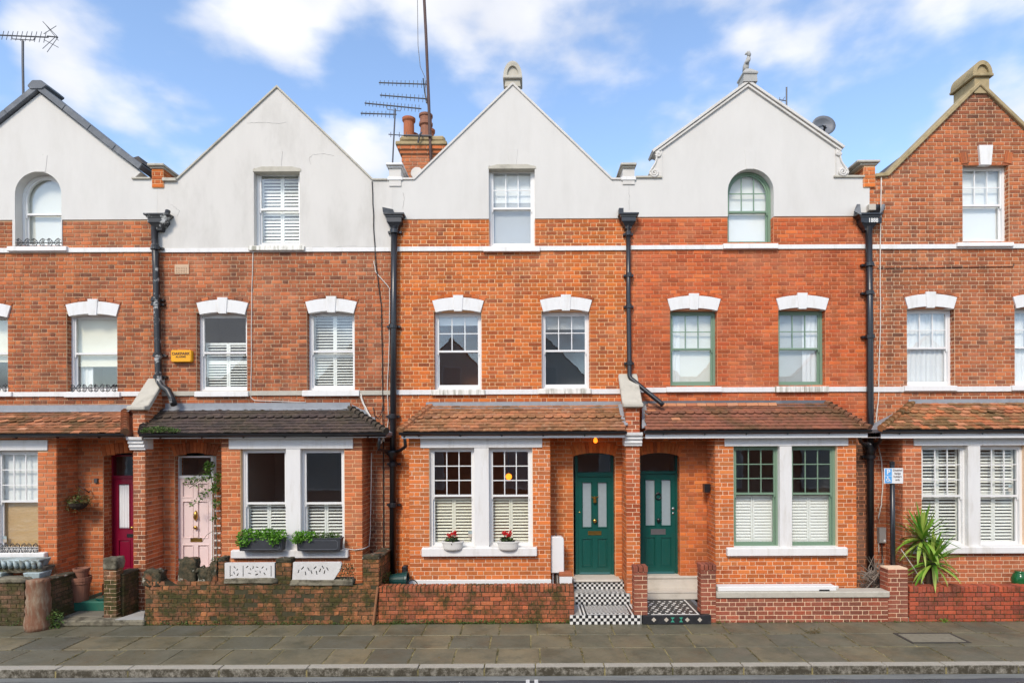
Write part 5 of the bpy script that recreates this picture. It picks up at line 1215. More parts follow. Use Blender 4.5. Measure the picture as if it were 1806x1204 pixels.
def brick_pier(label, x0, x1, yt, yb, y, depth, key, mort, zb=0.0, cap=True, name='gate_pier', rough=1.0, round_top=False):
    X0, X1, _, Zt = R(x0, yt, x1, yb, y); root = thing(name, label, 'pier', ((X0 + X1) / 2, y, zb), 'brick gate piers')
    zt = Zt - (0.105 if cap else 0)
    c = MB(); c.box(X0 + .009, X1 - .009, y + .009, y + depth - .009, zb, zt - .002); c.build('pier_core', M[mort], root)
    bw = Brickwork(root, key, [key + 'j']); rc = lay(rect(X0, X1, zb, zt), z0=zb, course=0.0787)
    bw.put(rc, 'f', y + .009, as_obj=True, rough=rough)
    sd = lay(rect(y + .003, y + depth, zb, zt), z0=zb, course=0.0787); bw.put(sd, 'r', X1 - .009, rough=rough); bw.put(sd, 'l', X0 + .009, rough=rough); bw.done('side_bricks')
    if cap:
        n_ = max(2, round((X1 - X0 + .02) / .082)); w = (X1 - X0 + .02) / n_
        for i in range(n_):
            q = MB(); q.box(-w/2 + .006, w/2 - .006, -(depth + .02)/2, (depth + .02)/2, 0, .104)
            link('cap_brick', q.mesh('cap_brick', M[key], bev=0.006), root, loc=(X0 - .01 + (i + .5) * w, y + depth / 2, zt + random.uniform(-.003, .003)))
    return root, X0, X1, Zt
w3, *_ = garden_wall('low orange brick wall with upright brick coping below red flower pots', 668, 1014, 1033, 1098, 'g3', 'mord', True, rough=1.6)
w5, *_ = garden_wall('deep red brick wall with upright coping below the yucca', 1605, 1955, 1033, 1097, 'g5', 'mord', True, joint=0.012)
w4, X0, X1, Zt = garden_wall('red brick wall with whitish joints and stone coping, below sage bay windows', 1262, 1568, 1053, 1097, 'g4', 'morw', False, joint=0.014)
q = MB(); q.box(XX(1264, 1048, GW), XX(1569, 1048, GW), GW - .03, GW + .25, Zt, ZZ(1416, 1042.5, GW)); q.build('coping_slab', M['stone'], w4, bev=0.012)
q = MB(); q.box(XX(1268, 1041, GW), XX(1478, 1041, GW), GW + .03, GW + .24, ZZ(1416, 1042.4, GW), ZZ(1416, 1034, GW)); q.build('coping_board', M['white'], w4, bev=0.01)
q = MB(); X0, X1, Zb, Zt = R(1446, 1039, 1464, 1042, GW + .02); q.box(X0, X1, GW + .02, GW + .06, Zb, Zt); q.build('vent_slot', M['black'], w4)
brick_pier('red brick gate pier right of the dark tiled landing', 1237, 1264, 995, 1085, GW - .01, 0.24, 'g4', 'morw', 0.0)
brick_pier('narrow red brick gate pier between the two tiled landings', 1119, 1143, 998, 1080, GW - .05, 0.22, 'g4', 'morw', 0.15)
brick_pier('pale jointed brick pier between low walls beside the sign post', 1567, 1603, 1001, 1097, GW, 0.26, 'g4', 'morw', 0.0, cap=False)
# second house: crumbling wall with pierced plaques
jag = [(256, 1026), (285, 1024), (300, 1034), (316, 1026), (345, 1024), (386, 1027), (394, 1022), (460, 1029), (486, 1027), (515, 1028), (560, 1030), (603, 1031), (622, 1033), (640, 1030), (667, 1026)]
w2, X0, X1, Zt = garden_wall('crumbling mossy brick wall under the two pierced white plaques', 256, 667, 1020, 1099, 'g2', 'mord', False, rough=4.5, top=jag, erode=0.05, joint=0.014)
def lump(root, name, x0, x1, yt, yb, y0, y1, mat, seed, amp=0.02, bev=0.03):
    """weathered block with a broken outline"""
    rr = random.Random(seed); X0, X1, Zb, Zt = R(x0, yt, x1, yb, y0)
    bm = bmesh.new(); bmesh.ops.create_cube(bm, size=1)
    bmesh.ops.subdivide_edges(bm, edges=bm.edges[:], cuts=4, use_grid_fill=True)
    for v in bm.verts:
        p = v.co; rx, rz = abs(p.x) * 2, p.z + .5
        s = 1 - 0.12 * max(0, rz - .6)
        p.x *= s
        v.co = Vector(((X0 + X1) / 2 + p.x * (X1 - X0) + rr.uniform(-amp, amp), (y0 + y1) / 2 + p.y * (y1 - y0) + rr.uniform(-amp, amp), Zb + (p.z + .5) * (Zt - Zb) + (rr.uniform(-amp, amp) if rz > .05 else 0)))
    me = bpy.data.meshes.new(name); bm.to_mesh(me); bm.free(); me.materials.append(M[mat]); me.polygons.foreach_set('use_smooth', [True] * len(me.polygons))
    return link(name, me, root)
m, n, l, b = nmat('mossy_old_stone')
c_ = mixc(n, l, lim(n, l, noise(n, l, 9, 7, 0.7), 0.38, 0.62), (0.020,0.024,0.012), (0.10,0.075,0.04))
c_ = mixc(n, l, lim(n, l, noise(n, l, 6, 6, 0.65, stretch=(1.3, 1, 1)), 0.60, 0.64), c_, (0.42,0.40,0.33))
c_ = mixc(n, l, lim(n, l, noise(n, l, 4.5, 6, 0.65), 0.56, 0.66), c_, (0.22,0.075,0.03))
l.new(c_, b.inputs['Base Color']); b.inputs['Roughness'].default_value = 0.95; bump(n, l, b, noise(n, l, 30, 8, 0.7), 0.9, 0.02); M['mossstone'] = m
M['greystone'] = simple('blotched_stone', (0.20,0.18,0.13), 0.95, 0.3, 9, bmp=0.6, dirt=0.8, dirtc=(0.035,0.03,0.018), dlo=0.45, dhi=0.6)
lump(w2, 'broken_stone', 253, 283, 1006, 1034, GW - .0, GW + .2, 'mossstone', 1, 0.024); lump(w2, 'stone_stub', 316, 345, 985, 1030, GW + .02, GW + .2, 'mossstone', 2, 0.016); lump(w2, 'broken_stone', 348, 372, 1002, 1028, GW + .02, GW + .2, 'mossstone', 3, 0.035); lump(w2, 'broken_stone', 368, 384, 992, 1028, GW + .03, GW + .2, 'mossstone', 13, 0.03)
lump(w2, 'stone_bed', 396, 490, 1019, 1028, GW - .02, GW + .2, 'greystone', 4, 0.008); lump(w2, 'stone_bed', 512, 622, 1022, 1032, GW - .02, GW + .2, 'greystone', 5, 0.010)
for (x0, x1, yt, yb) in ((385, 397, 988, 1026), (487, 514, 990, 1030), (640, 669, 984, 1032)):
    X0, X1, Zb, Zt = R(x0, yt, x1, yb, GW); c = MB(); c.box(X0 + .01, X1 - .01, GW + .01, GW + .2, Zb, Zt - .004); c.build('pier_stub', M['mord'], w2)
    bw = Brickwork(w2, 'g2', ['g2j']); bw.put(lay(rect(X0, X1, Zb, Zt), z0=Zb, course=.0787), 'f', GW + .009, as_obj=True, rough=3)
    bw.put(lay(rect(GW, GW + .2, Zb, Zt), z0=Zb), 'r', X1 - .009); bw.done('stub_bricks')
    lump(w2, 'moss_cap', x0, x1, yt - 5, yb - (yb - yt) + 2, GW, GW + .2, 'mossstone', x0, 0.008)
# pierced plaques
M['plaque'] = simple('weathered_white_concrete', (0.60,0.59,0.57), 0.9, 0.08, 8, bmp=0.3, dirt=0.35, dirtc=(0.30,0.29,0.26))
def plaque(x0, x1, yt, yb, seed, broken=False):
    rr = random.Random(seed); y = GW - .005; X0, X1, Zb, Zt = R(x0, yt, x1, yb, y); W, T = X1 - X0, Zt - Zb
    out = rect(X0, X1, Zb, Zt) if not broken else [(X0 + .01, Zb), (X1 - W * .16, Zb), (X1 - W * .10, Zb + T * .25), (X1 - W * .03, Zb + T * .55), (X1, Zt - T * .1), (X1 - W * .03, Zt), (X0 + .03, Zt)]
    holes = []
    def hole(cx, cz, w, h, a):
        ca, sa = math.cos(a), math.sin(a); holes.append([(cx + (u * ca - v * sa), cz + (u * sa + v * ca)) for u, v in ((-w, -h), (w, -h), (w * .8, h), (-w * .8, h))])
    if not broken:
        for u in (.11, .37, .93): hole(X0 + W * u, Zb + T * .5, .009, T * .33, 0)
        for u, v, a, s in ((.20, .74, .7, 1), (.25, .6, -.9, .8), (.19, .40, .3, 1), (.26, .30, -.5, 1.1), (.45, .76, -.8, 1), (.52, .62, .5, .8), (.50, .36, 1.3, 1), (.57, .72, -.3, 1), (.62, .5, .9, .7), (.65, .74, 1.2, 1), (.64, .30, -1.2, 1.1), (.71, .46, .2, .9), (.76, .72, -.7, 1), (.80, .34, .6, 1), (.84, .62, -.2, .8), (.14, .26, 1.4, .7)): hole(X0 + W * u, Zb + T * v, .011 * s, T * .085 * s, a)
    else:
        for i, (u, v, a) in enumerate([(.14, .5, -.3), (.22, .68, -.7), (.28, .38, .1), (.34, .62, .5), (.40, .45, .3), (.47, .7, -.8), (.50, .42, .2), (.57, .55, -.4), (.63, .72, .6), (.66, .45, -.2), (.72, .62, .5)]):
            hole(X0 + W * u, Zb + T * v, .011, T * .11, a)
    m = MB(); m.prism(out, y, y + .07, holes); o = m.build('pierced_plaque', M['plaque'], w2)
    k = MB(); k.box(X0 + .03, X1 - W * (.17 if broken else .03), y + .066, y + .1, Zb + .02, Zt - .02); k.build('plaque_back', M['black'], w2)
plaque(397, 485, 992, 1021, 3); plaque(515, 603, 991, 1022, 4, True)
# boundary wall between second and third house, running back to the house
def side_wall(label, xpx, y0, y1, top0, top1, key, thick, ytop_ref, mort='mord', face='r', name='boundary_wall', rough=2.5):
    Xr = XX(xpx, 1050, y0); z0, z1 = ZZ(xpx, top0, y0), ZZ(xpx, top1, y1)
    root = thing(name, label, 'wall', (Xr - thick / 2, (y0 + y1) / 2, 0), 'boundary walls')
    poly = [(y0, -.005), (y1, -.005), (y1, z1), (y0, z0)]
    c = MB(); c.prism([(y0 + .009, -.005), (y1, -.005), (y1, z1 - .005), (y0 + .009, z0 - .005)], Xr - thick + .009, Xr - .009, axis='x'); c.build('wall_core', M[mort], root)
    bw = Brickwork(root, key, [key + 'j']); bw.put(lay(poly, z0=0.0, course=.0787), 'r', Xr - .009, rough=rough)
    bw.put(lay(rect(Xr - thick, Xr, 0, z0), z0=0.0, course=.0787), 'f', y0 + .009, as_obj=True, rough=rough); bw.done('side_bricks')
    t = MB(); t.prism([(y0 - .01, z0 - .005), (y1, z1 - .005), (y1, z1 + .03), (y0 - .01, z0 + .03)], Xr - thick - .01, Xr + .01, axis='x'); t.build('moss_cap', M['mossstone'], root, bev=.012)
    return root
side_wall('mossy brick wall running back beside the tall black downpipe', 671, GW + .22, -.02, 984, 968, 'g2', 0.22, 0)
side_wall('dark brick boundary wall running back from capped pier to the crimson door', 219, -1.0, -.57, 1014, 1004, 'g1', 0.2, 0)
side_wall('black sooty brick wall running back towards the stacked plant pots', 84, -1.35, -.62, 1024, 1010, 'g1', 0.22, 0)
brick_pier('square brick pier with blackened top in front of crimson door', 183, 206, 992, 1082, -1.12, 0.2, 'g2', 'mor5', 0.08, cap=False, rough=3.5)
lump([o for o in bpy.data.objects if o.get('label', '').startswith('square brick pier')][0], 'pier_cap', 183, 206, 984, 1004, -1.13, -.9, 'greystone', 9, 0.010)
w1, *_ = garden_wall('low dark mossy wall at the left edge behind round gatepost', -110, 44, 1026, 1100, 'g1', 'mord', False, rough=2.5)
lump(w1, 'coping_slab', -110, 44, 1020, 1028, GW - .02, GW + .22, 'greystone', 12, 0.008)
# worn round gatepost
gp_ = MB(); c0 = PP(63, 1110, -1.50); rr = random.Random(4); pr = []
hz = ZZ(63, 1020, -1.45)
for i in range(15): t = i / 14; pr.append((0.175 + 0.03 * (1 - t) ** 2 + rr.uniform(-.006, .006), hz * t))
gp_.lathe(pr, (c0.x, -1.43, 0), 18); gp_.v = [(x + rr.uniform(-.012, .012), y + rr.uniform(-.012, .012), z + (rr.uniform(-.03, .01) if z > hz * .9 else 0)) for x, y, z in gp_.v]
M['worn'] = simple('worn_red_stone', (0.20,0.095,0.055), 0.95, 0.3, 8, bmp=0.7, dirt=0.75, dirtc=(0.30,0.245,0.17), stretch=(3,3,.7), dlo=.45, dhi=.62)
tag(gp_.build('gatepost', M['worn'], None, smooth=True), 'worn round-sided gatepost with red base standing on pavement', 'gatepost')
# leaning pole
q = MB(); q.tube([PP(659, 1101, -1.30), PP(667, 1034, -1.27)], 0.022, 8); tag(q.build('leaning_pole', M['wood'], None), 'thin wooden pole leaning where the crumbling wall meets the orange one', 'pole')
# entrance slabs of the two left doors
s1 = thing('entrance_step', 'worn dark stone entrance step with pale slab before crimson door', 'step', (XX(170, 1090, -1.2), -1.2, 0), None)
q = MB(); q.box(XX(105, 1090, -1.3), XX(254, 1090, -1.3), -1.30, -1.05, 0.0, .105); q.build('step_slab', M['greystone'], s1, bev=.02)
q = MB(); q.box(XX(118, 1060, -1.0), XX(184, 1060, -1.0), -1.05, -.35, 0.0, .115); q.build('path', M['court'], s1, bev=.01)
q = MB(); X0, X1 = XX(137, 1050, -.6), XX(222, 1050, -.6); q.box(X0, X1, -.72, .2, .1, .29); q.build('green_step', simple('green_step_paint', (0.02,0.13,0.09), .6, .2, 8, dirt=.4), s1, bev=.02)
q = MB(); q.box(X0 + .25, X1, -.30, .25, .28, .53); q.build('upper_step', M['terracotta'], s1, bev=.015)
q = MB(); V = [PP(204, 1087, -1.27), PP(254, 1087, -1.27), PP(256, 1066, -.75), PP(250, 1066, -.75)]; q.add([(v.x, v.y, .118) for v in V] + [(v.x, v.y, .1) for v in V], [(0,1,2,3),(4,7,6,5),(0,4,5,1),(1,5,6,2),(2,6,7,3),(3,7,4,0)]); q.build('pale_slab', M['stoneg'], s1)
q = MB(); X0, X1, *_ = R(300, 1010, 392, 1020, -.3); q.box(X0, X1, -.5, .2, .07, .53); tag(q.build('doorstep', M['terracotta'], None, bev=.015), 'red doorstep below the pink front door', 'step', None)
# weathered iron cover in the pavement
M['iron'] = simple('rusty_iron', (0.05,0.048,0.042), .6, .3, 30, bmp=.6)
q = MB(); X0, X1 = XX(1596, 1130, -2.1), XX(1688, 1130, -2.1); q.box(X0, X1, -2.32, -1.92, -.02, .010); mc = q.build('manhole_cover', simple('stone_filled_cover', (0.20,0.18,0.13), .8, .3, 14, bmp=.5, dirt=.5, dirtc=(0.07,0.07,0.045)), None, bev=.004); tag(mc, 'rectangular iron cover set into the pavement near right edge', 'manhole cover')
for (a, b_, c, d) in ((X0 - .05, X0 - .008, -2.37, -1.87), (X1 + .008, X1 + .05, -2.37, -1.87), (X0 - .008, X1 + .008, -2.37, -2.33), (X0 - .008, X1 + .008, -1.91, -1.87)):
    q = MB(); q.box(a, b_, c, d, -.02, .009); q.build('cover_frame', M['iron'], mc)
# ------------------------------------------------------------------ chimney, aerials, dish
CH = thing('chimney_stack', 'brick chimney stack with terracotta pots rising behind the white gables', 'chimney', (XX(735, 300, 1.4), 1.4, 7.2))
yc = 1.1
X0, X1, Zb, Zt = R(709, 272, 782, 330, yc); c = MB(); c.box(X0 + .01, X1, yc + .01, yc + 1.6, Zb, Zt); c.build('stack_core', M['mor2'], CH)
bw = Brickwork(CH, 'bay2', ['br3']); bw.put(lay(rect(X0, X1, Zb, Zt), z0=Zb), 'f', yc + .009, as_obj=True); bw.put(lay(rect(yc, yc + 1.6, Zb, Zt), z0=Zb), 'l', X0 + .009); bw.put(lay(rect(yc, yc + 1.6, Zb, Zt), z0=Zb), 'r', X1)
for i, e_ in enumerate((.04, .08)):
    z = Zt + i * .08; k = MB(); k.box(X0 - e_ + .01, X1 + e_, yc - e_ + .01, yc + 1.65, z, z + .08); k.build('stack_core', M['mor2'], CH); bw.put(lay(rect(X0 - e_, X1 + e_, z, z + .079), z0=z), 'f', yc - e_ + .009, as_obj=True)
bw.done('stack_bricks'); z = Zt + .16
c = MB(); c.box(X0 - .11, X1 + .1, yc - .11, yc + 1.75, z, z + .085); c.build('stack_slab', M['stonem'], CH, bev=.015)
c = MB(); c.box(X0 - .04, X1 + .05, yc - .05, yc + 1.7, z + .086, z + .24); c.build('stack_flaunching', M['stonem'], CH, bev=.05)
zp = z + .22
def chim_pot(px, y, h_, r0, kind=0):
    x = XX(px, 240, y); k = MB()
    if kind == 0: k.lathe([(r0 * .92, 0), (r0 * .9, h_ * .82), (r0 * 1.12, h_ * .9), (r0 * 1.15, h_), (r0 * .85, h_), (r0 * .8, h_ * .85)], (x, y, zp), 16)
    else: k.lathe([(r0, 0), (r0 * .85, h_ * .55), (r0 * 1.1, h_ * .6), (r0 * 1.1, h_ * .68), (r0 * .95, h_ * .72), (r0 * .95, h_ * .9), (r0 * 1.1, h_ * .92), (r0 * 1.1, h_), (r0 * .8, h_)], (x, y, zp), 12)
    k.build('chimney_pot', M['terracotta' if kind == 0 else 'pot'], CH, smooth=False)
chim_pot(722, yc + .2, .50, .13); chim_pot(728, yc + .55, .32, .13); chim_pot(752, yc + .2, .58, .14, 1); chim_pot(757, yc + .7, .5, .13); chim_pot(762, yc + 1.1, .4, .13); chim_pot(766, yc + 1.5, .34, .13)
q = MB(); q.lathe([(.13, 0), (.14, .04), (.11, .06), (.05, .06)], PP(736, 305, .9), 14, axis='y'); q.build('pot_mouth', M['cablew'], CH)
def yagi(root, a, b_, y, nel, h0, h1, vertical=True, tilt=0.0, name='antenna'):
    """boom from a to b (pixels) with cross rods"""
    m_ = MB(); A, B = PP(*a, y), PP(*b_, y); m_.tube([A, B], .013, 6)
    for i in range(nel):
        t = (i + .3) / nel; p = A.lerp(B, t); h_ = h0 + (h1 - h0) * t
        d = Vector((tilt, 0.85, .5)).normalized() if not vertical else Vector((tilt, .25, 1)).normalized()
        m_.tube([p - d * h_, p + d * h_], .006, 5)
    o = m_.build(name, M['alu'], root); return o
A1 = thing('television_aerial', 'long television aerial on a mast over the leftmost gable', 'aerial', tuple(PP(41, 165, .3)))
q = MB(); q.tube([PP(42, 170, .3), PP(41, 110, .3), PP(41, 72, .3)], .022, 8); q.build('mast', M['alu'], A1)
yagi(A1, (-30, 61), (86, 66), .3, 14, .09, .14)
q = MB(); q.tube([PP(20, 62, .3), PP(23, 69, .3), PP(60, 71, .3), PP(64, 64, .3)], .010, 6); q.build('bracket', M['alu'], A1)
q = MB()
for (a, b_) in (((76, 38), (103, 66)), ((76, 86), (100, 64)), ((80, 42), (104, 72)), ((84, 92), (103, 66)), ((78, 60), (100, 46)), ((78, 70), (104, 84))): q.tube([PP(*a, .2), PP(*b_, .45)], .006, 5)
q.tube([PP(84, 64, .3), PP(103, 66, .3)], .012, 6); q.build('reflector', M['alu'], A1)
A2 = thing('television_aerial', 'tall thin mast with two short aerials beside the chimney pots', 'aerial', tuple(PP(761, 288, 1.0)))
q = MB(); q.tube([PP(761, 292, 1.0), PP(757, 180, 1.0), PP(752, 60, 1.0), PP(747, -40, 1.0)], .032, 10); q.build('mast', M['mast'], A2)
yagi(A2, (669, 146), (757, 149), 1.0, 12, .06, .10); yagi(A2, (671, 168), (759, 175), 1.0, 12, .06, .10)
q = MB(); q.tube([PP(737, -5, 1.0), PP(738, 80, 1.0), PP(742, 118, 1.0), PP(750, 136, 1.0), PP(752, 170, .95), PP(755, 186, 1.0)], .007, 6); q.build('loose_cable', M['alu'], A2)
q = MB(); q.tube([PP(747, 138, .9), PP(750, 165, 1.1), PP(753, 182, 1.0)], .012, 6); q.build('reflector', M['alu'], A2)
A3 = thing('television_aerial', 'short leaning mast with two stacked aerials left of the chimney', 'aerial', tuple(PP(693, 288, .3)))
q = MB(); q.tube([PP(693, 290, .3), PP(695, 250, .3), PP(698, 192, .3)], .016, 8); q.build('mast', M['alu'], A3)
yagi(A3, (644, 182), (744, 192), .3, 16, .06, .09); yagi(A3, (637, 200), (700, 202), .3, 9, .05, .09)
q = MB(); q.tube([PP(682, 187, .3), PP(684, 193, .3), PP(707, 196, .3), PP(709, 189, .3)], .008, 6); q.build('bracket', M['alu'], A3)
A4 = thing('television_aerial', 'small stub aerial low against the chimney pots', 'aerial', tuple(PP(740, 240, .95)))
q = MB(); q.tube([PP(686, 237, .95), PP(713, 239, .95)], .010, 6); q.tube([PP(713, 239, .95), PP(762, 240, .95)], .024, 8)
for px in (690, 705, 718): q.tube([PP(px, 233, .95), PP(px, 242, .95)], .007, 5)
q.build('antenna', M['alu'], A4)
q = MB(); q.tube([PP(738, 252, .95), PP(741, 238, .9), PP(744, 234, 1.0)], .02, 6); q.build('clamp', M['alu'], A4)
DS = thing('satellite_dish', 'grey satellite dish behind the right slope of scrolled gable', 'satellite dish', tuple(PP(1452, 240, .7)))
c0 = PP(1451, 224, .7); q = MB(); n_ = 24; rim = []
v = []; f = []
for k in range(5):
    r_ = .25 * k / 4; dpt = .07 * (r_ / .25) ** 2
    for j in range(n_):
        an = 2 * math.pi * j / n_; v.append((c0.x + r_ * math.cos(an) * 1.0, c0.y + .0 - dpt + .02 * math.sin(an), c0.z + r_ * .86 * math.sin(an)))
for k in range(4):
    for j in range(n_): f.append((k*n_+j, k*n_+(j+1)%n_, (k+1)*n_+(j+1)%n_, (k+1)*n_+j))
nb = len(v); v += [(a, b_ + .012, c) for a, b_, c in v]; f += [tuple(i + nb for i in reversed(t)) for t in f]
f += [(4*n_+j, 4*n_+(j+1)%n_, nb+4*n_+(j+1)%n_, nb+4*n_+j) for j in range(n_)]
M['dish'] = simple('dish_grey', (0.13,0.14,0.16), .5, .1, 6)
q.add(v, f); q.build('dish', M['dish'], DS, smooth=True)
q = MB(); q.tube([PP(1440, 226, .62), PP(1452, 222, .3), PP(1458, 226, .35)], .016, 6); q.tube([PP(1456, 222, .3), PP(1453, 236, .45)], .022, 6); q.build('feed_arm', M['black'], DS)
q = MB(); q.tube([PP(1451, 226, .74), PP(1450, 250, .74), PP(1448, 290, .74)], .022, 8); q.build('bracket', M['alu'], DS)
A5 = thing('television_aerial', 'short pole with tiny aerial behind the right slope of scrolled gable', 'aerial', tuple(PP(1388, 190, .5)))
q = MB(); q.tube([PP(1388, 200, .5), PP(1388, 154, .5)], .017, 8); q.build('mast', M['alu'], A5)
q = MB(); q.tube([PP(1375, 176, .5), PP(1387, 178, .5)], .010, 5); q.tube([PP(1379, 180, .5), PP(1385, 171, .5)], .007, 5); q.tube([PP(1376, 172, .5), PP(1376, 180, .5)], .008, 5); q.build('antenna', M['alu'], A5)

# ------------------------------------------------------------------ cables on the house fronts
def cable(label, pts, r=.008, mat='cablew'):
    q = MB(); V = [PP(*p) for p in pts]; W = [V[0]]
    for a, b_ in zip(V, V[1:]):
        for k in range(1, 5): W.append(a.lerp(b_, k / 4) + Vector((random.uniform(-.006, .006), 0, 0)))
    W[-1] = V[-1]
    q.tube(W, r, 6); tag(q.build('cable', M[mat], None, smooth=True), label, 'cable')
cable('thin white cable running down between the first-floor windows of the pink-door house', [(447, 444, -.012), (445, 520, -.012), (444, 640, -.012), (443, 700, -.012), (450, 706, -.02), (540, 709, -.02)])
cable('dark twisted cable hanging left of the long black downpipe', [(657, 320, -.03), (660, 400, -.03), (664, 470, -.03), (673, 540, -.02), (675, 640, -.02), (676, 720, -.04), (677, 790, -.03), (677, 985, -.02)], .010, 'cabled')
cable('pale cable beside the long black downpipe', [(660, 460, -.02), (664, 480, -.02), (688, 508, -.02), (687, 600, -.02), (684, 690, -.02), (686, 730, -.03), (683, 770, -.02)], .009)
cable('loop of dark cable hooked on wall beside the slate-coloured porch roof', [(659, 718, -.02), (661, 732, -.03), (668, 737, -.03), (674, 728, -.03), (677, 700, -.02)], .008, 'cabled')
cable('white cables sagging over the end of the dark tiled porch roof', [(637, 694, -.03), (642, 712, -.05), (655, 736, -.25), (668, 752, -.45), (679, 768, -.6), (672, 782, -.5)], .013)
cable('second white cable sagging beside the dark tiled porch roof', [(636, 698, -.03), (645, 722, -.08), (660, 745, -.3), (676, 764, -.55), (678, 778, -.55)], .008)
cable('white cable down the side of the pink-door bay', [(656, 798, -.2), (655, 850, -.2), (654, 930, -.2), (652, 962, -.25), (641, 967, -.57), (626, 969, -.58), (605, 966, -.66)], .009)
cable('white cable running down the brick gable house beside its downpipe', [(1555, 312, -.02), (1554, 400, -.05), (1553, 500, -.02), (1554, 570, -.02), (1551, 640, -.02), (1550, 700, -.02), (1546, 745, -.03), (1545, 775, -.03)], .011)
cable('loose white cable beside the disabled bay sign', [(1550, 785, -.05), (1556, 815, -.03), (1558, 850, -.03), (1555, 890, -.03), (1550, 915, -.03)], .012)
cable('short white cable below the grey meter box', [(1551, 935, -.03), (1550, 955, -.03), (1551, 975, -.03)], .010)
cable('faint grey wire tacked across the brown brick house', [(1548, 473, -.012), (1640, 472, -.012), (1788, 470, -.012), (1789, 464, -.012)], .006, 'cabled')

# ------------------------------------------------------------------ small fixtures
M['orange'] = simple('alarm_box_plastic', (0.78,0.36,0.01), .4, .05, 6); M['grey'] = simple('grey_plastic', (0.30,0.29,0.27), .6, .15, 8); M['whitep'] = simple('white_plastic', (0.74,0.74,0.73), .4, .03, 6); M['ink'] = simple('dark_print', (0.06,0.02,0.02), .6, .1, 6); M['blue'] = simple('sign_blue', (0.10,0.36,0.72), .5, .05, 6)
X0, X1, Zb, Zt = R(302, 617, 338, 638, -.08); q = MB(); q.prism([(X0, Zb + .02), (X0 + .02, Zb), (X1 - .02, Zb), (X1, Zb + .02), (X1, Zt - .015), (X1 - .015, Zt), (X0 + .015, Zt), (X0, Zt - .015)], -.085, .01)
al = tag(q.build('alarm_box', M['orange'], None, bev=.012), 'orange burglar alarm box on brick wall left of first-floor window', 'alarm box')
text('OAKPARK', .078, 'ink', al, ((X0 + X1) / 2, -.087, Zt - .075), bold=.002); text('ALARMS', .055, 'ink', al, ((X0 + X1) / 2, -.087, Zt - .135), bold=.001)
X0, X1, Zb, Zt = R(309, 466, 334, 483, -.01); q = MB(); hl = [rect(X0 + .03 + i * .033, X0 + .045 + i * .033, Zb + .02 + j * .033, Zb + .035 + j * .033) for i in range(7) for j in range(4)]
q.prism(rect(X0, X1, Zb, Zt), -.016, .02, hl); q.build('air_brick', simple('buff_terracotta', (0.55,0.38,0.25), .9, .1, 9), HS[2]['root'])
# sign on its post
SG = thing('parking_sign', 'disabled badge holders sign on black post beside the brown brick bay', 'sign', tuple(PP(1574, 990, -.95)))
q = MB(); pX = PP(1574.5, 900, -.95); q.tube([(pX.x + .01, -.95, .07), (pX.x, -.95, ZZ(1574, 816, -.95))], .042, 12); q.build('post', M['black'], SG, smooth=True)
q = MB(); q.lathe([(.043, 0), (.047, .0), (.047, .03), (.02, .045)], (pX.x, -.95, ZZ(1574, 816, -.95) - .01), 12); q.build('post_cap', M['black'], SG)
X0, X1, Zb, Zt = R(1560, 825, 1593.5, 852, -1.0); q = MB(); q.box(X0, X1, -1.005, -.993, Zb, Zt); q.build('sign_plate', M['whitep'], SG, bev=.003)
zc = (Zb + Zt) / 2; bx = X0 + .012; bs = (Zt - Zb) / 2 - .014
for k in (0, 1):
    q = MB(); z0_ = zc + .004 if k == 0 else zc - bs - .004; q.box(bx, bx + bs, -1.0075, -1.004, z0_, z0_ + bs); q.build('blue_square', M['blue'], SG)
text('P', .125, 'whitep', SG, (bx + bs / 2, -1.0085, zc + .004 + bs / 2), bold=.004)
wc = MB(); o_ = Vector((bx + bs * .48, -1.0095, zc - bs * .55)); s_ = bs
wc.tube([o_ + Vector((s_*.22*math.cos(t) - .01, 0, s_*.22*math.sin(t) - s_*.05)) for t in [math.radians(a) for a in range(120, 400, 20)]], .006, 6)
wc.tube([o_ + Vector((-s_*.10, 0, s_*.30)), o_ + Vector((-s_*.08, 0, 0)), o_ + Vector((s_*.18, 0, 0)), o_ + Vector((s_*.28, 0, -s_*.28)), o_ + Vector((s_*.36, 0, -s_*.26))], .007, 6); wc.tube([o_ + Vector((-s_*.08, 0, s_*.14)), o_ + Vector((s_*.14, 0, s_*.14))], .006, 6); wc.lathe([(.012, -.002), (.012, .002)], o_ + Vector((-s_*.10, 0, s_*.38)), 10, axis='y'); wc.build('wheelchair_symbol', M['whitep'], SG)
for i, t in enumerate(('Disabled', 'badge', 'holders', 'only')): text(t, .052, 'ink', SG, ((bx + bs + X1) / 2, -1.0085, Zt - .038 - i * .058), sx=.95)
def simple_box(label, name, cat, px, y0, y1, mat, bev=.006):
    X0, X1, Zb, Zt = R(*px, y0); q = MB(); q.box(X0, X1, y0, y1, Zb, Zt); return tag(q.build(name, M[mat], None, bev=bev), label, cat), X0, X1, Zb, Zt
mb_, X0, X1, Zb, Zt = simple_box('small grey meter box on wall beside the sign post', 'meter_box', 'meter box', (1552, 930, 1564, 957), -.09, .0, 'grey')
q = MB(); q.tube([((X0 + X1)/2, -.05, Zb), ((X0 + X1)/2 + .01, -.05, Zb - .25), ((X0 + X1)/2 - .01, -.04, .3)], .012, 6); q.build('conduit', M['cabled'], mb_)
q = MB(); q.box(X1 - .055, X1 - .015, -.0935, -.089, Zb + .03, Zb + .07); q.build('sticker', M['whitep'], mb_)
wl_, X0, X1, Zb, Zt = simple_box('black cube wall light right of the right-hand green door', 'wall_light', 'wall light', (1243.5, 853, 1254, 868), -.30, -.16, 'black')
q = MB(); q.box(X0 + .02, X1 + .1, -.27, -.19, Zb + .05, Zt - .05); q.build('light_bracket', M['black'], wl_)
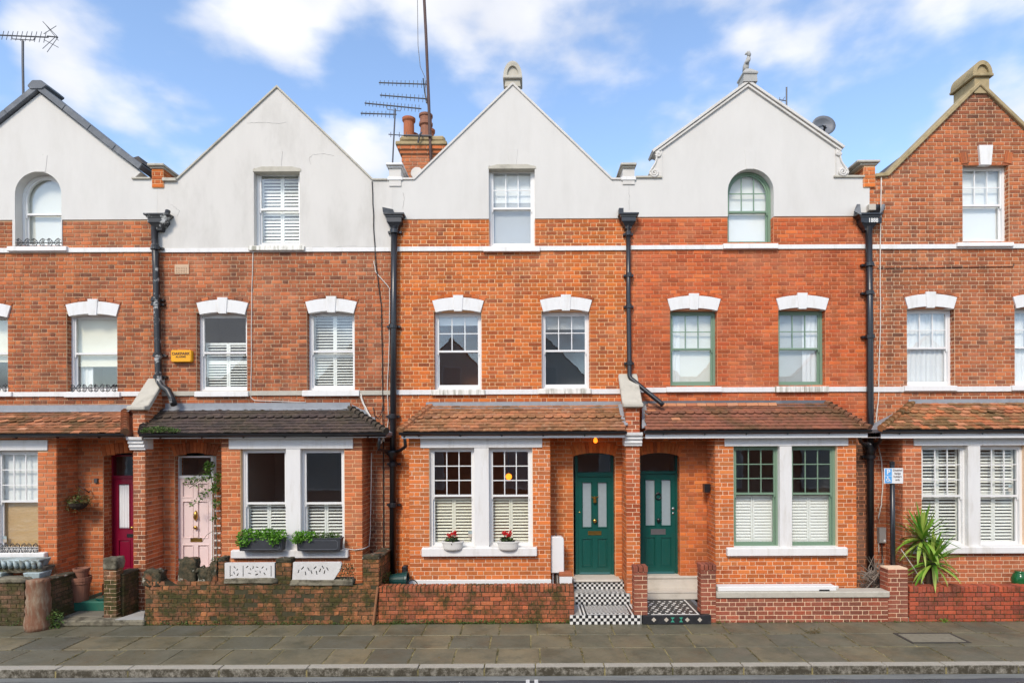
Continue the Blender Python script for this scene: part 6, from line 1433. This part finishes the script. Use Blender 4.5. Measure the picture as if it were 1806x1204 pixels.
q = MB(); q.box(X0 + .025, X1 - .025, -.275, -.185, Zb - .003, Zb + .003); q.build('lens', M['whitep'], wl_)
# white utility cabinet with its pipes
X0, X1, Zb, Zt = R(972, 946, 995.5, 1010, -.46); UC = thing('utility_cabinet', 'white utility cabinet with rounded corner beside the orange brick bay', 'cabinet', ((X0 + X1)/2, -.4, .1))
q = MB(); q.prism([(X0, Zb), (X1 - .02, Zb), (X1, Zb + .02), (X1, Zt - .06), (X1 - .012, Zt - .025), (X1 - .05, Zt - .004), (X0, Zt)], -.46, -.26); q.build('cabinet_body', M['whitep'], UC, bev=.012)
for i, (dx, mt) in enumerate(((.04, 'whitep'), (.09, 'cabled'), (.13, 'grey'))): q = MB(); q.tube([(X0 + dx, -.37, Zb + .01), (X0 + dx + .01, -.37, .08)], .017, 8); q.build('pipe', M[mt], UC)
q = MB(); q.tube([((X0 + X1)/2 - .02, -.36, Zt - .01), ((X0 + X1)/2 - .02, -.34, Zt + .05)], .012, 6); q.build('cable_entry', M['mast'], UC)
X0, X1, Zb, Zt = R(988, 1016, 1010, 1029, -.62); q = MB(); q.box(X0, X1, -.62, -.35, .07, Zt); uo = tag(q.build('painted_block', M['whitep'], None, bev=.006), 'small white painted block with brick top beside the mosaic steps', 'block'); q = MB(); q.box(X0 - .006, X1 + .006, -.626, -.344, Zt + .001, Zt + .06); q.build('top_slab', M['terracotta'], uo, bev=.006)
# lamps
LB = thing('hanging_bulb', 'lit amber filament bulb hanging in porch of left-hand green door', 'lamp', tuple(PP(1051, 775, -.3)))
c0 = PP(1051, 776, -.3); q = MB(); prof = [(.012, .07), (.018, .055), (.034, .02), (.042, -.01), (.033, -.04), (.012, -.052), (.003, -.055)]; q.lathe(prof, c0, 14); q.build('bulb', M['bulb'], LB, smooth=True)
q = MB(); q.lathe([(.02, .065), (.026, .07), (.024, .12), (.008, .13), (.006, .25)], c0, 10); q.build('lamp_holder', M['black'], LB)
GL = thing('globe_lamp', 'lit orange globe lamp seen through right pane of orange brick bay', 'lamp', tuple(PP(898, 870, .35)))
c0 = PP(898, 840, .35); q = MB(); q.lathe([(.002, .065)] + [(.065 * math.sin(math.pi * i / 12), .065 * math.cos(math.pi * i / 12)) for i in range(1, 12)] + [(.002, -.065)], c0, 16); q.build('globe', M['globe'], GL, smooth=True)
q = MB(); q.tube([c0 + Vector((0, 0, .08)), (c0.x, c0.y, ZZ(898, 778, .35))], .006, 6); q.build('flex', M['black'], GL)
# ------------------------------------------------------------------ plants, pots and litter
def leaf_mat(name, a, b_, c=None, trans=0.25):
    m, n, l, b = nmat(name)
    rnd = n.new('ShaderNodeNewGeometry').outputs['Random Per Island']
    col = ramp(n, l, rnd, [(0, a), (0.55, b_), (1, c or b_)])
    l.new(col, b.inputs['Base Color']); b.inputs['Roughness'].default_value = 0.55; b.inputs['Specular IOR Level'].default_value = 0.35
    tr = n.new('ShaderNodeBsdfTranslucent'); l.new(col, tr.inputs['Color']); mx = n.new('ShaderNodeMixShader'); mx.inputs[0].default_value = trans
    out = [q for q in n if q.type == 'OUTPUT_MATERIAL'][0]; l.new(b.outputs[0], mx.inputs[1]); l.new(tr.outputs[0], mx.inputs[2]); l.new(mx.outputs[0], out.inputs['Surface']); return m
M['leafbright'] = leaf_mat('bright_leaf', (0.05,0.15,0.012), (0.11,0.30,0.022), (0.20,0.40,0.05))
M['leafmid'] = leaf_mat('mid_leaf', (0.03,0.075,0.012), (0.08,0.16,0.03), (0.17,0.24,0.06))
M['leafdark'] = leaf_mat('dark_leaf', (0.012,0.03,0.010), (0.03,0.06,0.02), (0.06,0.09,0.03))
M['leafdry'] = leaf_mat('dry_leaf', (0.11,0.07,0.025), (0.20,0.14,0.05), (0.10,0.12,0.03))
M['yucca'] = leaf_mat('yucca_leaf', (0.06,0.17,0.014), (0.17,0.37,0.03), (0.40,0.48,0.10), 0.15)
M['flowerred'] = leaf_mat('red_petal', (0.45,0.012,0.015), (0.62,0.02,0.02), (0.7,0.05,0.05))
M['flowerwhite'] = leaf_mat('white_petal', (0.7,0.7,0.62), (0.8,0.8,0.75))
M['stem'] = simple('plant_stem', (0.07,0.075,0.03), .8, .3, 12); M['bark'] = simple('yucca_trunk', (0.12,0.085,0.055), .95, .3, 20, bmp=.6); M['twig'] = simple('dry_twig', (0.19,0.155,0.125), .9, .35, 15)
M['planter'] = simple('lead_look_planter', (0.035,0.038,0.045), .55, .2, 8); M['potw'] = simple('white_pot', (0.66,0.65,0.61), .5, .05, 8, dirt=.2); M['urnblue'] = simple('pale_blue_glaze', (0.36,0.44,0.45), .7, .3, 9, dirt=.75, dirtc=(0.09,0.085,0.05), bmp=.4, dlo=.46, dhi=.62); M['binplastic'] = simple('dark_green_plastic', (0.008,0.045,0.04), .4, .1, 8)
def leaves(mb, c, ext, n, size, rr, droop=0.0, shape=1.6):
    for _ in range(n):
        while True:
            p = Vector((rr.uniform(-1, 1), rr.uniform(-1, 1), rr.uniform(-1, 1)))
            if p.length < 1: break
        if rr.random() < .6: p = p.normalized() * rr.uniform(.7, 1.0)
        q = Vector(c) + Vector((p.x * ext[0], p.y * ext[1], p.z * ext[2]))
        d = Vector((rr.gauss(0, 1), rr.gauss(0, 1), rr.gauss(0, .7) - droop)).normalized(); s = d.cross(Vector((rr.gauss(0, 1), rr.gauss(0, 1), rr.gauss(0, 1)))).normalized(); u = d.cross(s)
        L = size * rr.uniform(.6, 1.3); w = L / shape * .5
        mb.add([tuple(q), tuple(q + d * L * .45 + s * w + u * w * .3), tuple(q + d * L), tuple(q + d * L * .45 - s * w + u * w * .3)], [(0, 1, 2), (0, 2, 3)])
def foliage(name, parent, mat, blobs, size, seed, droop=0.0, shape=1.6):
    mb = MB(); rr = random.Random(seed)
    for c, e, n_ in blobs: leaves(mb, c, e, n_, size, rr, droop, shape)
    return mb.build(name, M[mat], parent, recalc=False)
# window boxes
def window_box(label, px0, px1, bias, seed):
    y = -.80; X0, X1, Zb, Zt = R(px0, 949, px1, 971, y); T = thing('window_box', label, 'window box', ((X0 + X1) / 2, y, Zb), 'lead-grey window boxes')
    q = MB(); q.prism([(X0 + .02, Zb), (X1 - .02, Zb), (X1, Zt), (X0, Zt)], y, y + .17); q.build('trough', M['planter'], T, bev=.01)
    q = MB(); q.box(X0 - .008, X1 + .008, y - .01, y + .18, Zt - .02, Zt + .004); q.build('rim', M['planter'], T, bev=.006)
    f_ = MB(); a, b_, c, d = X0 + .06, X1 - .06, Zb + .03, Zt - .04
    f_.tube([(a + .03, y - .004, c), (b_ - .03, y - .004, c), (b_, y - .004, c + .03), (b_, y - .004, d - .03), (b_ - .03, y - .004, d), (a + .03, y - .004, d), (a, y - .004, d - .03), (a, y - .004, c + .03), (a + .03, y - .004, c)], .006, 5); f_.build('moulded_border', M['leadd'], T)
    w = X1 - X0; bl = []
    for i in range(7):
        t = (i + .5) / 7
        if bias == 'full': bl.append(((X0 + w * t, y + .07, Zt + .05 + .02 * math.sin(i * 2)), (w * .11, .11, .115), 260))
        elif t < .42: bl.append(((X0 + w * t - .03, y + .05, Zt + .035), (w * .11, .11, .10), 260))
    if bias == 'full': bl += [((X0 + .1, y - .03, Zt - .05), (.14, .07, .09), 220), ((X1 - .16, y - .03, Zt - .04), (.12, .07, .08), 180)]
    else: bl += [((X0 + .04, y - .03, Zt - .03), (.12, .06, .07), 150)]
    foliage('foliage', T, 'leafbright', bl, .044, seed)
    if bias != 'full': foliage('pale_foliage', T, 'leafmid', [((X0 + w * t, y + .07, Zt + .045), (w * .1, .08, .06), 120) for t in (.5, .62, .74, .85)], .04, seed + 1, 0, 2.4)
    foliage('blossom', T, 'flowerwhite', [(c_, (e[0], e[1], e[2] * 1.05), 3) for c_, e, n_ in bl], .018, seed + 2)
    return T
window_box('grey window box brimming with bright green trailing plants', 421, 500, 'full', 21)
window_box('grey window box half filled with greenery, right of the pair', 523, 602, 'half', 31)
# red cyclamen in white pots
def cyclamen(label, xc, seed):
    y = -.66; c = PP(xc, 969, y); T = thing('flower_pot', label, 'flower pot', tuple(c), 'white pots of red flowers')
    q = MB(); q.lathe([(.155, 0), (.175, .02), (.20, .13), (.215, .135), (.215, .165), (.19, .165), (.185, .14)], (c.x, y + .02, c.z), 24, sy=.48); q.build('pot', M['potw'], T, smooth=False)
    q = MB(); q.lathe([(.185, .145), (.01, .15)], (c.x, y + .02, c.z), 20, sy=.46); q.build('soil', M['soil'], T)
    foliage('leaves', T, 'leafdark', [((c.x, y + .02, c.z + .19), (.12, .08, .06), 70)], .07, seed, .3, 1.1); foliage('pale_leaves', T, 'leafmid', [((c.x, y, c.z + .2), (.11, .08, .05), 16)], .06, seed + 5, .3, 1.2)
    rr = random.Random(seed); fl = []; sm = MB()
    for i in range(6):
        p = Vector((c.x + rr.uniform(-.09, .09), y + rr.uniform(-.05, .05), c.z + rr.uniform(.26, .33))); fl.append((p, (.018, .018, .03), 14)); sm.tube([(c.x + rr.uniform(-.03, .03), y + .02, c.z + .15), p], .004, 5)
    foliage('petals', T, 'flowerred', fl, .05, seed + 1, -.6, 1.5); sm.build('stems', M['stem'], T)
cyclamen('white pot of red flowers on left half of the bay sill', 799, 41); cyclamen('white pot of red flowers on right half of the bay sill', 897, 42)
# yucca
def yucca_plant():
    T = thing('yucca_plant', 'spiky green yucca with two heads behind the deep red wall', 'plant', tuple(PP(1640, 1030, -.85))); rr = random.Random(8); y = -.92
    b0 = Vector((XX(1642, 1030, y), y, .07)); tops = [PP(1628, 944, y), PP(1646, 985, y - .1)]
    q = MB(); q.tube([b0, b0.lerp(tops[0], .5) + Vector((.03, 0, 0)), tops[0]], [.06, .05, .045], 10); q.tube([b0 + Vector((.05, -.03, 0)), b0.lerp(tops[1], .55) + Vector((.05, 0, 0)), tops[1]], [.055, .05, .045], 10); q.build('trunk', M['bark'], T, smooth=True)
    for c, n_, L0, nm in ((tops[0], 66, .60, 'leaf_rosette'), (tops[1], 70, .58, 'leaf_rosette')):
        mb = MB()
        for i in range(n_):
            az = i * 2.39996 + rr.uniform(-.2, .2); el = math.radians(84 - 112 * (i / n_) + rr.uniform(-10, 10)); L = L0 * rr.uniform(.75, 1.15); w = .028 * rr.uniform(.8, 1.25); k = 7
            d0 = Vector((math.cos(az) * math.cos(el), math.sin(az) * math.cos(el) * .8, math.sin(el))); sd = d0.cross(Vector((0, 0, 1))); sd = sd.normalized() if sd.length > .05 else Vector((1, 0, 0))
            p = Vector(c) + Vector((0, 0, -.14 * i / n_)); dd = d0.copy(); V = []; F_ = []; dr = rr.uniform(.0, .11) if el > 0.3 else rr.uniform(.06, .3)
            for s in range(k + 1):
                t = s / k; ww = w * (0.75 + .5 * t if t < .4 else .95 * (1 - ((t - .4) / .6) ** 2) + .02); up = sd.cross(dd).normalized()
                V += [tuple(p - sd * ww + up * ww * .35), tuple(p), tuple(p + sd * ww + up * ww * .35)]
                p = p + dd * (L / k); dd = (dd + Vector((0, 0, -dr))).normalized()
            for s in range(k): F_ += [(3*s, 3*s+1, 3*s+4, 3*s+3), (3*s+1, 3*s+2, 3*s+5, 3*s+4)]
            mb.add(V, F_)
        mb.build(nm, M['yucca'], T, recalc=False, smooth=True)
    q = MB(); q.tube([PP(1590, 968, -1.0), PP(1612, 1000, -1.0), PP(1630, 1030, -.98)], .008, 6); q.build('support_cane', M['cablew'], T)
yucca_plant()
# hanging basket with bracket
T = thing('hanging_basket', 'withered hanging basket on bracket beside the crimson door', 'hanging basket', tuple(PP(139, 880, -.28)))
c = PP(139, 886, -.28); q = MB(); q.lathe([(.02, -.14), (.09, -.12), (.15, -.06), (.17, 0), (.155, 0), (.13, -.06)], c, 16); q.build('basket', M['soil'], T)
foliage('dry_foliage', T, 'leafdry', [((c.x, c.y, c.z + .05), (.24, .18, .12), 260), ((c.x - .05, c.y, c.z - .08), (.2, .15, .1), 120), ((c.x, c.y, c.z + .18), (.06, .06, .14), 40)], .06, 51, .2, 3.0); foliage('green_foliage', T, 'leafmid', [((c.x, c.y, c.z + .05), (.2, .16, .10), 80)], .05, 52)
q = MB(); q.tube([PP(140, 856, -.05), PP(150, 862, -.28), PP(158, 868, -.1), PP(160, 864, -.02)], .010, 6); q.tube([PP(141, 858, -.12), PP(140, 872, -.28), c + Vector((.1, 0, 0))], .005, 5); q.tube([PP(140, 872, -.28), c + Vector((-.12, 0, 0))], .005, 5); q.build('bracket', M['mast'], T)
q = MB(); q.box(*R(167, 843, 173, 851, -.02)[:2], -.04, .0, *R(167, 843, 173, 851, -.02)[2:]); tag(q.build('bell_push', M['alu'], None, bev=.006), 'small metal bell push beside the crimson door', 'bell')
# stacked pots
def potshape(par, c, r0, h_, mat):
    q = MB(); q.lathe([(r0 * .72, 0), (r0 * .92, h_ * .72), (r0 * 1.0, h_ * .73), (r0 * 1.02, h_ * .80), (r0 * 1.0, h_ * .82), (r0 * 1.06, h_ * .84), (r0 * 1.08, h_), (r0 * .95, h_), (r0 * .9, h_ * .8)], c, 22); return q.build('plant_pot', M[mat], par)
c = PP(143.5, 1045, -.62); po = potshape(None, (c.x, -.62, .28), .165, .46, 'pot'); tag(po, 'tall terracotta plant pot beside the green step', 'plant pot', 'pots by the green step')
po2 = potshape(None, (c.x, -.60, .70), .13, .20, 'pot'); tag(po2, 'smaller dark pot stacked inside the tall terracotta pot', 'plant pot', 'pots by the green step')
q = MB(); q.lathe([(.14, 0), (.16, .02), (.16, .05), (.1, .06)], (c.x + .42, -.55, .29), 16); tag(q.build('green_saucer', M['doorgreen'], None), 'small green dish on the step below crimson door', 'dish')
# pale blue trough on the left wall
T = thing('stone_trough', 'pale blue weathered trough planter on wall at the left edge', 'planter', tuple(PP(30, 1022, -1.1)))
def taper(par, x0, x1, yt, yb, y0, y1, mat, nm, k=.12):
    X0, X1, Zb, Zt = R(x0, yt, x1, yb, y0); q = MB(); w = (X1 - X0) * k; q.hexa([(X0 + w, y0 + .03, Zb), (X1 - w, y0 + .03, Zb), (X1 - w, y1 - .03, Zb), (X0 + w, y1 - .03, Zb), (X0, y0, Zt), (X1, y0, Zt), (X1, y1, Zt), (X0, y1, Zt)]); return q.build(nm, M[mat], par, bev=.012)
taper(T, -40, 70, 987, 1001, -1.0, -.7, 'urnblue', 'trough_bowl', .05); taper(T, -45, 74, 1001, 1011, -1.02, -.68, 'greystone', 'trough_body', .02); taper(T, 40, 71, 1010, 1026, -1.1, -.8, 'urnblue', 'trough_foot', .12); taper(T, -30, 4, 1010, 1026, -1.1, -.8, 'urnblue', 'trough_foot', .12)
for i in range(11):
    px = -36 + i * 10.5; q = MB(); q.tube([PP(px + 4, 1000, -1.02), PP(px + 1, 993, -1.045), PP(px - 3, 987, -1.02)], [.045, .035, .008], 7); q.build('leaf_relief', M['urnblue'], T, smooth=True)
foliage('moss', T, 'leafdry', [((XX(px, 1002, -1.0), -1.0, ZZ(px, 1002, -1.0)), (.12, .03, .04), 50) for px in range(-30, 75, 12)], .03, 55)
# iron window guards
def guard(house_n, px0, px1, yt, yb, y, nrep=3):
    root = HS[house_n]['root']; X0, X1, Zb, Zt = R(px0, yt, px1, yb, y); q = MB(); zc = (Zb + Zt) / 2; h_ = (Zt - Zb) / 2; w = (X1 - X0) / nrep
    q.tube([(X0, y, zc), (X1, y, zc)], .009, 6)
    for i in range(nrep):
        xc = X0 + (i + .5) * w
        for sx in (-1, 1):
            for sz in (-1, 1):
                pts = []
                for k in range(22):
                    t = k / 21; a = -math.pi * .55 + t * 3.1 * math.pi; r = h_ * .60 * (1 - t * .75); pts.append((xc + sx * (w * .24 + r * math.cos(a) * .9), y, zc + sz * (h_ * .46 + r * math.sin(a) * .8)))
                q.tube(pts, .0065, 5)
                q.tube([(xc + sx * w * .02, y, zc), (xc + sx * w * .12, y, zc + sz * h_ * .5), (xc + sx * w * .30, y, zc + sz * h_ * .98), (xc + sx * w * .46, y, zc + sz * h_ * .6)], .006, 5)
    q.build('window_guard', M['black'], root, smooth=True)
guard(1, 28, 109, 420, 436, -.03, 3); guard(1, 124, 207, 677, 691, -.03, 4); guard(1, -70, 14, 677, 691, -.03, 4); guard(1, -14, 68, 957, 976, -.60, 4)
# climber and trellis by the pink door
T = thing('climbing_plant', 'straggly climber on narrow trellis right of the pink door', 'plant', tuple(PP(382, 1000, -.15)))
q = MB()
for px in (376, 379, 389): q.tube([PP(px, 1000, -.12), PP(px, 850, -.12)], .010, 6)
q.build('trellis_post', M['wood'], T)
for py in range(860, 1000, 13): q = MB(); X0, X1, Zb, Zt = R(379, py, 390, py + 2.5, -.13); q.box(X0, X1, -.14, -.12, Zb, Zt); q.build('trellis_rung', M['cablew'], T)
rr = random.Random(61); bl = []
for px, py, n_, e in ((370, 822, 60, .11), (366, 838, 50, .10), (352, 850, 34, .12), (340, 846, 26, .09), (332, 848, 20, .09), (358, 870, 30, .10), (380, 860, 60, .10), (384, 840, 50, .09), (381, 885, 40, .09), (345, 884, 12, .06), (378, 912, 16, .06), (372, 818, 30, .08), (336, 890, 8, .05)):
    p = PP(px, py, -.20); bl.append((p, (e, .08, e), n_))
foliage('leaves', T, 'leafmid', bl, .062, 62, .5, 2.0); foliage('bright_leaves', T, 'leafbright', [(c_, e, max(3, n_ // 3)) for c_, e, n_ in bl], .06, 63, .5, 2.0)
q = MB(); q.tube([PP(384, 1000, -.15), PP(383, 940, -.16), PP(378, 880, -.18), PP(372, 830, -.2), PP(352, 848, -.22), (PP(335, 860, -.22))], .007, 6); q.tube([PP(378, 935, -.16), PP(366, 942, -.2), PP(357, 955, -.2)], .005, 5); q.tube([PP(372, 826, -.2), PP(330, 846, -.22), PP(322, 852, -.22)], .005, 5); q.build('stems', M['stem'], T)
# twig heap behind the fourth garden wall
T = thing('twig_pile', 'heap of dry grey branches at the foot of right-hand downpipe', 'branches', tuple(PP(1552, 1030, -.6))); rr = random.Random(71)
mb = MB()
for i in range(90):
    a = PP(rr.uniform(1526, 1566), rr.uniform(1005, 1038), rr.uniform(-.95, -.3)); d = Vector((rr.uniform(-.35, .35), rr.uniform(-.15, .15), rr.uniform(-.22, .28))); mid = a + d * .5 + Vector((rr.uniform(-.05, .05), 0, rr.uniform(-.04, .06)))
    mb.tube([a - d * .5, mid, a + d * .6], [.010, .008, .003], 5)
o = mb.build('twigs', M['twig'], T); o['kind'] = 'stuff'
mb = MB()
for i in range(14):
    a = PP(rr.uniform(1538, 1562), 1036, rr.uniform(-.8, -.3)); mb.tube([a, a + Vector((rr.uniform(-.1, .1), 0, rr.uniform(.2, .45))), a + Vector((rr.uniform(-.2, .2), rr.uniform(-.1, .1), rr.uniform(.4, .62)))], [.014, .010, .004], 5)
o = mb.build('upright_twigs', M['twig'], T); o['kind'] = 'stuff'
foliage('moss', T, 'leafdry', [(PP(1528, 1020, -.4), (.12, .12, .15), 60)], .04, 73)
# moss in the gutter, weeds and grass along the walls
mg = MB(); rr = random.Random(81)
for i in range(16):
    p = PP(250 + i * 4.2, 762 - 2.5 * math.sin(i / 15 * 3.1), -.78); leaves(mg, p + Vector((0, .02, .03)), (.05, .05, .035 + .03 * math.sin(i / 15 * 3.1)), 45, .03, rr)
tag(mg.build('gutter_moss', M['leafmid'], None, recalc=False), 'clump of green weeds growing in gutter beside the left parapet', 'weeds')
def weed(label, px, py, y, ext, n_, mat, size, seed, shape=3.0, cat='weed'):
    c = PP(px, py, y); c.z = max(c.z, ext[2] * .55); mb = MB(); leaves(mb, c, ext, n_, size, random.Random(seed), -.3, shape); tag(mb.build('weed', M[mat], None, recalc=False), label, cat, 'weeds along the walls')
weed('bushy yellow-green weed at foot of the round gatepost', 96, 1092, -1.42, (.16, .08, .17), 230, 'leafmid', .05, 82)
weed('small green weed at foot of the deep red wall', 1666, 1094, -1.28, (.07, .04, .05), 50, 'leafbright', .04, 83)
weed('dark green bush growing by the broken end of the plaques', 612, 1008, -1.2, (.14, .08, .17), 200, 'leafdark', .05, 84)
weed('mossy tuft behind wall at foot of the long downpipe', 684, 1020, -.8, (.12, .1, .12), 150, 'leafmid', .04, 85)
weed('dry tuft of straw on pavement before the red brick wall', 1436, 1116, -1.85, (.13, .05, .035), 60, 'leafdry', .09, 86, 8)
weed('trailing green leaf over the wall beneath the pink door', 384, 988, -1.1, (.13, .06, .04), 50, 'leafmid', .06, 87)
weed('little weed beside the dark tiled landing corner', 1268, 1097, -1.3, (.05, .03, .04), 40, 'leafmid', .03, 88)
gm = MB(); rr = random.Random(91)
for i in range(360):
    x = rr.uniform(-10.4, 9.6); y = rr.gauss(GW - .025, .012)
    if XX(1006, 1092, -1.3) - .05 < x < XX(1256, 1092, -1.3) + .05: continue
    leaves(gm, (x, y, .012), (.03, .012, .014), 4, .022, rr, -.2, 2.2)
for i in range(420):
    x = rr.choice((rr.uniform(-10.2, -2.7), rr.uniform(-2.7, 1.0))); leaves(gm, (x, GW - .02 + rr.uniform(-.015, .01), .01 + abs(rr.gauss(0, .035))), (.05, .012, .022), 6, .022, rr, -.1, 1.6)
for i in range(60):
    x = rr.uniform(-2.6, 1.0); leaves(gm, (x, GW - .03, .03), (.02, .01, .02), 2, .07, rr, -.8, 9)
o = gm.build('wall_foot_moss', M['leafmid'], None, recalc=False, kind='stuff'); o['label'] = 'fringe of moss and grass along the foot of the garden walls'; o['category'] = 'moss'
jm = MB()
for o_ in [c_ for c_ in pv.children]:
    if rr.random() < .75:
        L = o_.location; hw = max(abs(v.co.x) for v in o_.data.vertices); hd = max(abs(v.co.y) for v in o_.data.vertices)
        for k in range(rr.randrange(4, 22)):
            t = rr.uniform(-1, 1); leaves(jm, (L.x + hw + rr.uniform(-.012, .012), L.y + t * hd, .004), (.014, .02, .004), 3, .018, rr, 0, 1.5)
        for k in range(rr.randrange(0, 10)):
            t = rr.uniform(-1, 1); leaves(jm, (L.x + t * hw, L.y + hd + rr.uniform(-.01, .01), .004), (.03, .010, .004), 3, .018, rr, 0, 1.5)
o = jm.build('joint_moss', M['leafdry'], None, recalc=False, kind='stuff'); o['label'] = 'yellowish moss growing in the joints of the pavement'; o['category'] = 'moss'
lt = MB()
for i in range(45):
    x = rr.uniform(-9.5, 8.5); y = rr.uniform(-3.1, -1.35); leaves(lt, (x, y, .010), (.01, .01, .002), 1, .03, rr, 0, 1.6)
o = lt.build('leaf_litter', M['leafdry'], None, recalc=False, kind='stuff'); o['label'] = 'small dry leaves and litter scattered over the pavement'; o['category'] = 'litter'
# things behind the third wall
T = thing('garden_pot', 'dark green plastic pot on its side beneath the long downpipe', 'pot', tuple(PP(706, 1030, -.8)))
c = PP(704, 1022, -.75); q = MB(); q.lathe([(.10, -.16), (.15, .12), (.165, .13), (.165, .17), (.14, .17), (.13, .1)], c, 20, axis='x'); q.build('pot_body', M['binplastic'], T)
q = MB(); q.box(*R(710, 997, 719, 1033, -.62)[:2], -.66, -.5, .1, R(710, 997, 719, 1033, -.62)[3]); tag(q.build('storage_box', M['black'], None, bev=.02), 'black upright box behind the orange brick wall', 'box')
q = MB(); q.tube([PP(720 + 10 * math.cos(t) + 8, 1034 - 12 * math.sin(t), -.85) for t in [math.pi * i / 12 for i in range(13)]], .010, 6); tag(q.build('garden_hose', M['cabled'], None), 'loop of dark hose above the orange brick wall', 'hose')
c = PP(1799, 1021, -.95); q = MB(); q.lathe([(.06, -.30), (.10, -.2), (.125, -.06), (.13, .02), (.10, .10), (.07, .13), (.085, .15)], c, 20); tag(q.build('glazed_pot', simple('green_glaze', (0.012,0.10,0.03), .15, .2, 5), None, smooth=True), 'shiny green glazed pot behind wall at the right edge', 'pot')
# stickers in the windows
for px, py, y, hn in ((538, 864, BAYY + .11, 2), (830, 941, BAYY + .14, 3), (1783, 860, BAYY + .11, 5), (9, 950, BAYY + .14, 1)):
    X0, X1, Zb, Zt = R(px - 3.5, py - 5.5, px + 3.5, py + 5.5, y); q = MB(); q.box(X0, X1, y, y + .002, Zb, (Zb + Zt) / 2 - .001, 0); q.box(X0, X1, y, y + .002, (Zb + Zt) / 2 + .001, Zt, 1); o = q.build('window_sticker', [M['beige'], M['urnblue']], HS[hn]['root'])
